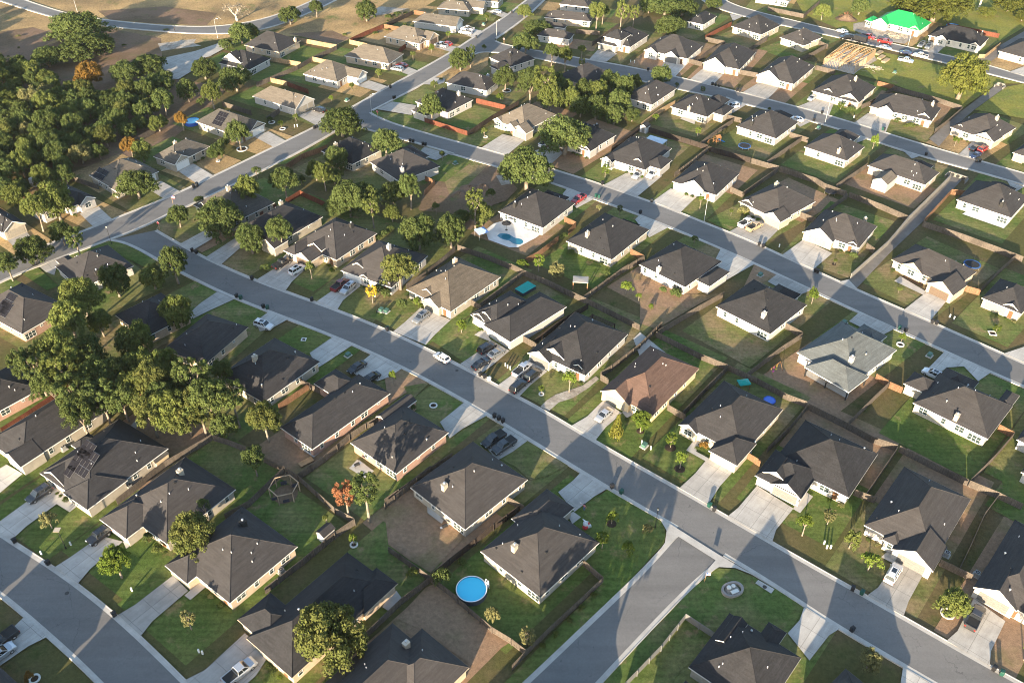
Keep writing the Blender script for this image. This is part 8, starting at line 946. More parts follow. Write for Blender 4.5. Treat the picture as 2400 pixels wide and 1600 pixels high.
def person(x,y,z,lab,top,legs,hat=None,up=False,rz=0,hold=None):
    # one continuous body grown from a skeleton, clothes as material regions by height
    ver=[(0,0,.95),(0,0,1.15),(0,0,1.38),(0,0,1.50),(0,0,1.58),(0,.02,1.68),
    (.10,0,.90),(.13,.02,.50),(.14,-.01,.08),(.14,.14,.04),(-.10,0,.90),(-.14,.04,.50),(-.16,0,.08),(-.16,.15,.04),
    (.20,0,1.40),(.33,.04,1.16) if not up else (.42,.08,1.46),(.36,.16,.96) if not up else (.60,.22,1.62),(.37,.2,.88) if not up else (.66,.26,1.70),
    (-.20,0,1.40),(-.36,.03,1.2),(-.44,.14,1.0),(-.46,.18,.92)]
    ed=[(0,1),(1,2),(2,3),(3,4),(4,5),(0,6),(6,7),(7,8),(8,9),(0,10),(10,11),(11,12),(12,13),(2,14),(14,15),(15,16),(16,17),(2,18),(18,19),(19,20),(20,21)]
    ra=[.14,.13,.15,.07,.06,.11,.1,.065,.045,.04,.1,.065,.045,.04,.07,.05,.038,.035,.07,.05,.038,.035]
    me=bpy.data.meshes.new('body');me.from_pydata(ver,ed,[])
    o=bpy.data.objects.new('person_body',me);COL.objects.link(o)
    m=o.modifiers.new('skin','SKIN');m2=o.modifiers.new('sub','SUBSURF');m2.levels=2;m2.render_levels=2
    if not me.skin_vertices:me.attributes.new('s','FLOAT','POINT')
    sv=me.skin_vertices[0].data if me.skin_vertices else None
    if sv:
        for i,r in enumerate(ra):sv[i].radius=(r,r*.85)
        sv[0].use_root=True
    dg=bpy.context.evaluated_depsgraph_get();nm=bpy.data.meshes.new_from_object(o.evaluated_get(dg))
    bpy.data.objects.remove(o)
    for mm in(legs,top,SKIN,SHOE):nm.materials.append(mm)
    for p in nm.polygons:
        c=p.center;p.use_smooth=True
        p.material_index=2 if c.z>1.5 and abs(c.x)<.15 or (abs(c.x)>.4 and (c.z<.99 or c.z>1.63)) else (1 if c.z>1.0 else (3 if c.z<.09 else 0))
        if abs(c.x)>.26 and p.material_index==0:p.material_index=1
    root=empty('person',(x,y,z),rz);tag(root,lab,'person')
    put('body',nm,root)
    h=MB();h.ball((0,-.005,1.735),.118,0,12,8,.9);h.obj('hair',HAIR,root)
    f=MB();f.tube((0,.12,1.68),(0,.16,1.665),.02,.012,6);f.obj('nose',SKIN,root)
    if hat:
        k=MB();k.disc(0,.02,1.78,.22,16);k.tube((0,0,1.78),(0,0,1.90),.12,.10,12);k.obj('hat',hat,root)
    if hold:
        k=MB();k.box(.6,.2,1.66,.86,.24,1.96);k.obj('held_board',hold,root)
    return root
SKIN=plain('skin',(.45,.26,.18),.6);SHOE=plain('shoe_leather',(.03,.025,.02),.6);HAIR=plain('hair',(.03,.02,.015),.7)
PINK=plain('pink_cloth',(.55,.18,.18),.9);DENIM=plain('denim',(.07,.12,.28),.9);DARKC=plain('dark_cloth',(.03,.03,.04),.9);WHC=plain('white_cloth',(.7,.7,.7),.9)
for e in MISC:
    lab,k,x,y=e[:4]
    if k=='lamp':
        t,h=e[4],e[5];root=empty('street_lamp',(x,y,.1));tag(root,lab,'street lamp','street lamps')
        mt=LAMPG if t=='t' else LAMPK
        mb=MB();mb.tube((0,0,0),(0,0,.5),.13,.11,10);mb.tube((0,0,.5),(0,0,h),.08 if t=='t' else .055,.05,10);mb.obj('pole',mt,root)
        if t=='t':
            a=MB();a.tube((0,0,h-.1),(.9,.3,h+.25),.04,.035,8);a.obj('arm',mt,root)
            a=MB();a.box(.75,.16,h+.2,1.45,.44,h+.34,0,None,.05);o=a.obj('lamp_head',mt,root);a=MB();a.box(.85,.2,h+.17,1.4,.4,h+.2);a.obj('lens',LENS,o)
        elif t=='b':
            a=MB();a.tube((0,0,h),(0,0,h+.38),.13,.17,8);o=a.obj('lantern',LENS,root);a=MB();a.tube((0,0,h+.38),(0,0,h+.52),.22,.04,8);a.tube((0,0,h-.05),(0,0,h),.06,.15,8);a.obj('lantern_cap',mt,o)
        else:
            a=MB();a.box(-.55,-.5,h,.55,.5,h+.07);a.obj('panel',plain('panel_tan',(.40,.33,.25)),root);a=MB();a.tube((0,0,h-.35),(0,0,h),.1,.2,8);a.obj('lantern',mt,root)
    elif k=='sign':
        h=e[4];root=empty('stop_sign',(x,y,.1),rad(-20));tag(root,lab,'sign','stop signs')
        mb=MB();mb.box(-.05,-.05,0,.05,.05,h-.3);mb.obj('post',POSTW,root)
        pl=MB();r=.40;pl.tube((0,-.09,h-.35),(0,-.06,h-.35),r+.03,r+.03,8,0);o=pl.obj('sign_plate',WHITE,root)
        pl=MB();pl.tube((0,-.10,h-.35),(0,-.088,h-.35),r,r,8,0);pl.obj('sign_face',RED,root)
        text('lettering','STOP',.27,WHITE,root,(0,-.105,h-.35),(math.pi/2,0,0))
    elif k=='flag':
        h=max(e[4],2.4);root=empty('flag',(x,y,.1),rad(15));tag(root,lab,'flag')
        mb=MB();mb.tube((0,0,0),(0,0,h),.035,.03,8);mb.obj('pole',POSTW,root)
        mb=MB()
        for i in range(7):
            for j in range(6):
                def W(a,b):return (a*.15,.06*math.sin(a*.9),h-.05-b*.12-.02*a)
                mb.face([W(j,i+1),W(j+1,i+1),W(j+1,i),W(j,i)],2 if (i<3 and j<3) else i%2)
        mb.obj('cloth',[RED,WHITE,BLUE],root)
    elif k=='ring':
        t,r=e[4],e[5]
        if t=='m':
            mb=MB();mb.ball((0,0,0),r,0,24,8,.14);root=mb.obj('mulch_bed',LAWN['m'],None,loc=(x,y,.12));tag(root,lab,'tree bed')
        else:
            root=empty('tree_ring',(x,y,.1));tag(root,lab,'tree ring','tree rings on the lawns')
            mb=MB();n=28 if t=='w' else 4
            for i in range(n):
                a0=2*math.pi*i/n+(.7 if n==4 else 0);a1=2*math.pi*(i+(.96 if n>4 else 1))/n+(.7 if n==4 else 0);ri=r-.28
                q=[(math.cos(a0)*r,math.sin(a0)*r),(math.cos(a1)*r,math.sin(a1)*r),(math.cos(a1)*ri,math.sin(a1)*ri),(math.cos(a0)*ri,math.sin(a0)*ri)]
                mb.face([(*p,.2) for p in q]);mb.face([(*q[0],0),(*q[1],0),(*q[1],.2),(*q[0],.2)]);mb.face([(*q[2],0),(*q[3],0),(*q[3],.2),(*q[2],.2)])
            mb.obj('edging_stones',STONE,root);mb=MB();mb.ball((0,0,0),r-.25,0,18,6,.12);mb.obj('mulch',LAWN['m'],root)
    elif k=='tramp':
        c,r=e[4],e[5];r=min(max(r,1.6),2.4);root=empty('trampoline',(x,y,.1));tag(root,lab,'trampoline','trampolines')
        mb=MB();mb.disc(0,0,.8,r*.84,28);mb.obj('mat',SAFETY,root)
        mb=MB()
        for i in range(28):
            a0,a1=2*math.pi*i/28,2*math.pi*(i+1)/28
            mb.face([(math.cos(a0)*r*.84,math.sin(a0)*r*.84,.81),(math.cos(a0)*r,math.sin(a0)*r,.82),(math.cos(a1)*r,math.sin(a1)*r,.82),(math.cos(a1)*r*.84,math.sin(a1)*r*.84,.81)])
            mb.face([(math.cos(a0)*r,math.sin(a0)*r,.7),(math.cos(a1)*r,math.sin(a1)*r,.7),(math.cos(a1)*r,math.sin(a1)*r,.82),(math.cos(a0)*r,math.sin(a0)*r,.82)])
        mb.obj('pad',TRB if c=='blue' else BLACK,root)
        for i in range(6):
            a=2*math.pi*i/6;p=(math.cos(a)*r,math.sin(a)*r)
            mb=MB();mb.tube((*p,0),(*p,.75),.03,.03,6);mb.obj('leg',METAL,root)
            mb=MB();mb.tube((*p,.8),(p[0]*1.02,p[1]*1.02,2.4),.025,.025,6);mb.obj('net_pole',BLACK,root)
    elif k=='box':
        root=empty('utility_box',(x,y,.1),e[4]);tag(root,lab,'utility box','green utility boxes')
        mb=MB();mb.box(-.55,-.45,.1,.55,.45,.75,0,None,.04);mb.obj('cabinet',GREENBOX,root);mb=MB();mb.box(-.8,-.7,-.1,.8,.7,.1);mb.obj('pad',KERB,root);mb=MB();mb.box(-.58,-.48,.75,.58,.48,.8,0,None,.03);mb.obj('lid',GREENBOX,root)
    elif k=='ped':
        mb=MB();mb.box(-.13,-.11,0,.13,.11,.85,0,None,.015);mb.box(-.15,-.13,.85,.15,.13,.95,0,None,.04);o=mb.obj('utility_post',PED,None,loc=(x,y,.1));tag(o,lab,'utility post','short utility posts')
    elif k=='ac':
        root=empty('air_conditioner',(x,y,.1),e[4]);tag(root,lab,'air conditioner','air conditioner units')
        mb=MB();mb.box(-.42,-.42,.1,.42,.42,.95);mb.obj('casing',GREY,root);mb=MB();mb.tube((0,0,.95),(0,0,.98),.34,.32,16);o=mb.obj('fan_grille',BLACK,root);mb=MB();mb.box(-.65,-.65,-.1,.65,.65,.1);mb.obj('pad',KERB,root)
        mb=MB();mb.tube((0,0,.98),(0,0,1.0),.1,.1,10);mb.obj('fan_hub',METAL,o)
    elif k=='shed':
        c,rm,L,W,H,a=e[4:10];root=empty('garden_shed',(x,y,.05),a);tag(root,lab,'shed','garden sheds')
        mb=MB();mb.box(-L/2,-W/2,0,L/2,W/2,H)
        for s in(-1,1):mb.face([(s*L/2,-W/2,H),(s*L/2,W/2,H),(s*L/2,0,H+W*.28)][::s])
        mb.obj('wall',{'w':WALL['w'],'g':plain('grey_siding',(.42,.42,.42)),'t':WALL['y']}[c],root)
        mb=MB();o_=.18
        for s in(-1,1):mb.face([(-L/2-o_,s*(W/2+o_),H-.08),(L/2+o_,s*(W/2+o_),H-.08),(L/2+o_,0,H+W*.28+.03),(-L/2-o_,0,H+W*.28+.03)][::-s])
        mb.obj('roof',ROOF['t' if rm=='t' else 'd'],root)
        mb=MB();mb.box(-L/2-.04,-.5,.05,-L/2,.5,1.9);mb.obj('door',GDOOR['d'] if c!='w' else TRIM,root)
    elif k=='person':
        if e[4]=='pink':person(x,y,.1,'figure in pink top, blue overalls and dark hat, one arm raised holding white board',PINK,DENIM,DARKC,True,2.6,WHITE)
        elif e[4]=='white':person(x,y,.2,lab,WHC,DENIM,None,False,.5)
        else:person(x,y,.2,lab,DARKC,DARKC,None,False,1.5)
    elif k=='mound':
        r=e[4];mb=MB();n=20
        for j in range(6):
            for i in range(n):
                def W(i,j):
                    a=2*math.pi*i/n;q=j/6;rr=r*q*(1+.12*math.sin(3*a+x));return (math.cos(a)*rr,math.sin(a)*rr,r*.34*(math.cos(q*math.pi)+1)/2*(1+.15*math.sin(5*a+j)))
                mb.face([W(i,j),W(i,j+1),W(i+1,j+1),W(i+1,j)])
        o=mb.obj('dirt_mound',LAWN['r'],None,loc=(x,y,.1));tag(o,lab,'dirt mound')
def single(name,label,cat,loc,rz=0):
    r=empty(name,(loc[0],loc[1],.12),rz);return tag(r,label,cat)
GA=.9
# round pool
WATER=glassy('pool_water',(.05,.50,.72),.1,.5);DEEP=glassy('deep_pool_water',(.015,.14,.20),.06,.5)
px_,py_=SP['pool'];pr=math.hypot(SP['poolr'][0]-px_,SP['poolr'][1]-py_)
r=single('round_pool','round above-ground pool of bright blue water with white rim and ladder','pool',(px_,py_))
m=MB();m.disc(0,0,1.05,pr*.96,48);m.obj('water',WATER,r)
m=MB();n=40
for i in range(n):
    a,b=2*math.pi*i/n,2*math.pi*(i+1)/n;c0,s0,c1,s1=math.cos(a),math.sin(a),math.cos(b),math.sin(b)
    m.face([(c0*pr,s0*pr,-.1),(c1*pr,s1*pr,-.1),(c1*pr,s1*pr,1.2),(c0*pr,s0*pr,1.2)])
    m.face([(c1*pr*.965,s1*pr*.965,.9),(c0*pr*.965,s0*pr*.965,.9),(c0*pr*.965,s0*pr*.965,1.2),(c1*pr*.965,s1*pr*.965,1.2)])
m.obj('pool_wall',plain('dark_pool_liner',(.05,.06,.08)),r)
m=MB()
for i in range(n):
    a,b=2*math.pi*i/n,2*math.pi*(i+1)/n;c0,s0,c1,s1=math.cos(a),math.sin(a),math.cos(b),math.sin(b);q0,q1=pr*.955,pr*1.015
    m.face([(c0*q0,s0*q0,1.21),(c0*q1,s0*q1,1.21),(c1*q1,s1*q1,1.21),(c1*q0,s1*q0,1.21)])
m.obj('rim',WHITE,r)
m=MB()
for s in(-.3,.3):
    m.tube((pr*.85,s+1.2,.5),(pr*.9,s+1.2,1.9),.05,.05,6);m.tube((pr*1.15,s+1.2,0),(pr*.95,s+1.2,1.9),.05,.05,6);m.tube((pr*.9,s+1.2,1.9),(pr*.95,s+1.2,1.9),.05,.05,6)
for z in(.3,.7,1.1,1.5):m.box(pr*1.0,.95,z,pr*1.12,1.45,z+.06)
m.obj('ladder',WHITE,r)
# sunken pool with its pale deck (deck laid as a path)
r=single('sunken_pool','kidney-shaped teal pool set in a pale deck behind the black house','pool',(0,0));r.location=(0,0,0)
def ng(name,pts,z,mat,par):
    poly=[Vector((x,y,0)) for x,y in pts];fs=[]
    for t in tessellate_polygon([poly]):
        a,b,c=[poly[i] for i in t];fs.append(t if (b-a).cross(c-a).z>0 else t[::-1])
    me=bpy.data.meshes.new(name);me.from_pydata([(p.x,p.y,z) for p in poly],[],fs);me.materials.append(mat);return put(name,me,par)
PS=cr(POOL+[POOL[0]],4)[:-1]
cx,cy=sum(p[0] for p in PS)/len(PS),sum(p[1] for p in PS)/len(PS)
ng('coping',[(cx+(x-cx)*1.10,cy+(y-cy)*1.13) for x,y in PS],.335,STONE,r);ng('water',PS,.345,DEEP,r)
for i in range(4):
    x,y=SP['lounge%d'%i];r=single('lounge_chair','white deck lounger beside the teal pool, %s from left'%['first','second','third','fourth'][i],'lounger',(x,y),-.7);r['group']='loungers by the pool';r.location.z=.33
    m=MB();m.box(-.9,-.3,.25,.35,.3,.32);m.obj('seat',WHC,r);m=MB();m.box(0,-.3,0,.75,.3,.06,0,Matrix.Translation((.33,0,.28))@Matrix.Rotation(-.7,4,'Y'));m.obj('backrest',WHC,r)
    for sx in(-.8,.3):
        for sy in(-.26,.26):m=MB();m.tube((sx,sy,0),(sx,sy,.26),.025,.025,6);m.obj('leg',LAMPG,r)
def canopy(name,label,cat,loc,rz,L,W,H,peak,mat,frame,slats=False,group=None,pr_=.06):
    r=single(name,label,cat,loc,rz);r.location.z=.15
    m=MB()
    if slats:
        n=int(L/.35)
        for i in range(n):m.box(-L/2+i*L/n,-W/2,H,-L/2+i*L/n+.14,W/2,H+.12)
        m.box(-L/2,-W/2+.3,H-.15,L/2,-W/2+.42,H);m.box(-L/2,W/2-.42,H-.15,L/2,W/2-.3,H)
    else:
        t=(0,0,H+peak);q=[(-L/2,-W/2,H),(L/2,-W/2,H),(L/2,W/2,H),(-L/2,W/2,H)]
        for i in range(4):m.face([q[i],q[(i+1)%4],t])
        for i in range(4):
            a,b=q[i],q[(i+1)%4];m.face([(a[0],a[1],H-.22),(b[0],b[1],H-.22),b,a])
    m.obj('canopy',mat,r)
    for sx in(-1,1):
        for sy in(-1,1):
            k=MB();k.box(sx*(L/2-.15)-pr_,sy*(W/2-.15)-pr_,0,sx*(L/2-.15)+pr_,sy*(W/2-.15)+pr_,H);k.obj('post',frame,r)
    return r
canopy('pop_up_tent','blue and white pop-up tent canopy beside the teal pool','canopy tent',SP['tent'],.5,3,3,2.1,.9,plain('blue_white_canopy',(.22,.34,.62)),LAMPG,pr_=.03)
g=canopy('pergola','wooden pergola with white sheeted roof in fenced back garden','pergola',SP['gazebo'],-.1,3.9,2.7,2.4,.12,plain('white_sheeting',(.27,.25,.23)),wood('pergola_wood',(.28,.13,.07)),pr_=.12)
canopy('slatted_pergola','dark brown slatted pergola behind the charcoal-roofed white house','pergola',SP['perg'],rad(53),4.4,6.5,2.4,0,wood('dark_pergola_wood',(.07,.045,.035)),wood('dark_post_wood',(.06,.04,.03)),True,pr_=.1)
canopy('carport','carport with flat pale metal roof by dark fence','carport',SP['carport'],rad(55),3.6,6.2,2.3,.08,plain('pale_metal_roof',(.42,.45,.5),.4,.3),LAMPG)
# swing frame pergola (hexagon) with hanging seats
r=single('swing_pergola','hexagonal timber swing frame with dark hanging seats over gravel','swing frame',SP['swing'],.3)
HX=[(math.cos(math.pi*i/3)*2.8,math.sin(math.pi*i/3)*2.8) for i in range(6)];HW=wood('swing_timber',(.33,.24,.16))
m=MB();m.disc(0,0,.03,2.4,24);m.obj('mulch_floor',LAWN['r'],r)
for i in range(6):
    x,y=HX[i];x2,y2=HX[(i+1)%6]
    m=MB();m.box(x-.09,y-.09,0,x+.09,y+.09,2.5);m.obj('post',HW,r);m=MB();m.tube((x,y,2.5),(x2,y2,2.5),.11,.11,6);m.obj('beam',HW,r)
    if i in(0,1,3,4):
        cxm,cym=(x+x2)/2,(y+y2)/2;m=MB();m.box(cxm*.95-.6,cym*.95-.3,.55,cxm*.95+.6,cym*.95+.3,.65);m.box(cxm-.6,cym-.05,.6,cxm+.6,cym+.05,1.1);m.obj('swing_seat',DARKC,r)
# playset, A-frame swing, slide
PW=wood('playset_cedar',(.2,.10,.045))
r=single('playset','cedar playset tower with blue slide beside dark fence','playset',SP['playset'],.5)
for sx in(-.8,.8):
    for sy in(-.8,.8):m=MB();m.box(sx-.07,sy-.07,0,sx+.07,sy+.07,2.6);m.obj('post',PW,r)
m=MB();m.box(-.9,-.9,1.3,.9,.9,1.4);m.obj('deck',PW,r)
m=MB();m.face([(-1,-1,2.6),(1,-1,2.6),(1,0,3.3),(-1,0,3.3)]);m.face([(1,1,2.6),(-1,1,2.6),(-1,0,3.3),(1,0,3.3)]);m.obj('roof',PW,r)
m=MB();m.tube((-.8,0,2.5),(-3.4,0,2.4),.07,.07,6);m.tube((-3.4,0,2.4),(-3.8,-.9,0),.06,.06,6);m.tube((-3.4,0,2.4),(-3.8,.9,0),.06,.06,6);m.obj('swing_beam',PW,r)
m=MB();m.box(0,-.3,0,2.6,.3,.05,0,Matrix.Translation((.9,0,1.35))@Matrix.Rotation(.5,4,'Y'));m.box(0,-.36,0,2.6,-.3,.2,0,Matrix.Translation((.9,0,1.35))@Matrix.Rotation(.5,4,'Y'));m.box(0,.3,0,2.6,.36,.2,0,Matrix.Translation((.9,0,1.35))@Matrix.Rotation(.5,4,'Y'));m.obj('slide',plain('blue_plastic',(.02,.2,.6),.4),r)
r=single('swing_set','wooden A-frame swing set with pink seat on brown yard','swing set',SP['aframe'],.75)
m=MB();m.tube((-1.8,0,2.2),(1.8,0,2.2),.06,.06,6);m.obj('top_beam',PW,r)
for sx in(-1.8,1.8):
    for sy in(-1,1):m=MB();m.tube((sx,0,2.2),(sx,sy,0),.05,.05,6);m.obj('leg',PW,r)
for sx,c in((-.6,plain('pink_plastic',(.7,.08,.3))),(.6,plain('yellow_plastic',(.7,.5,.05)))):
    m=MB();m.box(sx-.25,-.15,.6,sx+.25,.15,.68);m.tube((sx-.2,0,.66),(sx-.2,0,2.2),.012,.012,5);m.tube((sx+.2,0,.66),(sx+.2,0,2.2),.012,.012,5);m.obj('swing_seat',c,r)
TEAL=plain('teal_canvas',(.0,.26,.22),.6)
r=single('covered_pool','rectangular frame pool under a teal cover','pool',SP['teal'],rad(45))
m=MB();m.box(-2.3,-1.4,0,2.3,1.4,.95);m.obj('pool_wall',plain('dark_pool_side',(.04,.05,.06)),r);m=MB();m.face([(-2.4,-1.5,1.0),(2.4,-1.5,1.02),(2.4,0,.96),(-2.4,0,1.05)]);m.face([(-2.4,0,1.05),(2.4,0,.96),(2.4,1.5,1.06),(-2.4,1.5,1.0)]);m.obj('cover',TEAL,r)
canopy('shade_canopy','teal shade canopy over a small playhouse','shade canopy',SP['shade'],.2,2.6,1.9,1.7,.5,TEAL,PW)
r=single('paddling_pool','round blue paddling pool behind charcoal roof','pool',SP['kiddie'])
m=MB();m.disc(0,0,.3,1.15,24);m.obj('water',glassy('paddling_water',(.02,.12,.55),.1),r);m=MB()
for i in range(24):
    a,b=2*math.pi*i/24,2*math.pi*(i+1)/24;m.tube((math.cos(a)*1.2,math.sin(a)*1.2,.25),(math.cos(b)*1.2,math.sin(b)*1.2,.25),.14,.14,6,0,False)
m.obj('inflated_rim',BLUE,r)
for k,lab,rr,c in(('zpool','light blue pool against red fence behind charcoal-roofed house',2.6,(.08,.42,.75)),('lpool','blue pool behind taupe-roofed house with solar panels',2.4,(.03,.30,.5))):
    r=single('round_pool',lab,'pool',SP[k]);m=MB();m.disc(0,0,1.0,rr,28);m.obj('water',glassy('garden_pool_water',c,.1),r);m=MB();m.tube((0,0,0),(0,0,1.1),rr+.08,rr+.08,28,0,False);m.obj('pool_wall',BLUE,r)
# black umbrella
r=single('garden_umbrella','black garden umbrella at the edge of the pale pool deck','umbrella',SP['umb']);r.location.z=.33
m=MB();m.tube((0,0,0),(0,0,2.3),.03,.03,8);m.obj('pole',BLACK,r);m=MB();m.tube((0,0,2.2),(0,0,2.7),1.4,.05,8,0,False);m.obj('canopy',SAFETY,r);m=MB();m.tube((0,0,0),(0,0,.08),.35,.35,12);m.obj('base',BLACK,r)
# stone bench ring on the corner lawn
r=single('stone_seat','kidney-shaped stone planter with pale bench on corner lawn','stone planter',SP['ring'],.4)
ST=brick('rubble_stone',(.30,.24,.19),(.42,.35,.29),(.25,.22,.2),.7)
m=MB();n=26
for i in range(n):
    def W(i,f):
        a=2*math.pi*i/n;rr=(1.75+.3*math.cos(2*a))*f;return math.cos(a)*rr,math.sin(a)*rr
    p,q,s,t=W(i,1),W(i+1,1),W(i+1,.78),W(i,.78);m.face([(*p,0),(*q,0),(*q,.6),(*p,.6)]);m.face([(*p,.6),(*q,.6),(*s,.6),(*t,.6)]);m.face([(*s,0),(*t,0),(*t,.6),(*s,.6)])
m.obj('stone_wall',ST,r);m=MB();m.ball((0,0,.15),1.35,0,16,6,.2);m.obj('gravel_fill',LAWN['k'],r);m=MB();m.box(-.7,-1.0,.55,.7,-.35,.72);m.obj('bench',STONE,r);m=MB();m.ball((-.4,.5,.5),.45,0,10,6,.7);m.ball((.5,.5,.5),.4,0,10,6,.7);m.obj('boulder',STONE,r)
# inflatable eagle-like shape (white, red, striped)
r=single('inflatable','red and white lawn inflatable with striped flag base','inflatable',SP['infl'],.4)
m=MB();m.ball((0,0,1.1),.5,0,12,8,1.3);m.tube((.1,0,1.5),(-.5,.3,2.3),.22,.05,8);m.tube((.1,0,1.5),(.3,-.5,2.1),.2,.05,8);m.obj('body',WHC,r)
m=MB();m.ball((-.2,-.3,.5),.55,0,12,8,.8);m.ball((.7,.2,.4),.45,0,12,8,.7);m.obj('base',RED,r)
m=MB()
for i in range(4):m.box(.3+i*.2,-.55,.2,.4+i*.2,-.1,.7)
m.obj('stripes',WHITE,r)
# grills, timber, bin-like yellow box
def grill(k,lab):
    r=single('barbecue',lab,'barbecue',SP[k],.6);r.location.z=.3
    m=MB();m.box(-.55,-.28,.75,.55,.28,.95);m.tube((-.5,0,.95),(.5,0,.95),.3,.3,12);m.obj('lid',BLACK,r)
    for sx in(-.48,.48):
        for sy in(-.22,.22):m=MB();m.tube((sx,sy,0),(sx,sy,.75),.025,.025,6);m.obj('leg',BLACK,r)
    m=MB();m.box(-.95,-.22,.86,-.57,.22,.9);m.box(.57,-.22,.86,.95,.22,.9);m.obj('side_shelf',METAL,r)
grill('grill1','black barbecue on patio slab by red brick house');grill('grill2','black barbecue on brown yard by cream house wall')
r=single('timber_platform','low tan timber platform beside weathered fence','platform',SP['bench'],rad(40));m=MB()
for i in range(8):m.box(-1.5,-.7+i*.18,.25,1.5,-.56+i*.18,.3)
m.obj('boards',POSTW,r);m=MB();m.box(-1.4,-.65,0,1.4,.65,.24);m.obj('frame',wood('platform_frame',(.2,.13,.08)),r)
r=single('toy_cart','yellow-orange cart under corner porch of red brick house','cart',SP['dump'],rad(50));r.location.z=.32
m=MB();m.box(-.6,-.4,.3,.6,.4,.85,0,None,-.08);m.obj('tub',plain('orange_plastic',(.6,.26,.03)),r)
for sx in(-.4,.4):
    for sy in(-.42,.42):m=MB();m.tube((sx,sy-.04,.16),(sx,sy+.04,.16),.16,.16,12);m.obj('wheel',TYRE,r)
# manholes
for k,lab,z in(('mh1','round dark manhole cover on the bottom-left street',.2),('mh2','round dark manhole cover on the middle street',.2),('mh3','round rusty cover on pale concrete inlet',.316)):
    m=MB();m.tube((0,0,0),(0,0,.012),.38,.38,20);o=m.obj('manhole_cover',plain('cast_iron',(.05,.045,.042),.6),None,loc=(*SP[k],z+.002));tag(o,lab,'manhole cover')
# culverts
for k,rz,n,lab in(('culv',rad(-42),3,'concrete culvert headwall with three dark pipe mouths'),('culv2',rad(-42),1,'concrete culvert headwall with one dark pipe mouth')):
    r=single('culvert',lab,'culvert',SP[k],rz)
    w=1.5*n+1.2;m=MB();m.box(-w/2,0,-.1,w/2,.35,1.3);m.box(-w/2-.3,-2.2,-.1,-w/2,.35,.9);m.box(w/2,-2.2,-.1,w/2+.3,.35,.9);m.obj('headwall',FW['c'],r)
    for i in range(n):m=MB();m.tube((-(n-1)*.8+i*1.6,-.03,.6),(-(n-1)*.8+i*1.6,.02,.6),.55,.55,18);m.obj('pipe_mouth',BLACK,r)
# timber frame under construction
STUD=wood('framing_lumber',(.36,.27,.17),.3);ORS=plain('orange_beam',(.42,.20,.05),.7)
a=[Vector(p) for p in FRM];U=(a[2]-a[1]);V=(a[0]-a[1]);lu,lv=U.length,V.length;ang=math.atan2(U.y,U.x)
r=single('timber_house_frame','timber house frame under construction with orange roof beams','house frame',(a[1].x,a[1].y),ang)
m=MB();m.box(-.3,-.3,-.1,lu+.3,lv+.3,.15);m.obj('slab',KERB,r)
for nm,(x0,y0,x1,y1) in {'stud_wall':(0,0,lu,0),'stud_wall.1':(lu,0,lu,lv),'stud_wall.2':(lu,lv,0,lv),'stud_wall.3':(0,lv,0,0),'stud_wall.4':(lu*.4,0,lu*.4,lv),'stud_wall.5':(0,lv*.5,lu,lv*.5),'stud_wall.6':(lu*.7,lv*.5,lu*.7,lv)}.items():
    m=MB();d=Vector((x1-x0,y1-y0));n=max(2,int(d.length/.6))
    for i in range(n+1):
        p=Vector((x0,y0))+d*i/n;m.box(p.x-.05,p.y-.05,.15,p.x+.05,p.y+.05,2.9)
    for z in(.17,2.88,2.98):m.tube((x0,y0,z),(x1,y1,z),.06,.06,4)
    m.obj('stud_wall',STUD,r)
for i in range(14):
    x=lu*(i+.5)/14;m=MB();m.tube((x,0,3.06),(x,lv,3.06),.06,.06,4);m.tube((x,lv*.5,3.0),(x+R.uniform(-.4,.4),lv*.5+R.uniform(-1,1),3.5),.04,.04,4);m.obj('joist',STUD,r)
for i in range(5):
    y=lv*(i+.5)/5;m=MB();m.box(lu*.08+R.random(),y-.12,3.1,lu*.8+R.random()*2,y+.12,3.38);m.obj('beam',ORS,r)
m=MB();m.box(lu*.55,-.12,.15,lu,-.02,2.9);m.obj('sheathing',plain('tan_sheathing',(.38,.26,.14)),r)
# trailer, lumber stacks, debris, brush
r=single('box_trailer','black enclosed trailer hitched behind black truck on street','trailer',SP['trailer'],rad(-38));r.location.z=.2
m=MB();m.box(-2.6,-1.1,.55,2.6,1.1,2.6,0,None,.03);m.obj('box',BINM['k'],r)
for s in(-1,1):
    for x in(-.5,.5):put('wheel',WHEEL,r,(x,s*1.05,.35))
m=MB();m.tube((2.6,0,.5),(3.8,0,.5),.07,.07,6);m.obj('drawbar',METAL,r)
for k,lab in(('lum1','tan lumber stack beside the timber frame, nearest the street'),('lum2','tan lumber stack beside the timber frame, nearest the pickup'),('lum3','tan lumber stack leaning by the frame corner')):
    m=MB()
    for j in range(3):
        for i in range(6):m.box(-2.2+R.uniform(-.1,.1),-.8+i*.27,.05+j*.22,2.2+R.uniform(-.1,.1),-.58+i*.27,.22+j*.22)
    o=m.obj('lumber_stack',STUD,None,loc=(*SP[k],.1),rot=(0,0,rad(48)));tag(o,lab,'lumber stack','lumber stacks at the building site')
for k,lab in(('deb','pile of pale scrap boards in front of the green roof'),('deb2','pile of pale scrap boards below the timber frame')):
    m=MB()
    for i in range(60):
        x,y=R.gauss(0,2.2),R.gauss(0,1.5);z=max(.05,.5-.12*math.hypot(x,y));d=R.random()*6.28
        m.box(-R.uniform(.5,1.4),-.09,0,R.uniform(.5,1.4),.09,.05,0,Matrix.Translation((x,y,z))@Matrix.Rotation(d,4,'Z')@Matrix.Rotation(R.uniform(-.3,.3),4,'X'))
    o=m.obj('scrap_pile',plain('pale_scrap_wood',(.5,.42,.31),.8,0,.25),None,loc=(*SP[k],.1));tag(o,lab,'scrap pile')
m=MB()
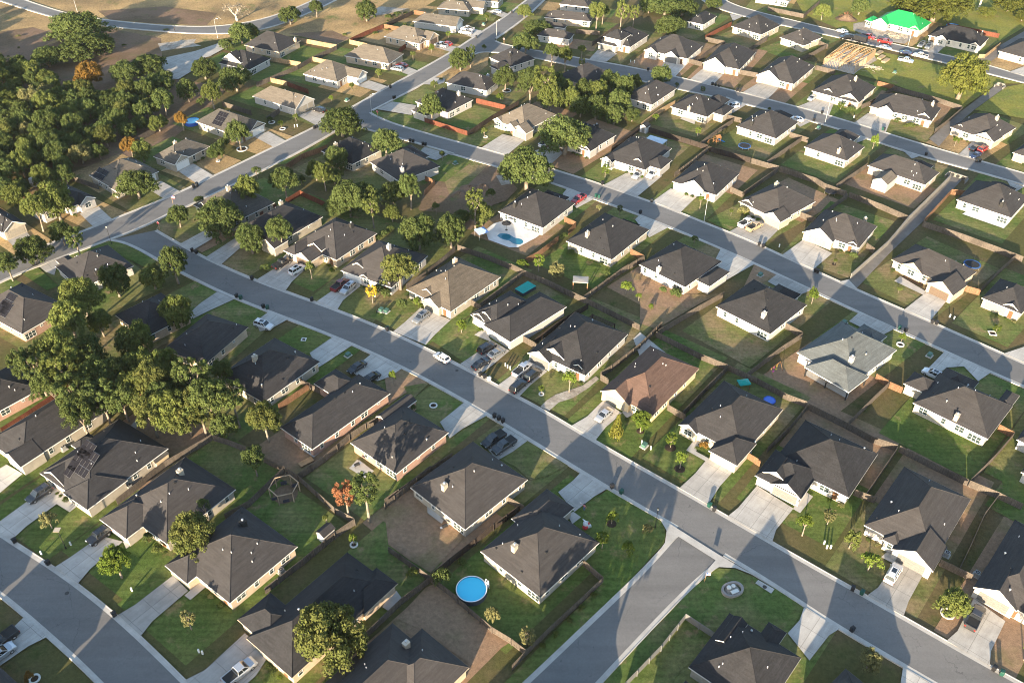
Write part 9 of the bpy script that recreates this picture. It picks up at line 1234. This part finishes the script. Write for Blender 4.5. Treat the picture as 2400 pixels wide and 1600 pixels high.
for i in range(90):
    d=R.random()*6.28;q=R.random();x,y=math.cos(d)*2.6*q,math.sin(d)*2.6*q;m.tube((x,y,.1),(x+R.gauss(0,.9),y+R.gauss(0,.9),1.6*(1-q)+R.random()*.8),.05,.02,4)
o=m.obj('brush_pile',plain('rusty_brush',(.24,.10,.055)),None,loc=(*SP['brush'],.1));tag(o,'rust-brown brush pile beside the green-roofed house','brush pile')
m=MB();m.tube((0,0,0),(.2,0,6),.42,.34,10);m.tube((.2,0,6),(.1,.3,10),.34,.2,9);m.tube((.15,0,5.2),(1.2,.4,7.5),.16,.06,7);o=m.obj('dead_trunk',DEADWOOD,None,loc=(*SP['deadt'],0));tag(o,'pale dead tree trunk standing in rough grass at top right','dead tree')
# white camper by the wood
r=single('camper_trailer','white box camper parked by trees behind left-hand house','camper',SP['rv'],rad(62))
m=MB();m.box(-2.9,-1.2,.5,2.9,1.2,2.9,0,None,.08);m.obj('body',WALL['w'],r);m=MB();m.box(-1.0,-1.26,1.5,.2,-1.2,2.1);m.box(2.84,-.6,1.5,2.93,.6,2.2);m.obj('window',GLASS,r);m=MB();m.tube((2.9,0,.55),(4.0,0,.55),.06,.06,6);m.obj('drawbar',METAL,r)
for s in(-1,1):put('wheel',WHEEL,r,(0,s*1.1,.35))
# patio furniture under the porches
def patio(x,y,lab,rz):
    r=single('patio_table',lab,'table',(x,y),rz);r.location.z=.33
    m=MB();m.tube((0,0,.7),(0,0,.74),.6,.6,16);m.obj('tabletop',POSTW,r);m=MB();m.tube((0,0,0),(0,0,.7),.05,.05,8);m.tube((0,0,0),(0,0,.04),.3,.3,12);m.obj('leg',BLACK,r)
    for i in range(4):
        a=i*math.pi/2+.4;c=single('patio_chair','dark patio chair at '+lab.split(' on ')[0]+', %s side'%['right','far','left','near'][i],'chair',(x+math.cos(a+rz)*1.1,y+math.sin(a+rz)*1.1),a+rz);c.location.z=.33;c['group']='patio chairs'
        m=MB();m.box(-.24,-.24,.42,.24,.24,.47);m.obj('seat',DARKC,c);m=MB();m.box(.2,-.24,.47,.25,.24,.95);m.obj('backrest',DARKC,c)
        for sx in(-.2,.2):
            for sy in(-.2,.2):m=MB();m.tube((sx,sy,0),(sx,sy,.42),.02,.02,5);m.obj('leg',BLACK,c)
patio(*SP['patioset'],'round patio table on slab behind white house',.3)


# ---------- air ----------
hm=bpy.data.materials.new('haze_air');hm.use_nodes=True;hn=hm.node_tree;hn.nodes.clear()
pv=hn.nodes.new('ShaderNodeVolumePrincipled');pv.inputs['Color'].default_value=(.85,.88,.92,1);pv.inputs['Density'].default_value=.00004;pv.inputs['Anisotropy'].default_value=.3
ho=hn.nodes.new('ShaderNodeOutputMaterial');hn.links.new(pv.outputs[0],ho.inputs['Volume'])
m=MB();m.box(-1000,-300,-1.2,1000,1200,140);o=m.obj('haze',hm);o['kind']='stuff'
